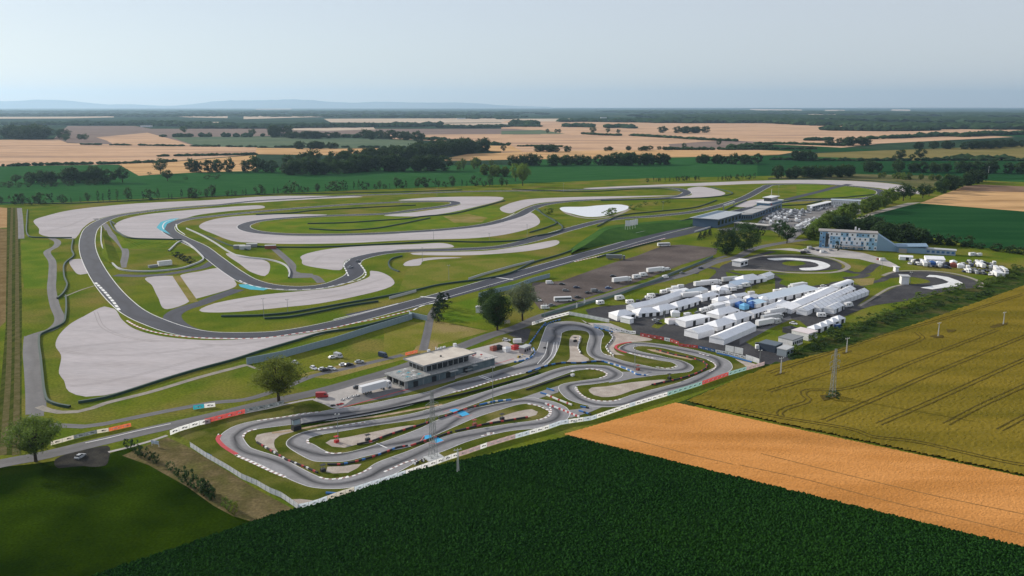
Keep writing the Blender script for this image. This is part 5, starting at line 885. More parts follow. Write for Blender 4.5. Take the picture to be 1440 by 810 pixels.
# ================================================================ the kart clubhouse
CH_A = (-45.0,343.5); CH_B = (-8.2,377.1)
def clubhouse():
    a, L, rz = frame(CH_A, CH_B); r = root('clubhouse', a, rz, 'two-storey grey kart clubhouse with flat cream roof beside the start straight', 'building')
    def P(name, mat, *boxes, parent=r):
        m = MB()
        for x0, x1, y0, y1, z0, z1 in boxes: m.box((x0 + x1) / 2, (y0 + y1) / 2, z0, x1 - x0, y1 - y0, z1 - z0)
        return m.build(name, mat, parent)
    P('ground_floor', pm('blue_grey_render', (0.10, 0.135, 0.15), (0.14, 0.175, 0.19), scale=.4, rough=.9, fine=.05), (0, 36.5, .3, 14.5, 0, 3.55), (36.5, L, .0, 13.2, 0, 3.6))
    P('garage_floor', c_concrete, (-1.6, 0, .6, 14, 0, .3))
    P('left_wing', c_concrete, (-1.5, 0, .3, .9, 0, 3.55), (-1.5, 0, 13.9, 14.5, 0, 3.55), (-1.5, -1.1, 4.6, 5.2, 0, 3.55), (-1.5, -1.1, 9.4, 10, 0, 3.55), (-1.5, 0, .3, 14.5, 3.2, 3.55))
    for y0, y1 in ((1.1, 4.4), (5.4, 9.2), (10.2, 13.7)): P('garage_door', c_dark, (-.25, -.04, y0, y1, .3, 3.1))
    P('terrace_slab', c_concrete, (-2.2, 12, -.6, 15.2, 3.56, 3.9), (12, 36.5, -.8, 15.2, 3.56, 3.85))
    P('roof_terrace', pm('pale_terrace', (0.50, 0.48, 0.46), rough=.9), (36.5, L + 1.6, -.5, 13.8, 3.62, 3.95))
    P('upper_floor', c_grey, (12.2, 37.5, 4.2, 16.2, 3.9, 7.05))
    # window bays of the upper floor, each with frame
    x = 12.9; w_ = None
    for k in range(8):
        g = P('window', c_glass, (x, x + 2.75, 4.06, 4.16, 4.0, 7.0)); fr = P('window_frame', c_lgrey, (x - .22, x - .02, 3.9, 4.15, 4.0, 7.0), parent=g)
        P('mullion', c_dark, (x + 1.2, x + 1.3, 3.99, 4.05, 4.3, 6.9), parent=g); x += 3.05
    for k in range(4):
        y = 5.0 + k * 2.8; g = P('window', c_glass, (12.05, 12.15, y, y + 2.5, 4.0, 7.0)); P('window_frame', c_lgrey, (11.95, 12.1, y - .3, y - .05, 4.0, 7.0), parent=g)
    P('roof', c_cream, (10.2, 40.4, 2.5, 17.5, 7.45, 7.62))
    P('roof_edge', c_grey, (10.0, 40.6, 2.3, 2.5, 7.05, 7.72), (10.0, 40.6, 17.5, 17.7, 7.05, 7.9), (10.0, 10.2, 2.5, 17.5, 7.05, 7.72), (40.4, 40.6, 2.5, 17.5, 7.05, 7.72), (10.2, 40.4, 2.5, 17.5, 7.1, 7.4))
    m = MB()
    for t in range(0, 12): m.tube((-2 + t * 1.25, -.5, 3.9), (-2 + t * 1.25, -.5, 4.9), .04, n=4)
    for t in range(0, 12): m.tube((-2.1, -.4 + t * 1.35, 3.9), (-2.1, -.4 + t * 1.35, 4.9), .04, n=4)
    m.tube((-2.1, -.5, 4.9), (12, -.5, 4.9), .05, n=4); m.tube((-2.1, -.5, 4.9), (-2.1, 15, 4.9), .05, n=4); m.tube((-2.1, -.5, 4.4), (12, -.5, 4.4), .03, n=4)
    m.tube((12, -.7, 4.85), (L + 1.3, -.4, 4.85), .05, n=4); 
    for t in range(26): m.tube((12 + t * 1.5, -.6, 3.85), (12 + t * 1.5, -.6, 4.85), .04, n=4)
    m.build('railing', c_steel, r)
    for k, x in enumerate((3, 8, 13, 17, 21, 26, 31)): P('downpipe' if k % 2 else 'door', c_dark if k % 2 == 0 else c_grey, (x, x + (2.4 if k % 2 == 0 else .3), .12, .29, 0, 2.5))
    P('stair', c_steel, (31, 35, -2.0, -.8, 1.8, 2.0), (34.5, 37.5, -2.6, -.8, 3.2, 3.35), (28, 31, -2, -.8, .6, .8)); P('canopy', c_lgrey, (22, 26.5, -1.8, .2, 3.0, 3.2))
    P('chimney', c_white2, (38.6, 40.0, 16.2, 17.4, 7.6, 9.2)); P('roof_vent', c_dark, (24, 24.6, 8, 8.6, 7.6, 8.3)); P('aerial_box', c_white2, (24, 25.4, 17.6, 18.4, 7.6, 8.8), (28.6, 29, 17.7, 18.1, 7.6, 9.3), (29.6, 30.8, 17.6, 18.2, 7.6, 8.5), (31.4, 32.2, 17.6, 18.2, 7.6, 8.7), (33, 34.4, 17.6, 18.2, 7.6, 8.6))
    # things on the terraces
    def at(x, y, z): c, s = math.cos(rz), math.sin(rz); return (a.x + x * c - y * s, a.y + x * s + y * c, z + .05)
    for k, (x, y) in enumerate(((1.5, 2.5), (4.5, 2.2), (7.5, 2.4), (2, 6.5), (5, 7), (8.5, 8), (3, 11), (7, 12))):
        o = MB(); o.tube((0, 0, 0), (0, 0, .7), .08); o.tube((0, 0, .7), (0, 0, .76), .6, n=10); o.box(1.0, 0, .4, .45, .45, .08); o.box(-1.0, 0, .4, .45, .45, .08)
        t = o.build('terrace_table', c_white2 if k % 2 else c_teal, None, at(x, y, 3.9), rz)
        tag(t, '%s table with stools on the clubhouse terrace, %s from the near corner' % ('white' if k % 2 else 'teal', nth(k)), 'table', 'tables on the clubhouse terrace')
    for k, (x, y) in enumerate(((39.5, 8), (42, 6.5), (44, 7.5), (41.2, 9.5), (45.8, 5))):
        o = MB(); o.tube((0, 0, 0), (0, 0, 1.1), .08); o.tube((0, 0, 1.0), (0, 0, 1.35), .75, .1, n=8)
        t = o.build('terrace_stool', c_red, None, at(x, y, 3.95), rz); tag(t, 'red bistro umbrella table on the pale roof terrace, %s from the left' % nth(k), 'table', 'red tables on the roof terrace')
clubhouse()
# ================================================================ hotel with chequered blue and white front
def hotel():
    HA, HB = (266.5,713.0), (309.3,696.9); a, L, rz = frame(HA, HB); r = root('hotel', a, rz, 'long hotel with chequered blue and white front and small dark windows', 'building')
    H_ = 14.0
    m = MB(); m.box(L / 2, 6.5, 0, L, 13, H_); m.build('wall', plain('hotel_white', (0.62, 0.64, 0.67)), r)
    cols = [plain('hotel_b1', (0.16, 0.32, 0.48)), plain('hotel_b2', (0.30, 0.50, 0.66)), plain('hotel_w', (0.80, 0.81, 0.83)), plain('hotel_b3', (0.08, 0.20, 0.36))]
    rnd = random.Random(4); nx = 22; pan = {}
    for i in range(nx):
        for j in range(4):
            k = rnd.choice((0, 1, 2, 2, 2, 1)) if i > 2 else rnd.choice((0, 3, 0, 1)); x = L * i / nx
            if k not in pan: q = MB(); q.box(L / nx / 2, -.06, 0, L / nx - .06, .12, H_ / 4 - .06); o = q.build('facade_panel', cols[k], r); pan[k] = o.data
            else: o = bpy.data.objects.new('facade_panel', pan[k]); COL.objects.link(o); o.parent = r
            o.location = (x, 0, H_ * j / 4 + .03)
            if (i + j) % 2:
                if 'w' not in pan: q = MB(); q.box(0, -.16, 0, 1.1, .10, 1.5); w = q.build('window', c_glass, r); pan['w'] = w.data
                else: w = bpy.data.objects.new('window', pan['w']); COL.objects.link(w); w.parent = r
                w.location = (x + L / nx / 2, 0, H_ * j / 4 + 1.1)
    m = MB(); m.box(-.06, 6.5, 0, .12, 13, H_); m.build('end_panel', cols[0], r)
    m = MB(); m.box(L * .13, -.25, 1, 2.6, .12, 11.5); m.build('stair_window', c_glass, r)
    m = MB(); m.box(L / 2 - .5, 6.5, H_ + .01, L + 2, 14.2, .8); m.build('roof', plain('roof_grey', (0.30, 0.28, 0.27), .9), r)
    m = MB(); x1 = L + 16; m.mesh([(L, 0, 0), (x1, 0, 0), (x1, 0, 4), (L, 0, H_), (L, 13, 0), (x1, 13, 0), (x1, 13, 4), (L, 13, H_)], [(0, 1, 2, 3), (7, 6, 5, 4), (3, 2, 6, 7), (1, 5, 6, 2)]); m.build('sloping_wing', plain('wing', (.22,.33,.44)), r)
    m = MB(); m.box(L + 27, 5, 0, 22, 16, 4.6); m.build('low_wing', plain('wing', (.22,.33,.44)), r)
    m = MB(); m.mesh([(L + 15, -4, 4.4), (L + 39, -4, 5.8), (L + 39, 14, 5.8), (L + 15, 14, 4.4), (L + 15, -4, 4.9), (L + 39, -4, 6.4), (L + 39, 14, 6.4), (L + 15, 14, 4.9)], [(3, 2, 1, 0), (4, 5, 6, 7), (0, 1, 5, 4), (1, 2, 6, 5), (2, 3, 7, 6), (3, 0, 4, 7)]); m.build('low_roof', plain('low_roof_blue', (0.17, 0.26, 0.36)), r)
    m = MB(); m.box(L + 20, -3, 0, 6, 5, 3.4); m.box(L * .55, -4, 2.6, 20, 6, .5); m.build('porch', plain('porch_grey', (.33, .31, .29)), r)
    m = MB(); m.box(L * .62, 10, H_ + .8, 1.4, 1.4, 3.2); m.box(L * .68, 10, H_ + .8, 1.3, 1.3, 2.2); m.build('chimney', c_white2, r)
hotel()
# ================================================================ pit building, tower, sheds
def simple_building(a, b, w, h, label, wallm, roofm, name='building', cat='building', group=None, rh=.4, over=.6, win=0, winm=None, band=None, z2=None, door=None):
    a, L, rz = frame(a, b); r = root(name, a, rz, label, cat, group)
    m = MB(); m.box(L / 2, w / 2, 0, L, w, h); m.build('wall', wallm, r)
    m = MB()
    if z2: m.mesh([(-over, -over, h + .01), (L + over, -over, h + .01), (L + over, w + over, z2), (-over, w + over, z2), (-over, -over, h + rh), (L + over, -over, h + rh), (L + over, w + over, z2 + rh), (-over, w + over, z2 + rh)], [(3, 2, 1, 0), (4, 5, 6, 7), (0, 1, 5, 4), (1, 2, 6, 5), (2, 3, 7, 6), (3, 0, 4, 7)])
    else: m.box(L / 2, w / 2, h + .01, L + 2 * over, w + 2 * over, rh)
    m.build('roof', roofm, r)
    for k in range(win):
        m = MB(); m.box(L * (k + .5) / win, -.05, h * .3, L / win * .6, .12, h * .45); m.build('window', winm or c_glass, r)
    if band: m = MB(); m.box(L / 2, -.08, h * .78, L, .12, h * .2); m.build('fascia', band, r)
    return r
c_pit = plain('pit_blue', (0.075, 0.125, 0.19)); c_pitroof = pm('ribbed_roof', (0.40, 0.43, 0.46), (0.34, 0.37, 0.40), scale=.3, rough=.5, fine=.1, fscale=.8)
simple_building((205.8,829.7), (245.0,884.4), 26, 9, 'tall blue grandstand building with pale sloping roof at the end of the pit lane', c_pit, c_pitroof, z2=8.4, win=7, over=2.5)
for k, (p, q, w, h) in enumerate((((245.8,887.5), (258.6,890.7), 16, 6), ((259.5,893.9), (284.0,930.5), 14, 6.5), ((284.0,930.5), (319.1,985.3), 14, 7))):
    simple_building(p, q, w, h, ['grey pit garage block next to the tall grandstand building', 'middle grey pit garage block with pale flat roof', 'right pit garage block below the control tower'][k], c_pit, plain('pit_roof%d' % k, (.36, .36, .36), .9), win=5, group='pit garages')
def tower():
    a, L, rz = frame((296.1,958.9), (322.5,993.1)); r = root('control_tower', a, rz, 'white and blue race control tower above the pit garages', 'tower')
    m = MB(); m.box(L / 2, 7, 0, L, 14, 10); m.build('wall', plain('tower_blue', (.12, .22, .34)), r)
    m = MB(); m.box(L / 2, 7, 10.01, L + 4, 17, .8); m.build('roof', c_white2, r); m = MB(); m.box(L * .6, 7, 10.8, L * .5, 9, 4); m.build('control_room', c_glass, r)
    m = MB(); m.box(L * .6, 7, 14.8, L * .62, 11, .6); m.build('tower_roof', c_white2, r); m = MB(); m.tube((L * .6, 7, 15.4), (L * .6, 7, 24), .18); m.build('mast', c_white2, r)
    m = MB(); m.box(L * .2, -.1, 2, 3, .3, 7); m.build('banner', c_red, r)
tower()
simple_building((225.0,836.9), (252.1,815.0), 9, 4.2, 'long low shed with pale roof between the pit building and two round trees', plain('shed_wall', (.16, .15, .15)), pm('shed_roof', (.5, .48, .45), (.42, .4, .38), scale=.3), win=6, winm=c_dark)
simple_building((393.7,1025.4), (424.7,1013.1), 14, 6.5, 'white paddock garages with row of openings by the far circuit bend', c_white2, plain('garage_roof', (.36, .42, .48)), win=12, winm=c_lgrey)
simple_building((356.5,983.7), (399.3,1033.9), 7, 3.6, 'flat white canopy along the edge of the far car park', plain('canopy_wall', (.3, .32, .35)), c_white2, win=8, winm=c_dark)
simple_building((340.3,683.0), (363.3,671.7), 7, 4, 'low blue and white service building behind the bend car park', plain('service_wall', (.35, .42, .5)), plain('service_roof', (.42, .44, .46)), win=7, winm=plain('service_blue', (.05, .14, .32)))
simple_building((174.0,622.9), (182.0,631.3), 7, 4.0, 'small white kiosk at the left end of the skid circle', c_white2, c_white2, win=2, name='kiosk', cat='kiosk')
simple_building((267.7,559.6), (272.5,558.6), 6, 5.5, 'white box hut on the grass inside the handling bend', c_white2, c_lgrey, name='kiosk', cat='kiosk')
simple_building((283.6,603.8), (286.0,603.8), 4, 3.4, 'tiny white hut on the border of the handling bend', c_white2, c_white2, name='kiosk', cat='kiosk')
simple_building((-21.5,479.2), (-16.8,478.5), 3.5, 3.2, 'small white hut on the mown lawn beside the leaning tree', c_white2, c_lgrey, name='kiosk', cat='kiosk', over=.3)
# ================================================================ kart paddock tents
WT = [
 ((60.0,460.4), (71.4,465.8), 13, 3.5, 7, 'hip', 'white race awning with red stripe nearest the kart track gate', 2, None),
 ((61.6,458.1), (66.3,453.3), 5, 3.4, 3.6, 'flat', 'white block tent beside the red-striped awning', 0, None),
 ((73.0,481.3), (87.1,492.2), 10, 3.2, 6.2, 'gable', 'long white tent behind the first hipped tents, left end of the back row', 0, None),
 ((87.2,493.2), (98.7,505.7), 10, 3.2, 6.2, 'gable', 'long white tent in the middle of the back row behind the hipped tents', 0, None),
 ((98.9,506.8), (111.0,520.0), 10, 3, 6, 'gable', 'long white tent at the right end of the back row', 0, None),
 ((73.4,468.0), (86.6,472.6), 12, 3, 6.5, 'hip', 'first hipped white tent of the front row, left of the lamp', 3, None),
 ((86.6,472.6), (99.3,483.2), 13, 3, 6.8, 'hip', 'second hipped white tent of the front row, right of the lamp', 3, None),
 ((99.3,483.2), (113.9,498.3), 12, 3, 6.6, 'hip', 'third hipped white tent of the front row', 3, None),
 ((107.7,493.2), (117.1,501.9), 10, 3, 5.8, 'gable', 'white tent of the front row with open side bays', 3, None),
 ((119.4,507.9), (132.6,518.4), 9, 3, 5.6, 'hip', 'white tent with scalloped roof at the bend of the front row', 2, None),
 ((106.1,523.4), (117.2,530.3), 8, 3, 4, 'mono', 'white lean-to awning behind the back row', 0, None),
 ((116.3,523.4), (128.9,533.9), 8, 3, 4.2, 'mono', 'grey blue truck awning behind the scalloped tent', 0, plain('awning_grey', (.36, .42, .48))),
 ((135.0,529.2), (141.5,530.3), 9, 3.4, 6, 'hip', 'tall white pagoda cluster above the scalloped tent', 0, None),
 ((134.9,537.4), (139.4,538.6), 9, 3.4, 5, 'hip', 'small white pagoda behind the tall pagoda cluster', 1, None),
 ((143.3,537.4), (151.0,544.7), 9, 3.2, 5.5, 'hip', 'white pagoda right of the tall pagoda cluster', 1, None),
 ((151.3,546.0), (163.1,556.0), 9, 3.2, 5.2, 'mono', 'blue shaded lean-to tent with dark openings in the upper row', 3, plain('shade_blue', (.40, .50, .62))),
 ((158.6,557.3), (175.2,567.8), 15, 3.4, 8, 'hip', 'largest hipped tent at the top of the paddock', 3, None),
 ((175.5,567.8), (178.5,570.5), 9, 3, 5, 'gable', 'narrow white tent between the largest hipped tent and the last one', 0, None),
 ((179.8,573.7), (187.0,581.4), 10, 3.4, 6, 'gable', 'last white tent at the far end of the upper row', 0, None),
 ((92.9,469.5), (97.7,469.5), 6, 3.2, 5, 'hip', 'single white pagoda standing on the grass strip', 0, None),
 ((87.9,452.3), (94.2,454.0), 7, 3, 4.2, 'hip', 'low white tent with pink lower wall near the grass strip', 0, plain('pinkish', (.66, .60, .60))),
 ((96.1,445.5), (112.0,456.8), 11, 4.2, 4.6, 'flat', 'flat topped white tent with raised canopy behind the nearest gable tent', 2, None),
 ((97.9,422.0), (108.7,431.3), 13, 4, 6.6, 'gable', 'white gable marquee standing alone on the dark paddock asphalt', 0, None),
 ((111.9,437.7), (125.0,449.9), 13, 3, 6.8, 'hip', 'hipped white tent right behind the lone gable marquee', 2, None),
 ((125.9,451.6), (138.3,464.0), 13, 3.4, 7, 'hip', 'hipped white tent with dark lettering marks on its roof', 2, None),
 ((119.2,464.0), (134.3,476.4), 13, 3, 7, 'hip', 'white tent with grey pattern behind the hipped tents', 2, None),
 ((139.8,466.2), (151.3,476.4), 8, 3.4, 5.6, 'gable', 'long ridge tent right of the lettered tent, nearer half', 4, None),
 ((151.7,477.0), (163.5,489.2), 8, 3.4, 5.6, 'gable', 'long ridge tent right of the lettered tent, further half', 3, None),
 ((160.2,483.2), (169.5,499.4), 7, 3, 5, 'hip', 'small white tent at the right end of the long ridge tents', 0, None),
 ((127.0,499.4), (135.3,504.0), 8, 3, 6, 'hip', 'white pagoda with tall peak in the middle of the paddock', 0, None),
 ((136.0,507.9), (140.7,509.6), 7, 3, 5, 'hip', 'white square tent right of the tall peaked pagoda', 0, None),
 ((141.9,512.2), (150.3,516.6), 7, 3, 5, 'gable', 'white tent above the blue awnings', 1, None),
 ((133.0,493.2), (144.5,503.6), 8, 3, 5, 'hip', 'white tent left of the blue awnings', 0, None),
 ((122.4,487.2), (130.1,493.2), 5, 3, 3.6, 'mono', 'narrow white awning behind the grey patterned tent', 0, None),
 ((148.3,491.2), (156.4,497.3), 8, 3.2, 4.6, 'mono', 'blue and white team awning with pale roof', 1, plain('pale_blue_roof', (.42, .60, .74))),
 ((148.6,505.7), (157.9,512.2), 8, 3, 5.6, 'hip', 'white tent with pitched roof behind the blue awnings', 0, None),
 ((154.8,503.6), (160.2,503.6), 9, 3, 5.6, 'hip', 'white tent left of the wide flat roofed tents', 0, None),
 ((159.9,502.5), (182.1,518.9), 14, 3.4, 4.8, 'mono', 'wide pale blue lean-to tent, nearer of two joined', 3, plain('flat_blue1', (.48, .55, .63))),
 ((182.2,518.9), (202.1,533.9), 16, 3.4, 4.8, 'mono', 'wide pale blue lean-to tent, further of two joined', 3, plain('flat_blue2', (.50, .57, .64))),
 ((108.7,410.9), (133.2,438.5), 12, 3.8, 6.6, 'gable', 'long white marquee with black arrow marks nearest the kart track', 0, None),
 ((164.6,476.4), (174.3,487.2), 12, 3.4, 5.4, 'mono', 'white sloping awning in the fourth row, first from the kart track', 0, None),
 ((174.3,487.2), (192.8,507.9), 12, 3.4, 6, 'gable', 'white tent in the middle of the fourth row', 3, None),
 ((193.4,508.9), (213.6,532.7), 12, 3.2, 5.6, 'gable', 'white and blue tent at the far end of the fourth row', 2, None),
 ((215.5,537.4), (232.8,554.7), 8, 3.6, 5.8, 'arch', 'white tunnel tent near the junction at the top of the paddock', 3, None),
]
for a, b, w, he, hr, st, lab, gp, rm in WT: tent(a, b, w, he, hr, st, lab, roofm=rm, gaps=gp)
for a, b, w, lab, bays, gp in (((172.4,472.1), (225.8,533.9), 9, 'long white hall tent with many ribs, left of the two longest', 14, 6), ((182.8,478.4), (231.1,526.1), 8, 'long white hall tent at the outer edge of the paddock', 12, 0), ((189.4,475.5), (200.0,487.2), 9, 'short white gable tent in front of the outer hall tent', 3, 2)):
    tent(a, b, w, 3.6, 6.2, 'gable', lab, bays=bays, gaps=gp)
simple_building((142.4,406.6), (150.2,413.8), 8, 3.6, 'white container office with grey flat roof by the wheat hedge', c_white2, c_grey, win=5, name='container_office', cat='container', group='containers by the hedge', over=.15)
simple_building((154.8,418.7), (161.5,424.3), 10, 3.6, 'white container with pinkish roof beside the awnings', c_white2, plain('pink_roof', (.68, .60, .60)), win=3, winm=c_lgrey, name='container_office', cat='container', group='containers by the hedge', over=.15)
simple_building((130.7,396.9), (136.0,402.4), 9, 3.4, 'dark blue container office next to the white van', plain('navy', (.03, .045, .07)), plain('navy_roof', (.10, .13, .16)), name='container_office', cat='container', group='containers by the hedge', over=.1)
simple_building((134.0,390.0), (139.3,395.6), 5, 3.4, 'small grey hut at the corner of the wheat field', plain('hut', (.25, .29, .32)), c_lgrey, win=2, name='container_office', cat='container', group='containers by the hedge', over=.15)
tent((149.7,430.8), (154.7,433.7), 6, 2.8, 4, 'hip', 'black square gazebo on the grass by the pink roofed container', name='gazebo', roofm=c_dark, wallm=c_dark, group='gazebos')
for k in range(5):
    q = [(162.8,432.1),(168.0,436.9),(173.0,441.8),(178.3,447.1),(183.5,452.8)]; a = Vector(q[k]); b = a + Vector((5.2, 3.4))
    tent(tuple(a), tuple(b), 5, 2.7, 4.3, 'hip', 'white gazebo in the row by the hedge, %s from the containers' % nth(k), name='gazebo', group='gazebos', gaps=1)
for k, (q, c) in enumerate((((139.8,486.2), plain('canopy_lblue', (.16, .45, .72))), ((138.5,491.2), c_blue), ((145.9,491.2), c_blue), ((148.3,501.5), c_blue))):
    a = Vector(q); tent(tuple(a), tuple(a + Vector((3.6, 2.6))), 4, 2.4, 3.8, 'hip', '%s team canopy among the white tents, %s of four' % ('light blue' if k == 0 else 'blue', nth(k)), name='gazebo', roofm=c, wallm=c, group='blue canopies')
# ================================================================ vehicles
def wheel_data(r=.34, w=.24):
    m = MB(); m.tube((0, -w / 2, 0), (0, w / 2, 0), r, n=12, m=0); m.tube((0, -w / 2 - .01, 0), (0, w / 2 + .01, 0), r * .55, n=8, m=1)
    o = m.build('wheel', [c_tyre, c_steel]); d = o.data; bpy.data.objects.remove(o); return d
WHEEL = wheel_data(); WHEEL_B = wheel_data(.5, .35)
def loft(m, secs, mi=0, smooth=False):
    """secs: [(x, halfwidth_low, z_low, halfwidth_top, z_top)]"""
    vs = []
    for x, a, z0, b, z1 in secs: vs += [(x, -a, z0), (x, -a * 1.0, (z0 * .45 + z1 * .55)), (x, -b, z1), (x, b, z1), (x, a, (z0 * .45 + z1 * .55)), (x, a, z0)]
    n = len(secs); fs = []
    for i in range(n - 1):
        for k in range(6): fs.append((i * 6 + k, i * 6 + (k + 1) % 6, (i + 1) * 6 + (k + 1) % 6, (i + 1) * 6 + k)[::-1])
    fs += [tuple(range(6))[::-1], tuple(range((n - 1) * 6, n * 6))]; m.mesh(vs, fs, mi, smooth)
PAINT = dict(white=(.72, .72, .72), silver=(.42, .43, .44), grey=(.16, .17, .18), black=(.018, .018, .02), blue=(.03, .08, .22), red=(.38, .03, .03), navy=(.02, .035, .08))
def paint(c): return pm('paint_' + c, PAINT[c], rough=.3, spec=.6)
VP = {}
def vparts(kind, c):
    """(body mesh, glass mesh, wheels[(x,y,r)])"""
    if (kind, c) in VP: return VP[(kind, c)]
    b, g = MB(), MB(); W = []
    if kind in ('car', 'estate'):
        loft(b, [(-2.2, .78, .45, .7, .85), (-2.05, .88, .25, .82, .95), (-1.2, .9, .22, .85, 1.0), (.75, .9, .22, .84, .96), (1.7, .88, .24, .76, .80), (2.15, .76, .3, .62, .62)])
        xr = -1.9 if kind == 'estate' else -1.5
        loft(g, [(xr - .25, .8, .93, .78, .97), (xr + .15, .8, .93, .62, 1.40), (.15, .8, .93, .62, 1.42), (.95, .8, .90, .76, .94)])
        b.box((xr + .35) / 2, 0, 1.405, -xr + .1, 1.2, .05); W = [(1.35, .78), (-1.35, .78)]; r = .34
    elif kind == 'van':
        loft(b, [(-2.6, .9, .35, .86, 2.2), (-2.5, .96, .3, .88, 2.3), (1.2, .96, .3, .88, 2.3), (1.9, .96, .3, .80, 1.9), (2.2, .94, .3, .86, 1.15), (2.6, .86, .35, .8, .85)])
        g.box(1.35, 0, 1.3, .9, 1.93, .55); g.box(2.02, 0, 1.25, .25, 1.6, .5); W = [(1.7, .82), (-1.6, .82)]; r = .36
    elif kind == 'caravan':
        loft(b, [(-2.6, .95, .7, .85, 2.3), (-2.4, 1.08, .45, 1.0, 2.6), (2.1, 1.08, .45, 1.0, 2.6), (2.5, .98, .6, .8, 2.0)]); b.tube((2.5, 0, .5), (3.7, 0, .5), .06, n=5)
        g.box(-.6, 0, 1.4, 1.1, 2.19, .6); g.box(1.2, 0, 1.4, .9, 2.19, .6); W = [(-.1, 1.0)]; r = .33
    elif kind == 'motorhome':
        loft(b, [(-3.3, 1.1, .4, 1.05, 2.9), (1.6, 1.1, .4, 1.05, 2.95), (2.4, 1.05, .5, .9, 2.5), (2.7, 1.0, .4, .9, 1.5), (3.4, .9, .4, .8, 1.0)]); g.box(2.55, 0, 1.45, .4, 1.8, .6); g.box(-.5, 0, 1.5, 1.2, 2.24, .6); W = [(2.5, .98), (-1.9, .98)]; r = .36
    elif kind == 'truck':
        b.box(-2.2, 0, 1.15, 12.6, 2.5, 2.75); loft(b, [(4.6, 1.24, .55, 1.2, 3.3), (6.2, 1.24, .5, 1.2, 3.4), (6.7, 1.2, .5, 1.1, 2.2)]); b.box(2, 0, .8, 9, 1.0, .3, m=0)
        g.box(6.45, 0, 2.1, .35, 2.2, .8); g.box(5.8, 0, 2.1, .8, 2.52, .7); W = [(5.6, 1.1), (2.6, 1.1), (-5.2, 1.1), (-6.5, 1.1), (-3.9, 1.1)]; r = .5
    elif kind == 'bus':
        loft(b, [(-5.6, 1.2, .4, 1.15, 3.0), (5.3, 1.22, .4, 1.15, 3.1), (5.7, 1.15, .45, 1.0, 2.4)]); g.box(0, 0, 1.6, 10.4, 2.46, .8); W = [(3.7, 1.08), (-3.3, 1.08)]; r = .5
    elif kind == 'trailer':
        b.box(0, 0, .7, 4.2, 2.1, 2.0); b.tube((2.1, 0, .6), (3.4, 0, .5), .07, n=5); g.box(-2.11, 0, .9, .06, 1.8, 1.6); W = [(0, 1.0), (-.8, 1.0)]; r = .33
    o = b.build('b', paint(c)); bd = o.data; bpy.data.objects.remove(o); o = g.build('g', c_glass if kind != 'trailer' else c_lgrey); gd = o.data; bpy.data.objects.remove(o)
    VP[(kind, c)] = (bd, gd, W, r); return VP[(kind, c)]
def vehicle(p, rz, kind, c, label, group=None, small=False, z=.06):
    nm = {'car': 'parked_car', 'estate': 'parked_car', 'bus': 'coach', 'trailer': 'box_trailer', 'truck': 'semi_truck'}.get(kind, kind)
    cat = {'car': 'car', 'estate': 'car', 'bus': 'coach', 'trailer': 'trailer', 'truck': 'truck', 'motorhome': 'motorhome'}.get(kind, kind)
    bd, gd, W, r = vparts(kind, c); e = tag(empty(nm, (p[0], p[1], z), rz), label, cat, group)
    for n, d in (('body', bd), ('window_band', gd)): o = bpy.data.objects.new(n, d); COL.objects.link(o); o.parent = e
    if not small:
        for x, y in W:
            for s in (1, -1):
                o = bpy.data.objects.new('wheel', WHEEL if r < .45 else WHEEL_B); COL.objects.link(o); o.parent = e; o.location = (x, s * y, r)
    return e
RD = math.atan2(0.675, 0.738)
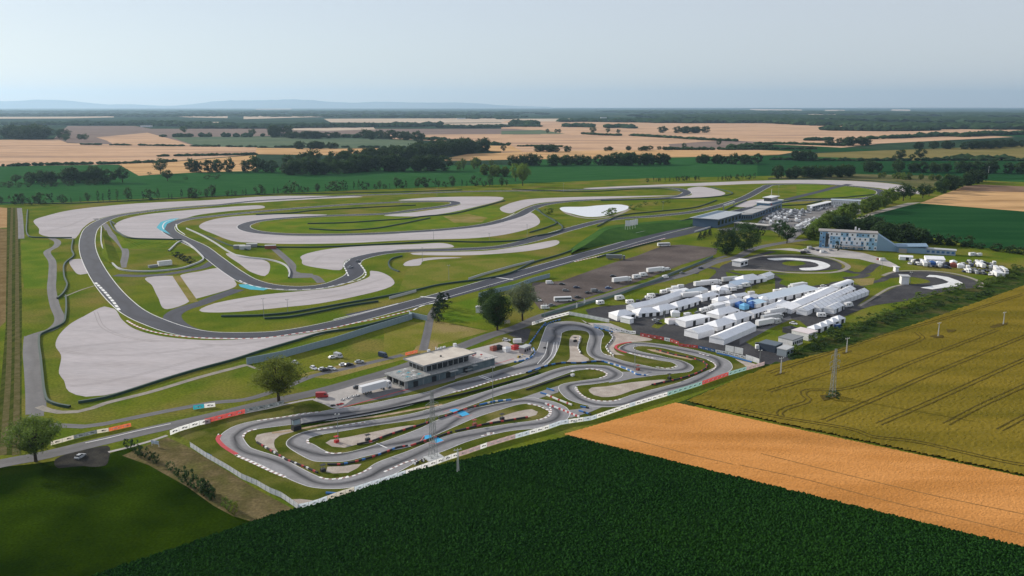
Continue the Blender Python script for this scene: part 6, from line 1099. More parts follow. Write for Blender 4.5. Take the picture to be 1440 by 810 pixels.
VL = [
 ((-103.3,379.9), 5.6, 'car', 'silver', 'silver car parked on the grass nearest the light green tree'), ((-92.5,371.2), 5.5, 'estate', 'white', 'white car parked alone on the grass below the silver one'),
 ((-86.6,368.5), .5, 'car', 'black', 'black car parked close beside two white ones on the grass'), ((-87.8,369.6), .4, 'car', 'white', 'white car parked left of the black car on the grass'), ((-84.0,370.5), 5.9, 'estate', 'white', 'white car parked right of the black car on the grass'),
 ((-84.8,389.8), 5.6, 'van', 'silver', 'silver van parked on the upper grass beside a small white car'), ((-87.2,388.3), .6, 'car', 'white', 'small white car parked left of the silver van'),
 ((-79.5,376.4), .5, 'car', 'white', 'white car parked left of the dark pair by the dirt road'), ((-77.0,376.4), .6, 'estate', 'black', 'dark estate car by the dirt road in the parked row'), ((-72.9,380.9), .4, 'car', 'silver', 'silver hatchback parked on the grass near the dirt road'),
 ((-63.1,390.5), 5.6, 'van', 'navy', 'dark blue van parked furthest right on the grass'),
 ((-150.7,271.2), 1.4, 'car', 'silver', 'silver car turning in at the dark road mouth'),
 ((26.0,561.7), .2, 'van', 'white', 'white van at the grass edge of the worn lot'), ((34.3,558.8), 0, 'car', 'black', 'black car right of the white van in the worn lot'), ((43.6,548.2), .1, 'car', 'navy', 'dark blue car in the middle of the worn lot'),
 ((35.6,538.5), .1, 'estate', 'grey', 'grey estate car alone in the worn lot'), ((49.8,531.8), .4, 'car', 'black', 'black car left of the grey pair in the worn lot'), ((54.4,535.8), .4, 'van', 'grey', 'grey van in the worn lot near its right side'), ((64.8,546.4), .3, 'car', 'blue', 'blue car at the lane side of the worn lot'),
 ((42.0,518.8), .4, 'car', 'black', 'black car parked by the coach in the worn lot'), ((37.7,510.4), .4, 'car', 'navy', 'navy car parked in front of the coach'), ((31.9,508.8), .15, 'bus', 'white', 'white coach parked by the lane in the worn lot'),
 ((24.5,496.8), .3, 'car', 'grey', 'grey car in the corner near the silvery tree'), ((20.1,489.1), .2, 'van', 'white', 'white van in the corner near the silvery tree'), ((16.5,509.6), .1, 'car', 'white', 'white car beside the silvery tree crown'),
 ((132.8,719.3), .15, 'bus', 'white', 'white coach standing alone at the top of the worn lot'), ((77.1,566.7), .5, 'truck', 'white', 'white lorry by the lane fence, first of the line'), ((88.6,580.0), .5, 'motorhome', 'white', 'white motorhome by the lane fence after the lorry'), ((94.6,587.5), .5, 'motorhome', 'white', 'second white motorhome by the lane fence'),
 ((106.4,601.8), .5, 'truck', 'white', 'white lorry at the upper end of the lane fence'), ((111.7,608.6), .5, 'motorhome', 'white', 'white motorhome beside the upper lorry'), ((115.9,609.7), .4, 'van', 'white', 'white van last in the line by the lane fence'),
 ((109.4,581.1), .6, 'van', 'white', 'white van driving on the lane past the paddock'), ((124.5,597.3), .6, 'car', 'grey', 'grey car driving on the lane'), ((142.6,616.8), .6, 'car', 'navy', 'dark car on the lane near the large trees'), ((65.0,547.3), .4, 'car', 'silver', 'silver car at the lower end of the worn lot'),
 ((57.7,534.9), .4, 'car', 'grey', 'grey car at the lane side corner of the worn lot'), ((72.7,586.4), .1, 'car', 'black', 'black car alone in the middle of the dusty lot'),
 ((54.5,500.4), .5, 'caravan', 'white', 'small white caravan first left of the tents'), ((68.3,513.3), .45, 'motorhome', 'white', 'white rounded motorhome above the tents'), ((86.8,513.3), .2, 'caravan', 'white', 'white caravan behind the back row of tents'),
 ((102.6,470.8), .5, 'van', 'white', 'white van on the grass strip between tent rows'), ((82.2,460.7), .3, 'car', 'silver', 'silver car by the grass strip near the lamp'), ((82.4,453.7), .2, 'car', 'black', 'black car on the grass strip near the lamp'),
 ((110.0,477.4), .5, 'estate', 'grey', 'grey estate car beside the white camper on the grass strip'), ((115.3,482.2), .5, 'van', 'white', 'white camper van on the grass strip'), ((112.3,479.3), .5, 'car', 'white', 'white car between the grey estate and the camper'),
 ((125.5,403.8), .0, 'van', 'white', 'large white van by the dark blue container'), ((126.9,410.9), -.1, 'estate', 'black', 'black car behind the large white van'),
 ((158.4,452.8), 5.5, 'car', 'white', 'white car on the grass beside the black gazebo'), ((149.5,454.0), .7, 'motorhome', 'silver', 'silver motorhome at the edge of the long trailer row'), ((211.7,552.2), 0, 'estate', 'white', 'white car parked near the junction'), ((193.6,547.2), .55, 'truck', 'white', 'white truck trailer behind the wide lean-to tents'),
 ((173.6,532.2), .3, 'caravan', 'white', 'white caravan behind the wide tents, left one'), ((179.2,536.2), .3, 'caravan', 'white', 'white caravan behind the wide tents, right one'), ((187.3,544.7), .2, 'trailer', 'white', 'white box trailer behind the wide tents'),
 ((179.8,468.9), .0, 'caravan', 'white', 'white caravan on the grass below the outer hall tent'), ((184.1,469.8), .1, 'estate', 'black', 'black car next to the caravan below the outer hall tent'), ((205.7,494.2), .5, 'motorhome', 'white', 'white motorhome at the end of the short gable tent'),
 ((189.5,517.7), .4, 'caravan', 'white', 'white caravan between the wide tents and the fourth row'), ((177.9,491.2), .5, 'van', 'white', 'white van squeezed beside the ribbed hall tent'), ((180.3,444.3), .5, 'van', 'blue', 'blue van beside the gazebo row'),
 ((142.8,450.2), .55, 'truck', 'white', 'white race truck with black stripes beside the long marquee'), ((156.9,475.5), .55, 'truck', 'white', 'white race truck after the striped one'), ((149.1,460.7), .5, 'truck', 'silver', 'silver race truck by the end of the long marquee'),
 ((131.0,553.5), .45, 'truck', 'white', 'white lorry with dark windows behind the pagodas'), ((137.2,557.3), .3, 'truck', 'white', 'second white lorry behind the pagodas'), ((153.8,567.8), .35, 'truck', 'silver', 'long silver lorry behind the upper row'), ((108.7,539.8), .05, 'trailer', 'white', 'white box trailer on the grass behind the back row'),
 ((115.8,518.9), .4, 'truck', 'white', 'white lorry cab between the two tent rows'), ((154.9,525.7), .4, 'trailer', 'white', 'white trailer at the start of the middle rows'),
 ((-2.8,418.7), 5.9, 'estate', 'white', 'white car parked on the clubhouse forecourt'), ((2.7,413.2), .1, 'trailer', 'white', 'rounded white trailer on the clubhouse forecourt'),
 ((-66.9,344.0), .3, 'car', 'black', 'black car behind the white race truck'), ((-80.0,332.7), .1, 'van', 'red', 'red orange van parked at the corner of the clubhouse paving'),
 ((293.1,653.1), .1, 'estate', 'red', 'red car on the hotel forecourt'), ((294.1,649.6), .1, 'van', 'white', 'white car next to the red one on the hotel forecourt'),
]
for p, rz, k, c, lab in VL: vehicle(p, rz, k, c, lab)
e = vehicle((-58.1,341.0), RD, 'truck', 'white', 'long white race truck parked beside the kart clubhouse')
for k, q in enumerate(((249.8,697.7), (256.0,705.7), (257.3,701.7), (259.7,695.3), (259.7,686.0), (262.3,686.0), (270.4,695.3), (242.5,682.2), (247.8,686.0))):
    vehicle(q, .2 + (k % 3) * .2, ['estate', 'van', 'car'][k % 3], ['white', 'silver', 'black', 'navy', 'white'][k % 5], '%s parked before the hotel, %s from the left' % (['car', 'van', 'small car'][k % 3], nth(k)), 'vehicles before the hotel', small=True)
# ---- rows of the far car park and the bend car park
def lot(rows, where, group, mixs, rzb, small=True):
    n = 0; rnd = random.Random(len(where))
    for ri, (a, b, cnt) in enumerate(rows):
        a, b = Vector(a), Vector(b)
        cnt = int(cnt * 1.55)
        for k in range(cnt):
            p = a.lerp(b, (k + .5) / cnt) + Vector((rnd.uniform(-.8, .8), rnd.uniform(-.8, .8))); kd, c = rnd.choice(mixs)
            vehicle(p, rzb + rnd.uniform(-.12, .12) + (math.pi if rnd.random() < .4 else 0), kd, c, '%s %s in row %s %s, %s from the left' % (c, {'estate': 'car', 'bus': 'coach', 'trailer': 'box trailer'}.get(kd, kd), ['one', 'two', 'three', 'four', 'five', 'six', 'seven', 'eight'][ri], where, nth(k)), group, small=small)
MXW = [('motorhome', 'white'), ('van', 'white'), ('van', 'white'), ('estate', 'white'), ('car', 'silver'), ('car', 'white'), ('truck', 'white'), ('estate', 'black'), ('car', 'grey'), ('van', 'silver'), ('trailer', 'white'), ('car', 'navy')]
lot([((260.8,869.0), (276.6,845.4), 6), ((269.8,893.9), (304.4,875.1), 12), ((280.7,913.5), (316.0,906.9), 14), ((291.3,933.9), (329.0,927.0), 14), ((301.9,948.1), (342.9,951.7), 13), ((313.7,962.6), (356.3,973.8), 11), ((358.1,973.8), (386.5,1005.0), 5)], 'of the pit car park', 'vehicles of the pit car park', MXW, 1.2)
lot([((276.7,804.4), (308.9,845.4), 9), ((279.5,817.7), (318.4,863.0), 11), ((284.0,831.3), (327.2,878.2), 12), ((289.5,845.4), (337.5,897.1), 12), ((306.7,872.0), (359.1,927.0), 11), ((354.5,933.9), (396.3,962.6), 8), ((386.9,1001.0), (420.7,1009.0), 7)], 'of the lower pit car park', 'vehicles of the lower pit car park', MXW, 1.1)
lot([((307.6,635.5), (331.1,616.8), 12), ((313.5,642.8), (338.0,627.9), 10), ((333.6,604.6), (353.1,585.6), 9), ((339.5,616.8), (361.7,598.6), 9), ((346.2,629.6), (367.5,613.7), 8), ((354.8,641.1), (373.9,631.2), 6)], 'beside the handling bend', 'vehicles beside the handling bend', MXW + [('estate', 'black'), ('van', 'navy'), ('car', 'black'), ('estate', 'navy'), ('van', 'grey'), ('caravan', 'white')], 1.3)
lot([((71.1,499.2), (116.6,550.7), 6), ((111.5,477.6), (127.6,497.3), 3), ((122.5,429.2), (157.9,474.2), 5), ((170.2,493.6), (208.7,541.8), 4), ((137.6,526.8), (161.2,555.3), 3), ((146.3,467.4), (163.8,490.0), 3), ((125.6,520.7), (135.4,533.1), 2)], 'among the white tents', 'vehicles among the tents', [('van', 'white'), ('van', 'white'), ('motorhome', 'white'), ('trailer', 'white'), ('estate', 'black'), ('caravan', 'white')], .45)
vehicle((377.1,671.0), .2, 'motorhome', 'white', 'white motorhome standing apart behind the bend car park'); vehicle((381.3,669.2), .3, 'trailer', 'white', 'white trailer beside the lone motorhome')
tent((324.9,642.1), (338.1,638.8), 10, 3.4, 6, 'mono', 'big white awning behind the cars of the handling bend', group='awnings beside the handling bend'); tent((308.8,653.1), (317.9,649.6), 8, 3.4, 5, 'gable', 'white marquee left of the big awning by the hotel', group='awnings beside the handling bend', gaps=1)
tent((339.7,631.2), (343.4,631.2), 6, 3.4, 5, 'hip', 'single white pagoda beside the bend car park', group='awnings beside the handling bend')
# ================================================================ karts and people-sized things
def kart(p, rz, c, label, driver=False):
    e = tag(empty('go_kart', (*p, .10), rz), label, 'kart', 'go karts')
    m = MB(); m.box(0, 0, .08, 1.5, .5, .08); loft(m, [(.55, .45, .1, .4, .22), (.95, .5, .08, .3, .3)]); m.box(0, .55, .1, .8, .22, .25); m.box(0, -.55, .1, .8, .22, .25); m.box(-.85, 0, .12, .15, 1.1, .22); m.build('body', plain('kart_' + c, dict(white=(.7, .7, .7), red=(.5, .03, .03), black=(.02, .02, .02), blue=(.03, .1, .4))[c]), e)
    m = MB(); loft(m, [(-.45, .2, .15, .18, .65), (-.2, .2, .15, .18, .35)]); m.build('seat', c_dark, e)
    for x, y in ((.6, .55), (.6, -.55), (-.6, .6), (-.6, -.6)): m = MB(); m.tube((x, y - .1, .15), (x, y + .1, .15), .15, n=10); m.build('wheel', c_tyre, e)
    m = MB(); m.tube((.35, 0, .2), (.15, 0, .5), .03); m.tube((.15, 0, .5), (.13, 0, .53), .15, n=8); m.build('steering_wheel', c_dark, e)
for k, q in enumerate(((-70.8,329.4), (-69.0,331.4), (-67.4,333.3), (-65.7,334.6))): kart(q, RD + .6, 'white', 'white kart parked on the clubhouse paving, %s of four in line' % nth(k))
kart((-73.3,322.3), RD, 'black', 'black kart at the lower corner of the clubhouse paving'); kart((-71.2,323.5), RD, 'red', 'red kart at the lower corner of the clubhouse paving'); kart((-70.3,324.4), RD, 'red', 'second red kart beside the first on the paving edge')
kart((16.6,405.7), RD + .5, 'black', 'dark kart driving through the wide bend above the start straight')
# ================================================================ barriers, rails, fences
m_fence_panel = pm('fence_sheet', (0.55, 0.57, 0.60), (0.42, 0.46, 0.50), scale=.5, rough=.7, fine=.1, fscale=1.5)
def mesh_sheet(name, c1, c2): return pm(name, c1, c2, scale=.7, rough=.8, fine=.15, fscale=2)
def translucent(m, k=.5):
    t = m.node_tree; N = t.nodes; L = t.links; b = N['Principled BSDF']; out = N['Material Output']; tr = N.new('ShaderNodeBsdfTranslucent'); mx = N.new('ShaderNodeMixShader'); mx.inputs[0].default_value = k
    if b.inputs['Base Color'].links: L.new(b.inputs['Base Color'].links[0].from_socket, tr.inputs[0])
    else: tr.inputs[0].default_value = b.inputs['Base Color'].default_value
    L.new(b.outputs[0], mx.inputs[1]); L.new(tr.outputs[0], mx.inputs[2]); L.new(mx.outputs[0], out.inputs['Surface'])
FM = dict(w=mesh_sheet('banner_white', (.80, .80, .80), (.72, .72, .73)), b=mesh_sheet('banner_blue_grey', (.62, .68, .74), (.48, .55, .63)), p=mesh_sheet('banner_pink', (.50, .38, .38), (.40, .30, .31)), r=mesh_sheet('banner_red', (.55, .10, .09), (.45, .07, .07)), t=mesh_sheet('banner_teal', (.22, .40, .38), (.30, .46, .44)), c=mesh_sheet('banner_cream', (.62, .58, .50), (.54, .5, .43)), o=mesh_sheet('banner_orange', (.66, .17, .08), (.55, .13, .06)), d=mesh_sheet('banner_dark', (.10, .12, .14), (.15, .17, .18)), k=mesh_sheet('banner_navy', (.04, .10, .26), (.05, .13, .30)), q=mesh_sheet('banner_turquoise', (.03, .30, .38), (.04, .34, .42)))
for _m in FM.values(): translucent(_m)
def banner_fence(pts, h, spans, label, name='banner_fence', cat='fence', group='banner fences of the kart circuit', pw=3.2, smooth=False, marks=True):
    """posts and separate banner panels along a ground line; spans = [(fraction end, colour key)]"""
    P = [Vector(p) for p in pts] if not smooth else cr(pts, 3); L = [0]
    for a, b in zip(P, P[1:]): L.append(L[-1] + (b - a).length)
    T = L[-1]; n = max(1, int(T / pw)); e = tag(empty(name, (P[0].x, P[0].y, 0)), label, cat, group); o0 = P[0]
    def at(d):
        k = 0
        while k < len(L) - 2 and L[k + 1] < d: k += 1
        return P[k].lerp(P[k + 1], (d - L[k]) / max(L[k + 1] - L[k], 1e-3)) - o0
    posts = MB(); cache = {}
    for i in range(n):
        a, b = at(T * i / n), at(T * (i + 1) / n); d = b - a; rz = math.atan2(d.y, d.x); f = (i + .5) / n
        key = [k for t, k in spans if f <= t + 1e-6][0]; l = d.length
        if key not in cache:
            m = MB(); m.mesh([(.06, 0, .12), (T / n - .06, 0, .12), (T / n - .06, 0, h - .03), (.06, 0, h - .03)], [(0, 1, 2, 3)]); mat = [FM[key]]
            if marks:   # a printed device too far off to read: a few short bars
                mat.append(c_dark if key in 'wct' else c_white2); rr = random.Random(ord(key))
                for _ in range(3):
                    for s in (-1, 1): m.box(T / n * rr.uniform(.25, .75), s * .04, h * rr.uniform(.35, .55), T / n * rr.uniform(.08, .22), .03, h * rr.uniform(.10, .22), m=1)
            o = m.build('banner_panel', mat, e); cache[key] = o.data
        else: o = bpy.data.objects.new('banner_panel', cache[key]); COL.objects.link(o); o.parent = e
        o.location = (a.x, a.y, 0); o.rotation_euler.z = rz; o.scale.x = l / (T / n)
        posts.tube((a.x, a.y, 0), (a.x, a.y, h + .1), .05, n=5)
    posts.build('fence_posts', c_steel, e)['kind'] = 'stuff'
    return e
banner_fence([(-115.8,280.3),(-106.7,271.0),(-96.1,261.2),(-88.8,253.9),(-82.6,249.3),(-77.0,244.0),(-72.0,240.4)] + [(-65.0,232.8)], 2.1, [(1, 'w')], 'white sheeted fence along the soil bank side of the kart circuit', pw=2.6, marks=False)
banner_fence([(-65.0,232.8),(-61.1,234.7),(-55.0,240.7),(-41.3,251.9),(-33.3,258.7),(-27.3,264.2),(-19.6,271.2),(-17.1,272.9),(-9.2,280.1),(-1.4,286.2),(12.0,295.6),(19.1,301.9)] + [(31.0,306.4),(47.4,320.4),(65.8,334.3)], 1.9,
    [(.05, 'b'), (.115, 'c'), (.235, 'b'), (.36, 'w'), (.42, 'p'), (.445, 'w'), (.52, 'p'), (.55, 'b'), (.62, 'w'), (.665, 'b'), (.71, 'w'), (.75, 'b'), (.87, 'w'), (.885, 'b'), (1, 'w')], 'long banner fence between the kart circuit and the maize and barley')
banner_fence([(65.8,334.3),(80.3,345.7),(97.8,360.9),(108.1,368.8),(119.5,377.0)], 1.9, [(.31, 't'), (.63, 'r'), (.83, 't'), (1, 'p')], 'red and teal banner fence at the wheat field end of the kart circuit')
banner_fence([(-127.4,291.2),(-125.5,294.8),(-119.8,301.6),(-115.8,303.9)] + [(-120.4,301.5),(-103.5,316.7),(-98.5,319.2),(-93.7,324.1)], 2.0, [(.06, 'w'), (.30, 'w'), (.74, 'r'), (1, 'd')], 'red and grey banner fence along the access road', pw=4)
banner_fence([(-166.8,281.7),(-164.7,283.9),(-161.1,288.0),(-160.9,288.0),(-156.2,292.6),(-152.6,294.4),(-145.8,300.0)], 1.6, [(.32, 'c'), (.55, 'd'), (.71, 'c'), (1, 'o')], 'cream, grey and orange banners on the verge opposite the meadow', pw=4)
banner_fence([(-128.8,317.9),(-126.9,319.2),(-121.0,321.3)], 1.9, [(.6, 'q'), (1, 'w')], 'turquoise and white banner standing alone on the verge')
banner_fence([(-52.5,392.5),(-47.0,397.6)], 1.6, [(.15, 'w'), (1, 'o')], 'orange banner on the verge behind the clubhouse')
banner_fence([(11.1,450.3),(22.6,464.3),(33.6,474.9)], 2.0, [(1, 'w')], 'white and navy banners at the upper corner of the kart circuit', marks=True)
banner_fence([(33.4,474.2),(43.3,466.5),(55.1,456.3)], 2.2, [(1, 'w')], 'white panel fence above the kart hairpin', marks=False)
banner_fence([(45.3,446.8),(53.9,440.1),(64.3,431.5),(66.5,431.5)], 2.0, [(.4, 'b'), (1, 'w')], 'pale blue and white banners left of the beige kart apron')
banner_fence([(68.3,427.9),(78.2,420.7),(82.5,416.7),(85.7,410.9)], 2.0, [(.5, 'r'), (.75, 'w'), (1, 'r')], 'dark red banners with one white panel by the paddock edge')
banner_fence([(85.1,409.0),(94.2,405.2),(100.7,398.7),(107.2,393.3),(113.2,386.9)], 1.6, [(.3, 'r'), (.55, 'k'), (1, 'w')], 'navy, red and white banners below the start of the paddock')
banner_fence([(113.1,386.4),(115.3,383.5),(117.6,379.1)], 2.6, [(1, 'w')], 'white banner wall ending at the thin white pole', marks=False)
# tyre and plastic barriers inside the kart circuit
c_tb = [plain('tyre_dark', (.03, .032, .035), .9), plain('tyre_red', (.42, .05, .05)), plain('tyre_white', (.66, .66, .66)), plain('tyre_blue', (.04, .16, .42))]
def barrier(pts, cyc, label, h=.6, t=.5, seg=1.3, name='tyre_barrier', group='tyre barriers of the kart circuit'):
    m = MB(); wall(m, pts, h, t, seg, cyc, z=.05); o = m.build(name, c_tb); tag(o, label, 'barrier', group)
for q, cyc, lab in (([(-93.0,284.2),(-88.7,279.8),(-83.4,274.3),(-78.2,268.9),(-73.7,265.5),(-69.7,262.5),(-64.9,258.4)], (0, 0, 1, 0, 2), 'dark, white and red tyre barrier inside the first hairpin'), ([(-63.1,265.0),(-58.7,265.0),(-54.1,267.2),(-48.9,271.1),(-44.4,275.7),(-41.2,279.4),(-37.6,281.1)], (0, 0, 1, 0, 3), 'dark tyre barrier between the two lower kart straights'),
    ([(-56.1,282.2),(-51.2,285.1),(-46.6,290.6),(-39.6,297.3),(-34.1,302.1),(-31.9,304.3)], (0, 0, 0, 1), 'thin dark tyre barrier along the long gravel island'), ([(-36.5,281.1),(-32.4,285.1),(-27.0,290.1),(-22.6,294.2)], (1, 0, 0, 0), 'tyre barrier between the lower blue patches'),
    ([(-28.9,307.6),(-23.5,313.3),(-17.5,319.2),(-13.8,322.3)], (0, 0, 1, 0), 'tyre barrier between the upper blue patches'), ([(-21.4,294.7),(-16.4,297.8),(-10.9,301.6),(-6.5,303.7),(-1.2,306.0),(6.2,309.3)], (0, 0, 0, 1), 'dark tyre barrier along the right teardrop gravel island'),
    ([(6.5,364.8),(16.7,375.9),(24.4,380.4),(31.9,380.0),(39.2,382.5),(44.2,382.5)], (0, 3, 3, 0), 'long dark blue barrier from the start straight to the middle bend'), ([(44.2,381.7),(49.1,376.7),(53.3,371.1),(57.0,362.5)], (3, 2, 3), 'blue and white plastic barrier between the middle bends'),
    ([(6.1,341.6),(15.7,351.4),(26.6,361.8)], (0, 0), 'dark barrier along the grass strip left of the middle bend'), ([(-13.4,322.9),(-7.0,327.2),(-0.4,329.1)], (3, 3, 2), 'blue barrier near the floodlight pole'), ([(12.2,337.6),(14.8,335.6)], (3,), 'short blue barrier across the kart link road'), ([(15.1,343.0),(18.1,340.3)], (3,), 'second short blue barrier across the kart link road'),
    ([(14.7,335.0),(19.3,329.1),(24.6,322.9)], (2, 1, 2, 2), 'white and orange barrier on the triangular grass patch'), ([(27.9,321.1),(31.2,319.2)], (3, 0), 'blue barrier beside the outer fence, upper one'), ([(26.9,316.3),(31.4,312.2)], (3, 0), 'blue barrier beside the outer fence, lower one'), ([(57.0,362.5),(62.0,361.0)], (3, 2), 'blue and white barrier at the tip of the middle bends'),
    ([(36.0,425.3),(34.6,414.3),(33.3,404.7),(34.2,395.6)], (2, 0, 2), 'white and dark barrier along the narrow gravel escape'), ([(52.6,433.7),(53.5,426.3),(50.4,414.3),(47.7,406.6),(48.2,399.2),(49.9,392.0)], (2, 0, 2), 'curved barrier beside the beige apron'), ([(45.8,445.7),(52.5,438.0),(54.6,435.8)], (3, 3, 0), 'blue barrier under the pale banners'),
    ([(72.4,402.4),(80.2,393.3),(87.9,388.1),(91.7,382.1),(92.4,376.3),(88.8,369.1),(82.4,362.2),(75.6,356.9),(68.6,352.5),(61.4,348.2)], (0, 1, 0, 0), 'long dark barrier round the right bend island'), ([(101.6,396.0),(106.7,391.6),(110.5,386.4),(114.7,381.3)], (3,), 'blue barrier along the last kart bend'),
    ([(-107.7,273.8),(-105.1,271.6)], (3,), 'blue barrier at the left end of the kart fence'), ([(-58.9,243.5),(-55.5,243.0),(-52.5,244.4)], (3, 3), 'blue barrier at the bottom corner of the kart circuit'), ([(19.1,455.4),(15.0,439.6),(12.3,426.8),(8.7,410.9)], (3, 3, 0), 'blue barrier down from the upper corner banners'), ([(10.7,405.2),(11.5,397.8),(9.2,389.0),(5.1,383.8),(1.0,381.3)], (3, 2, 3), 'blue and white barrier round the clubhouse paving corner'),
    ([(27.8,462.5),(21.4,455.4),(18.2,448.5)], (3, 0), 'dark blue barrier under the upper corner banners'), ([(13.7,324.5),(20.6,316.8),(26.6,309.4)], (2, 1), 'low white and red barrier by the triangular patch')):
    barrier(q, cyc, lab)
# guard rails of the race circuit
def rail(pts, label, h=1.1, t=.5, mats=None, seg=None, cyc=(0,), name='guard_rail', group='guard rails of the race circuit'):
    m = MB(); wall(m, pts, h, t, seg, cyc, z=.03); tag(m.build(name, mats or [c_green, c_lgrey]), label, 'barrier', group)
RL = [([(-570.2,976.3),(-522.5,891.1),(-458.3,780.2),(-447.8,768.4),(-427.0,764.8),(-409.0,764.8)], 'dark barrier round the upper left gravel trap'), ([(-404.0,757.7),(-375.9,700.8),(-357.7,668.4),(-347.4,635.6),(-322.1,586.4),(-304.1,555.9),(-292.5,528.2),(-289.1,515.4)], 'dark barrier beside the left service road, upper part'), ([(-288.3,523.9),(-277.0,503.1),(-261.6,473.0),(-252.6,452.5),(-252.4,439.8),(-252.7,430.7),(-245.7,416.2),(-227.5,385.1),(-214.2,362.3),(-199.9,338.1),(-192.3,327.0),(-185.0,322.1),(-179.7,320.1)], 'dark barrier round the lower left run-off'),
 ([(-179.0,325.3),(-170.8,330.7),(-163.3,341.9),(-155.7,354.9),(-147.1,367.8),(-141.0,375.7),(-134.5,383.9),(-125.8,398.4),(-111.7,419.1),(-102.9,432.2),(-85.0,444.6),(-70.9,460.9),(-58.9,474.9)], 'dark barrier along the bottom of the largest gravel trap'), ([(-212.7,860.0),(-175.2,866.7),(-140.7,884.7),(-114.0,899.0),(-100.4,916.8),(-68.6,940.1),(-40.7,999.0),(-9.2,1075.8)], 'dark barrier across the infield, upper line'), ([(-201.8,821.7),(-168.0,812.0),(-138.5,824.2),(-117.5,853.4),(-89.4,904.9)], 'dark barrier across the infield, lower line'),
 ([(-288.1,932.2),(-252.2,948.1),(-236.5,967.8),(-179.8,999.0),(-139.4,1017.2),(-118.5,1024.6)], 'dark barrier inside the upper infield loop'), ([(-225.9,716.2),(-206.6,712.3),(-167.8,712.3),(-130.8,722.5),(-101.3,732.2),(-67.1,744.8),(-39.8,740.5),(-19.7,740.5),(7.3,750.7),(19.2,771.1),(44.1,802.2),(50.9,834.7),(39.2,915.7),(25.8,998.3)], 'dark barrier along the middle of the infield'),
 ([(-411.5,856.4),(-426.9,879.2),(-398.0,824.3),(-378.3,794.4),(-352.4,762.1),(-319.5,755.9),(-302.7,753.3)], 'dark barrier below the turquoise run-off'), ([(-299.7,789.6),(-274.3,757.7),(-249.4,724.1),(-223.9,697.0)], 'dark barrier beside the diagonal straight'), ([(-169.1,469.4),(-147.9,471.2),(-132.0,477.3),(-117.2,489.5),(-101.7,503.1),(-85.4,517.5),(-65.9,537.2),(-50.6,555.9),(-37.0,565.7),(-20.7,575.9),(-1.8,597.3),(16.0,638.7),(41.7,678.8),(72.2,740.5),(96.0,794.4)], 'dark barrier between the infield and the main straight'),
 ([(-142.4,464.2),(-129.5,467.7),(-115.1,480.2),(-100.2,495.2),(-83.8,507.2)], 'dark barrier beside the thin lamp pole'), ([(0.0,1228.5),(101.5,1189.6),(183.3,1228.5),(225.2,1228.5),(243.6,1189.6)], 'dark barrier along the far straight'), ([(29.7,990.1),(36.0,932.2),(46.6,866.7),(35.9,834.1),(17.2,798.0)], 'dark barrier round the gravel left of the pond'), ([(115.0,1075.8),(211.0,1096.8),(261.9,1114.2),(308.3,1165.0),(299.7,1255.8)], 'dark barrier round the far hairpin gravel'),
 ([(86.8,840.0),(124.1,928.5),(168.3,962.2),(217.6,998.3),(265.7,1079.1)], 'dark barrier on the infield side of the far straight'), ([(75.2,724.1),(107.7,780.2),(156.1,845.4),(197.4,903.2),(232.7,941.7),(266.2,1005.9),(304.4,1079.1)], 'dark barrier on the infield side of the main straight'), ([(68.9,661.5),(97.1,700.8),(114.6,724.1),(134.7,749.0)], 'dark barrier on the lot side of the main straight'), ([(-290.1,693.3),(-299.3,744.8),(-258.3,678.8),(-245.9,651.6),(-245.9,632.5),(-250.4,614.4),(-268.5,604.0),(-289.3,608.6),(-308.3,632.5),(-344.3,693.3),(-365.6,732.2),(-415.0,834.7)], 'white topped barrier round the small infield meadow'),
 ([(-325.0,824.3),(-297.2,784.9),(-268.8,740.5),(-231.1,678.8),(-219.3,664.9),(-193.7,651.6),(-176.7,632.5),(-164.3,602.9),(-159.2,581.1)], 'pale barrier along the diagonal straight'), ([(-89.6,668.4),(-95.5,658.2),(-96.3,638.7),(-90.5,614.4),(-83.4,602.9)], 'short curved barrier beside the chicane gravel'), ([(-647.9,1051.6),(-554.9,1045.7),(-423.7,1114.2),(-353.1,1148.4),(-244.7,1169.9),(-147.2,1189.6),(-72.6,1215.3)], 'dark barrier behind the outer gravel trap'), ([(429.3,1402.1),(518.8,1402.1),(591.0,1361.7),(615.6,1314.3)], 'dark barrier behind the far gravel'),
 ([(343.2,1055.5),(384.5,1096.8),(418.9,1101.1),(502.2,1153.1)], 'dark barrier behind the pit car park, upper line'), ([(326.7,1017.2),(362.3,1032.2),(398.8,1071.7)], 'dark barrier behind the pit car park, lower line')]
for i, (q, lab) in enumerate(RL): rail(q, lab, t=1.0 if i not in (9,) else .6, mats=[c_lgrey if i in (18, 19) else c_green])
# pale sound wall along the main straight
m_bw = pm('blue_grey_panel', (0.20, 0.27, 0.32), (0.25, 0.32, 0.36), scale=.4, rough=.8, fine=.06)
def panel_wall(pts, h, n, label, mat=None, t=.35):
    P = [Vector(p) for p in pts]; L = [0]
    for a, b in zip(P, P[1:]): L.append(L[-1] + (b - a).length)
    T = L[-1]; e = tag(empty('sound_wall', (*P[0], 0)), label, 'wall'); me = None
    def at(d):
        k = 0
        while k < len(L) - 2 and L[k + 1] < d: k += 1
        return P[k].lerp(P[k + 1], (d - L[k]) / (L[k + 1] - L[k])) - P[0]
    for i in range(n):
        a, b = at(T * i / n), at(T * (i + 1) / n); d = b - a
        if me is None: m = MB(); m.box(T / n / 2, 0, 0, T / n - .08, t, h); o = m.build('wall_panel', mat or m_bw, e); me = o.data
        else: o = bpy.data.objects.new('wall_panel', me); COL.objects.link(o); o.parent = e
        o.location = (a.x, a.y, 0); o.rotation_euler.z = math.atan2(d.y, d.x); o.scale.x = d.length / (T / n)
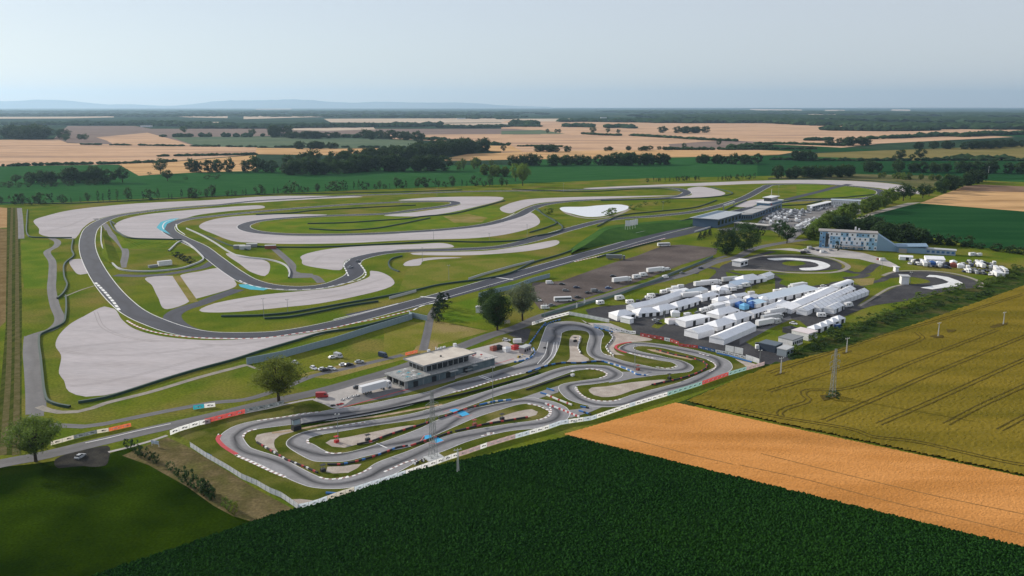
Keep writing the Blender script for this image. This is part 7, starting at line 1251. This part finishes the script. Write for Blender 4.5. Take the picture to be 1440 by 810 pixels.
panel_wall([(-125.9,378.0),(-111.9,389.3),(-92.2,413.5),(-76.8,436.8),(-57.4,464.3)] + [(-59.7,469.5)], 3.4, 40, 'long blue grey panel wall below the main straight')
panel_wall([(-59.6,469.5),(-48.5,460.9)], 3.0, 8, 'short pale wall turning towards the service road')
panel_wall([(-21.3,519.6),(-12.0,531.8),(1.8,546.4),(14.3,568.2),(27.0,583.7)], 3.0, 24, 'blue grey wall above the dark tree and the silvery tree')
panel_wall([(-78.1,515.4),(-73.2,521.7),(-63.3,536.3)], 1.6, 12, 'pale low wall on the infield side of the main straight, left part', c_lgrey); panel_wall([(-30.8,574.8),(-21.9,590.7),(2.0,626.3),(17.4,645.1)], 1.6, 30, 'pale low wall on the infield side of the main straight, right part', c_lgrey)
panel_wall([(106.8,773.8),(125.7,796.3),(150.8,832.6)], 1.6, 18, 'pale low wall below the flags', c_lgrey)
panel_wall([(177.5,801.8),(192.3,823.1),(209.4,845.4)], 1.4, 18, 'white pit wall at the end of the pit lane', c_white2)
# lane fence beside the worn lot
rail([(17.2,469.4),(39.9,494.5),(63.8,519.6),(75.5,534.9),(89.5,555.9),(102.5,571.8),(118.8,597.3),(142.9,632.5),(163.2,664.9)], 'green grey fence between the worn lot and the lane', h=1.6, t=.2, mats=[plain('fence_green', (.12, .18, .17))])
# ================================================================ poles, pylons, flags, screens
def floodlight(p, h, label, n=2, group='floodlight poles'):
    e = tag(empty('floodlight_pole', (*p, .05)), label, 'lamp', group); m = MB(); m.tube((0, 0, 0), (0, 0, h), .16, .09, 8); m.build('pole', c_steel, e)
    m = MB(); m.box(0, 0, h, 1.6, .12, .12); m.build('crossbar', c_steel, e)
    for k in range(n):
        m = MB(); m.box(-.65 + 1.3 * k / max(1, n - 1), 0, h + .1, .5, .5, .35); m.build('lamp_head', c_lgrey, e)
for q, h, lab in (((-7.9,324.9), 15.5, 'tall floodlight pole beside the kart start straight'), ((-63.4,284.8), 10.5, 'floodlight pole on the left kart gravel island'), ((57.1,370.3), 11.5, 'floodlight pole between the middle kart bends'), ((87.3,462.5), 5.5, 'lamp pole in front of the hipped tents'), ((158.1,537.4), 5.5, 'lamp pole by the largest hipped tent'),
    ((-143.3,466.0), 11.5, 'floodlight pole below the chicane gravel'), ((-132.8,478.4), 8, 'floodlight pole right of the chicane gravel barrier'), ((-44.4,573.3), 10.5, 'floodlight pole on the dry lawn by the main straight'), ((-70.6,645.1), 11, 'floodlight pole beside the pale gravel path'), ((14.1,771.1), 11.5, 'floodlight pole at the tip of the long gravel trap'), ((-71.9,755.9), 9, 'floodlight pole on the infield edge of the long gravel'), ((-20.8,753.3), 6, 'short pole by the infield barrier'),
    ((-102.9,1141.4), 10, 'pole on the far straight seen against the green field'), ((73.6,1189.6), 12, 'pole left of the far straight'), ((176.0,967.8), 11, 'pole right of the pond'), ((368.8,1153.1), 12, 'pole behind the control tower'), ((19.0,467.4), 8, 'lamp pole above the upper kart bend'), ((117.8,379.0), 6.5, 'thin white pole at the end of the banner wall'), ((279.2,616.8), 8, 'lamp pole beside the lane to the hotel'), ((274.6,561.2), 8, 'lamp pole inside the handling bend')):
    floodlight(q, h, lab)
def pylon(p, h, w0, w1, label, arms, rz, n=11, sp=None):
    e = tag(empty('pylon', (*p, .05), rz), label, 'pylon', 'power pylons'); m = MB(); C4 = ((-1, -1), (1, -1), (1, 1), (-1, 1)); r = .085
    ws = lambda t: w0 + (w1 - w0) * t ** .8
    for i in range(n):
        t0, t1 = i / n, (i + 1) / n; a, b = ws(t0) / 2, ws(t1) / 2; z0, z1 = h * t0, h * t1
        for k in range(4):
            c, d = C4[k], C4[(k + 1) % 4]
            m.tube((c[0] * a, c[1] * a, z0), (c[0] * b, c[1] * b, z1), r, n=4, cap=False); m.tube((c[0] * a, c[1] * a, z0), (d[0] * b, d[1] * b, z1), r * .55, n=3, cap=False); m.tube((d[0] * a, d[1] * a, z0), (c[0] * b, c[1] * b, z1), r * .55, n=3, cap=False)
            m.tube((c[0] * b, c[1] * b, z1), (d[0] * b, d[1] * b, z1), r * .5, n=3, cap=False)
    m.build('lattice_mast', c_steel, e)['kind'] = 'stuff'
    for z, l in arms:
        for s in (-1, 1):
            m = MB(); b = ws(z / h) / 2; m.tube((s * b, 0, z), (s * l, 0, z + .4), .09, n=4); m.tube((s * b, 0, z + 1.1), (s * l, 0, z + .4), .07, n=4); m.tube((s * l, 0, z + .4), (s * l, 0, z - .9), .10, n=5); o = m.build('cross_arm', c_steel, e)
    m = MB()
    for c in C4: m.box(c[0] * w0 / 2, c[1] * w0 / 2, 0, .9, .9, .5)
    m.build('foot', c_concrete, e); return e
pylon((-27.5,271.0), 24.5, 2.4, .7, 'tall lattice pylon standing beside the kart circuit and outer fence', ((14.5, 2.6), (17.2, 3.2), (19.6, 2.4)), .6)
pylon((134.5,331.7), 21.5, 2.0, .6, 'lattice pylon in the wheat with a bush at its foot', ((13.6, 2.6), (15.8, 3.0), (18.6, 2.4)), .5)
m = MB(); m.box(0, 0, 0, 6, 4.5, .5); tag(m.build('concrete_pad', c_lgrey, None, (*(-27.2,270.7), .03), .6), 'pale concrete pad under the tall lattice pylon', 'pad')
def hpole(p, h, label, lattice=False):
    e = tag(empty('power_pole', (*p, .05), .5), label, 'power pole', 'power poles'); m = MB()
    m.tube((-.25, 0, 0), (-.12, 0, h), .16, .10, 7); m.tube((.45, 0, 0), (.12, 0, h), .16, .10, 7); m.build('pole', c_lgrey, e)
    m = MB(); m.box(0, 0, h - .2, 2.8, .18, .2); m.build('cross_arm', c_lgrey, e)
    for x in (-1.2, 0, 1.2): m = MB(); m.tube((x, 0, h), (x, 0, h + .45), .08, n=5); m.build('insulator', c_white2, e)
hpole((-17.9,256.0), 9.5, 'power pole in the maize beside the outer fence'); hpole((122.5,362.4), 8, 'power pole in the wheat near the banner fence'); hpole((165.4,395.3), 8, 'power pole in the wheat right of the pylon'); hpole((225.6,425.0), 8, 'power pole in the wheat between trampled patches'); hpole((274.5,449.9), 7.5, 'power pole in the wheat furthest right'); hpole((839.2,1475.0), 16, 'distant pole in front of the right hand wood')
def flag(p, h, label):
    e = tag(empty('flagpole', (*p, .05)), label, 'flag', 'white flags below the embankment'); m = MB(); m.tube((0, 0, 0), (0, 0, h), .14, .09, 6); m.build('pole', c_white2, e)
    m = MB(); n = 5
    for i in range(n): x0, x1 = 2.6 * i / n, 2.6 * (i + 1) / n; y = lambda x: .25 * math.sin(x * 2.4); m.mesh([(x0, y(x0), h - 5.5), (x1, y(x1), h - 5.5), (x1, y(x1), h), (x0, y(x0), h)], [(0, 1, 2, 3)])
    m.build('flag_cloth', c_white2, e)
for k, q in enumerate(((109.5,798.3), (111.9,798.3), (114.6,802.2), (117.5,804.1), (120.6,809.1))): flag(q, 12, 'white vertical flag below the embankment, %s from the left' % nth(k))
for k, q in enumerate(((38.4,485.7), (44.1,497.2))):
    e = tag(empty('beach_flag', (*q, .05)), 'curved white beach flag by the lane, %s one' % ['nearer', 'further'][k], 'flag', 'beach flags by the lane'); m = MB(); m.tube((0, 0, 0), (0, 0, 4), .06, n=5); m.build('pole', c_steel, e)
    m = MB(); m.mesh([(0, 0, 1.2), (.9, .05, 1.8), (.95, .05, 3.6), (.5, .03, 4.6), (0, 0, 4.9)], [(0, 1, 2, 3, 4)]); m.build('flag_cloth', c_white2, e)
def screen():
    e = tag(empty('timing_hut', (*(-81.8,296.8), .05), RD), 'dark timing cabin on a stand with glass box above the left kart hairpin', 'cabin')
    m = MB(); m.box(0, 0, 0, 3.2, 2.2, 1.7); m.build('base', c_dark, e); m = MB()
    for x in (-1.4, 1.4):
        for y in (-.9, .9): m.tube((x, y, 1.7), (x, y, 4.4), .08, n=5)
    m.build('frame', c_dark, e); m = MB(); m.box(0, 0, 2.3, 2.6, 1.7, 1.9); m.build('glass_box', plain('pane', (.30, .38, .42), .2), e); m = MB(); m.box(0, 0, 4.4, 3.4, 2.4, .2); m.build('roof', c_dark, e)
screen()
def marshal(p, label, c=c_dark, s=1.0):
    e = tag(empty('marshal_post', (*p, .06), RD), label, 'marshal post', 'marshal posts of the kart circuit'); m = MB(); m.box(0, 0, 0, 1.6 * s, 1.2 * s, 1.0 * s); m.build('base', c, e); m = MB(); m.tube((-.7 * s, -.4 * s, 1 * s), (-.7 * s, -.4 * s, 2.3 * s), .05, n=4); m.tube((.7 * s, .4 * s, 1 * s), (.7 * s, .4 * s, 2.3 * s), .05, n=4); m.build('post', c_steel, e); m = MB(); m.box(0, 0, 2.3 * s, 1.8 * s, 1.4 * s, .12); m.build('roof', c, e)
for q, lab, c in (((-52.9,286.1), 'dark marshal post on the long gravel island', c_dark), ((-63.5,260.0), 'dark marshal post at the tip of the first hairpin barrier', c_dark), ((-3.9,307.1), 'dark marshal post on the teardrop gravel', c_dark), ((-14.4,301.0), 'reddish marshal post on the teardrop island grass', c_brick), ((32.9,417.2), 'dark marshal post on the narrow gravel escape', c_dark), ((27.5,361.0), 'white marshal post beside the middle bend', c_white2),
    ((70.8,356.8), 'black and white marshal post by the right gravel triangle', c_dark), ((58.5,369.5), 'brown marshal post between the middle bends', c_brick), ((-64.0,284.6), 'red tyre stack and post under the left floodlight', c_red)): marshal(q, lab, c)
def billboard(a, b, h0, h1, label, n):
    a, L, rz = frame(a, b); e = root('billboard', a, rz, label, 'billboard', 'white billboards by the kart paddock'); m = MB()
    for k in range(n + 1): m.tube((L * k / n, .1, 0), (L * k / n, .1, h1), .1, n=5)
    m.tube((0, .1, h1), (L, .1, h1), .1, n=5); m.tube((0, .1, h0 - .1), (L, .1, h0 - .1), .08, n=5); m.build('frame', c_dark, e)
    for k in range(n): m = MB(); m.box(L * (k + .5) / n, -.05, h0, L / n - .3, .12, h1 - h0 - .2); m.build('board_panel', c_white2, e)
billboard((106.0,397.8), (113.4,391.6), .8, 4.2, 'white billboard on a dark frame above the last kart bend', 2)
def pile(p, label, cols, name='tyre_stack'):
    rr = random.Random(int(p[0])); m = MB()
    for k in range(14): x, y = rr.uniform(-2.5, 2.5), rr.uniform(-.6, .6); m.tube((x, y, 0), (x, y, .4 + .3 * rr.random()), .3, n=8, m=rr.randrange(len(cols)))
    tag(m.build(name, cols, None, (*p, .06), RD), label, 'tyre stack', 'tyre stacks')['kind'] = 'stuff'
pile((-31.8,267.3), 'black tyre stack with white sheet beside the tall pylon', [c_tyre, c_tyre, c_white2]); pile((4.1,390.7), 'pile of trackside gear at the clubhouse paving corner', [c_tyre, c_yellow, c_lgrey])
for k, (q, c) in enumerate((((-9.5,399.6), c_brick), ((-7.4,401.1), c_dark), ((1.1,401.5), c_red), ((-3.1,397.8), c_white2))):
    a = Vector(q); tent(tuple(a), tuple(a + Vector((2.6, 2.2))), 2.6, 1.9, 2.6, 'hip', ['brown cover on the clubhouse forecourt', 'black cover on the clubhouse forecourt', 'small red gazebo on the clubhouse forecourt', 'low white cover on the clubhouse forecourt'][k], name='gazebo', roofm=c, wallm=c, group='covers on the clubhouse forecourt')
simple_building((6.0,395.1), (9.5,400.5), 3, 2.8, 'open kart shelter at the end of the clubhouse paving', plain('shelter', (.35, .3, .3)), c_lgrey, win=3, winm=c_dark, name='shelter', cat='shelter', over=.2)
e = tag(empty('roadside_sign', (*(-2.7,451.0), .05), .3), 'cream roadside sign board under the leaning dark tree', 'sign'); m = MB(); m.box(0, 0, 1.0, 3.4, .15, 2.0); m.build('board', FM['c'], e); m = MB(); m.tube((-1.3, .1, 0), (-1.3, .1, 1.2), .07); m.tube((1.3, .1, 0), (1.3, .1, 1.2), .07); m.build('post', c_steel, e)
e = tag(empty('roadside_sign', (*(-128.6,280.8), .05), -.3), 'blue grey sign board on white legs at the soil bank', 'sign'); m = MB(); m.box(0, 0, 1.0, 3.2, .15, 1.3); m.build('board', FM['b'], e); m = MB(); m.tube((-1.5, .1, 0), (-1.5, .1, 1.2), .07); m.tube((1.5, .1, 0), (1.5, .1, 1.2), .07); m.build('post', c_white2, e)
def gantry(a, b, h, label):
    a, L, rz = frame(a, b); e = root('bridge', a, rz, label, 'bridge'); m = MB(); m.box(0, 0, 0, 1, 1, h); m.box(L, 0, 0, 1, 1, h); m.build('post', c_grey, e); m = MB(); m.box(L / 2, 0, h, L + 1, 1.6, 1.4); m.build('deck', c_lgrey, e)
gantry((248.9,976.3), (270.9,1013.5), 5, 'pale footbridge crossing beside the pit building gravel')
simple_building((-270.5,626.3), (-262.7,632.5), 4, 3, 'white container on the small infield meadow', c_white2, c_lgrey, name='container', cat='container', over=.05); simple_building((-274.9,619.1), (-269.8,623.3), 3, 1.4, 'low grey trailer bed beside the white infield container', c_grey, c_grey, name='flatbed_trailer', cat='trailer', over=.05)
for i, q in enumerate(((-273.9,668.4), (-266.3,658.2), (-258.9,648.3), (-251.8,638.7))): tree('shrub', q, 4.5, 'bush', 'cone', 'dark thicket bush in the small infield meadow, %s of four' % nth(i), 'thicket of the infield meadow', 1.6, cat='shrub')
for i, (q, c) in enumerate((((-239.0,704.6), c_grey), ((-232.7,700.8), c_lgrey), ((-230.6,712.3), c_grey), ((-212.1,704.6), c_brick))):
    simple_building(q, tuple(Vector(q) + Vector((9, 1.5))), 4, 2.6, ['grey marshal cabin by the barrier bend, first of the group', 'pale marshal cabin by the barrier bend', 'second grey marshal cabin by the barrier bend', 'brown hut right of the marshal cabins'][i], c, c_lgrey, name='cabin', cat='cabin', group='cabins by the barrier bend', over=.1)
for i, q in enumerate(((107.2,924.4), (112.0,932.2), (41.3,940.1), (143.0,981.4), (155.4,1008.0), (165.7,1032.2), (179.6,1036.0), (190.2,1045.7), (198.0,1051.6))): tree('shrub', q, [8, 9, 8, 7, 5, 5, 4, 4, 4][i], 'bush', 'mid', 'bush by the pond bank, %s of nine' % nth(i), 'bushes by the pond', 1.4, cat='shrub')
for i in range(9): tree('conifer', tuple(Vector((171.4,753.1)).lerp(Vector((189.6,781.6)), i / 8) + Vector((0, (i % 3) * 4))), 5.5, 'cone', 'cone', 'small conical tree by the pit lane end, %s from the left' % nth(i), 'small conical trees by the pit lane', 2.0)
e = vehicle((83.8,654.9), -.1, 'truck', 'grey', 'dark long trailer truck at the lower edge of the race track fence')

rail([(-81.1,301.6),(-72.3,306.0),(-57.2,313.9),(-45.5,321.1),(-35.5,327.9)] + [(-27.1,332.4),(-17.6,338.9),(-5.1,349.3),(4.3,357.3),(12.1,366.4)], 'dark low strip added for the shade below the kart start straight', h=.6, t=.3, mats=[c_dark])  # low dark wall added to stand in for the shade band here
vehicle((-122.8,620.3), 1.0, 'car', 'silver', 'race car on the track at the chicane, nearer one'); vehicle((-121.3,645.1), 1.0, 'car', 'grey', 'race car on the track at the chicane, further one')
for i, (q, l) in enumerate((((-2157,4919), 60), ((-784,5324), 90), ((890,8503), 60), ((2209,4919), 50), ((2618,4797), 60), ((2779,4797), 60), ((2120,5743), 70), ((1084,6370), 40), ((-515,7926), 80), ((2127,5526), 60))):
    simple_building(q, (q[0] + l, q[1] + l * .1), l * .4, 9, 'tiny white farm building far off between the fields, %s of ten' % nth(i), c_white2, c_lgrey, name='farm_building', group='far farm buildings', over=1)

for k, (x0, y0, c) in enumerate(((150, 372, c_dark), (215, 378, c_white), (330, 392, c_blue), (420, 398, c_white), (520, 408, c_dark), (600, 415, c_brick), (690, 425, c_white), (260, 392, c_lgrey))):
    q = Vector([(313.1,635.5), (316.1,633.5), (320.9,628.9), (325.4,627.0), (329.9,623.8), (333.5,621.5), (337.3,618.4), (316.7,628.9)][k])
    tent(tuple(q), tuple(q + Vector((4.6, -1.0))), 4, 2.5, 3.8, 'hip', '%s gazebo among the cars of the bend car park, %s of eight' % (['black', 'white', 'blue', 'white', 'black', 'brown', 'white', 'grey'][k], nth(k)), name='gazebo', roofm=c, wallm=c, group='gazebos of the bend car park')
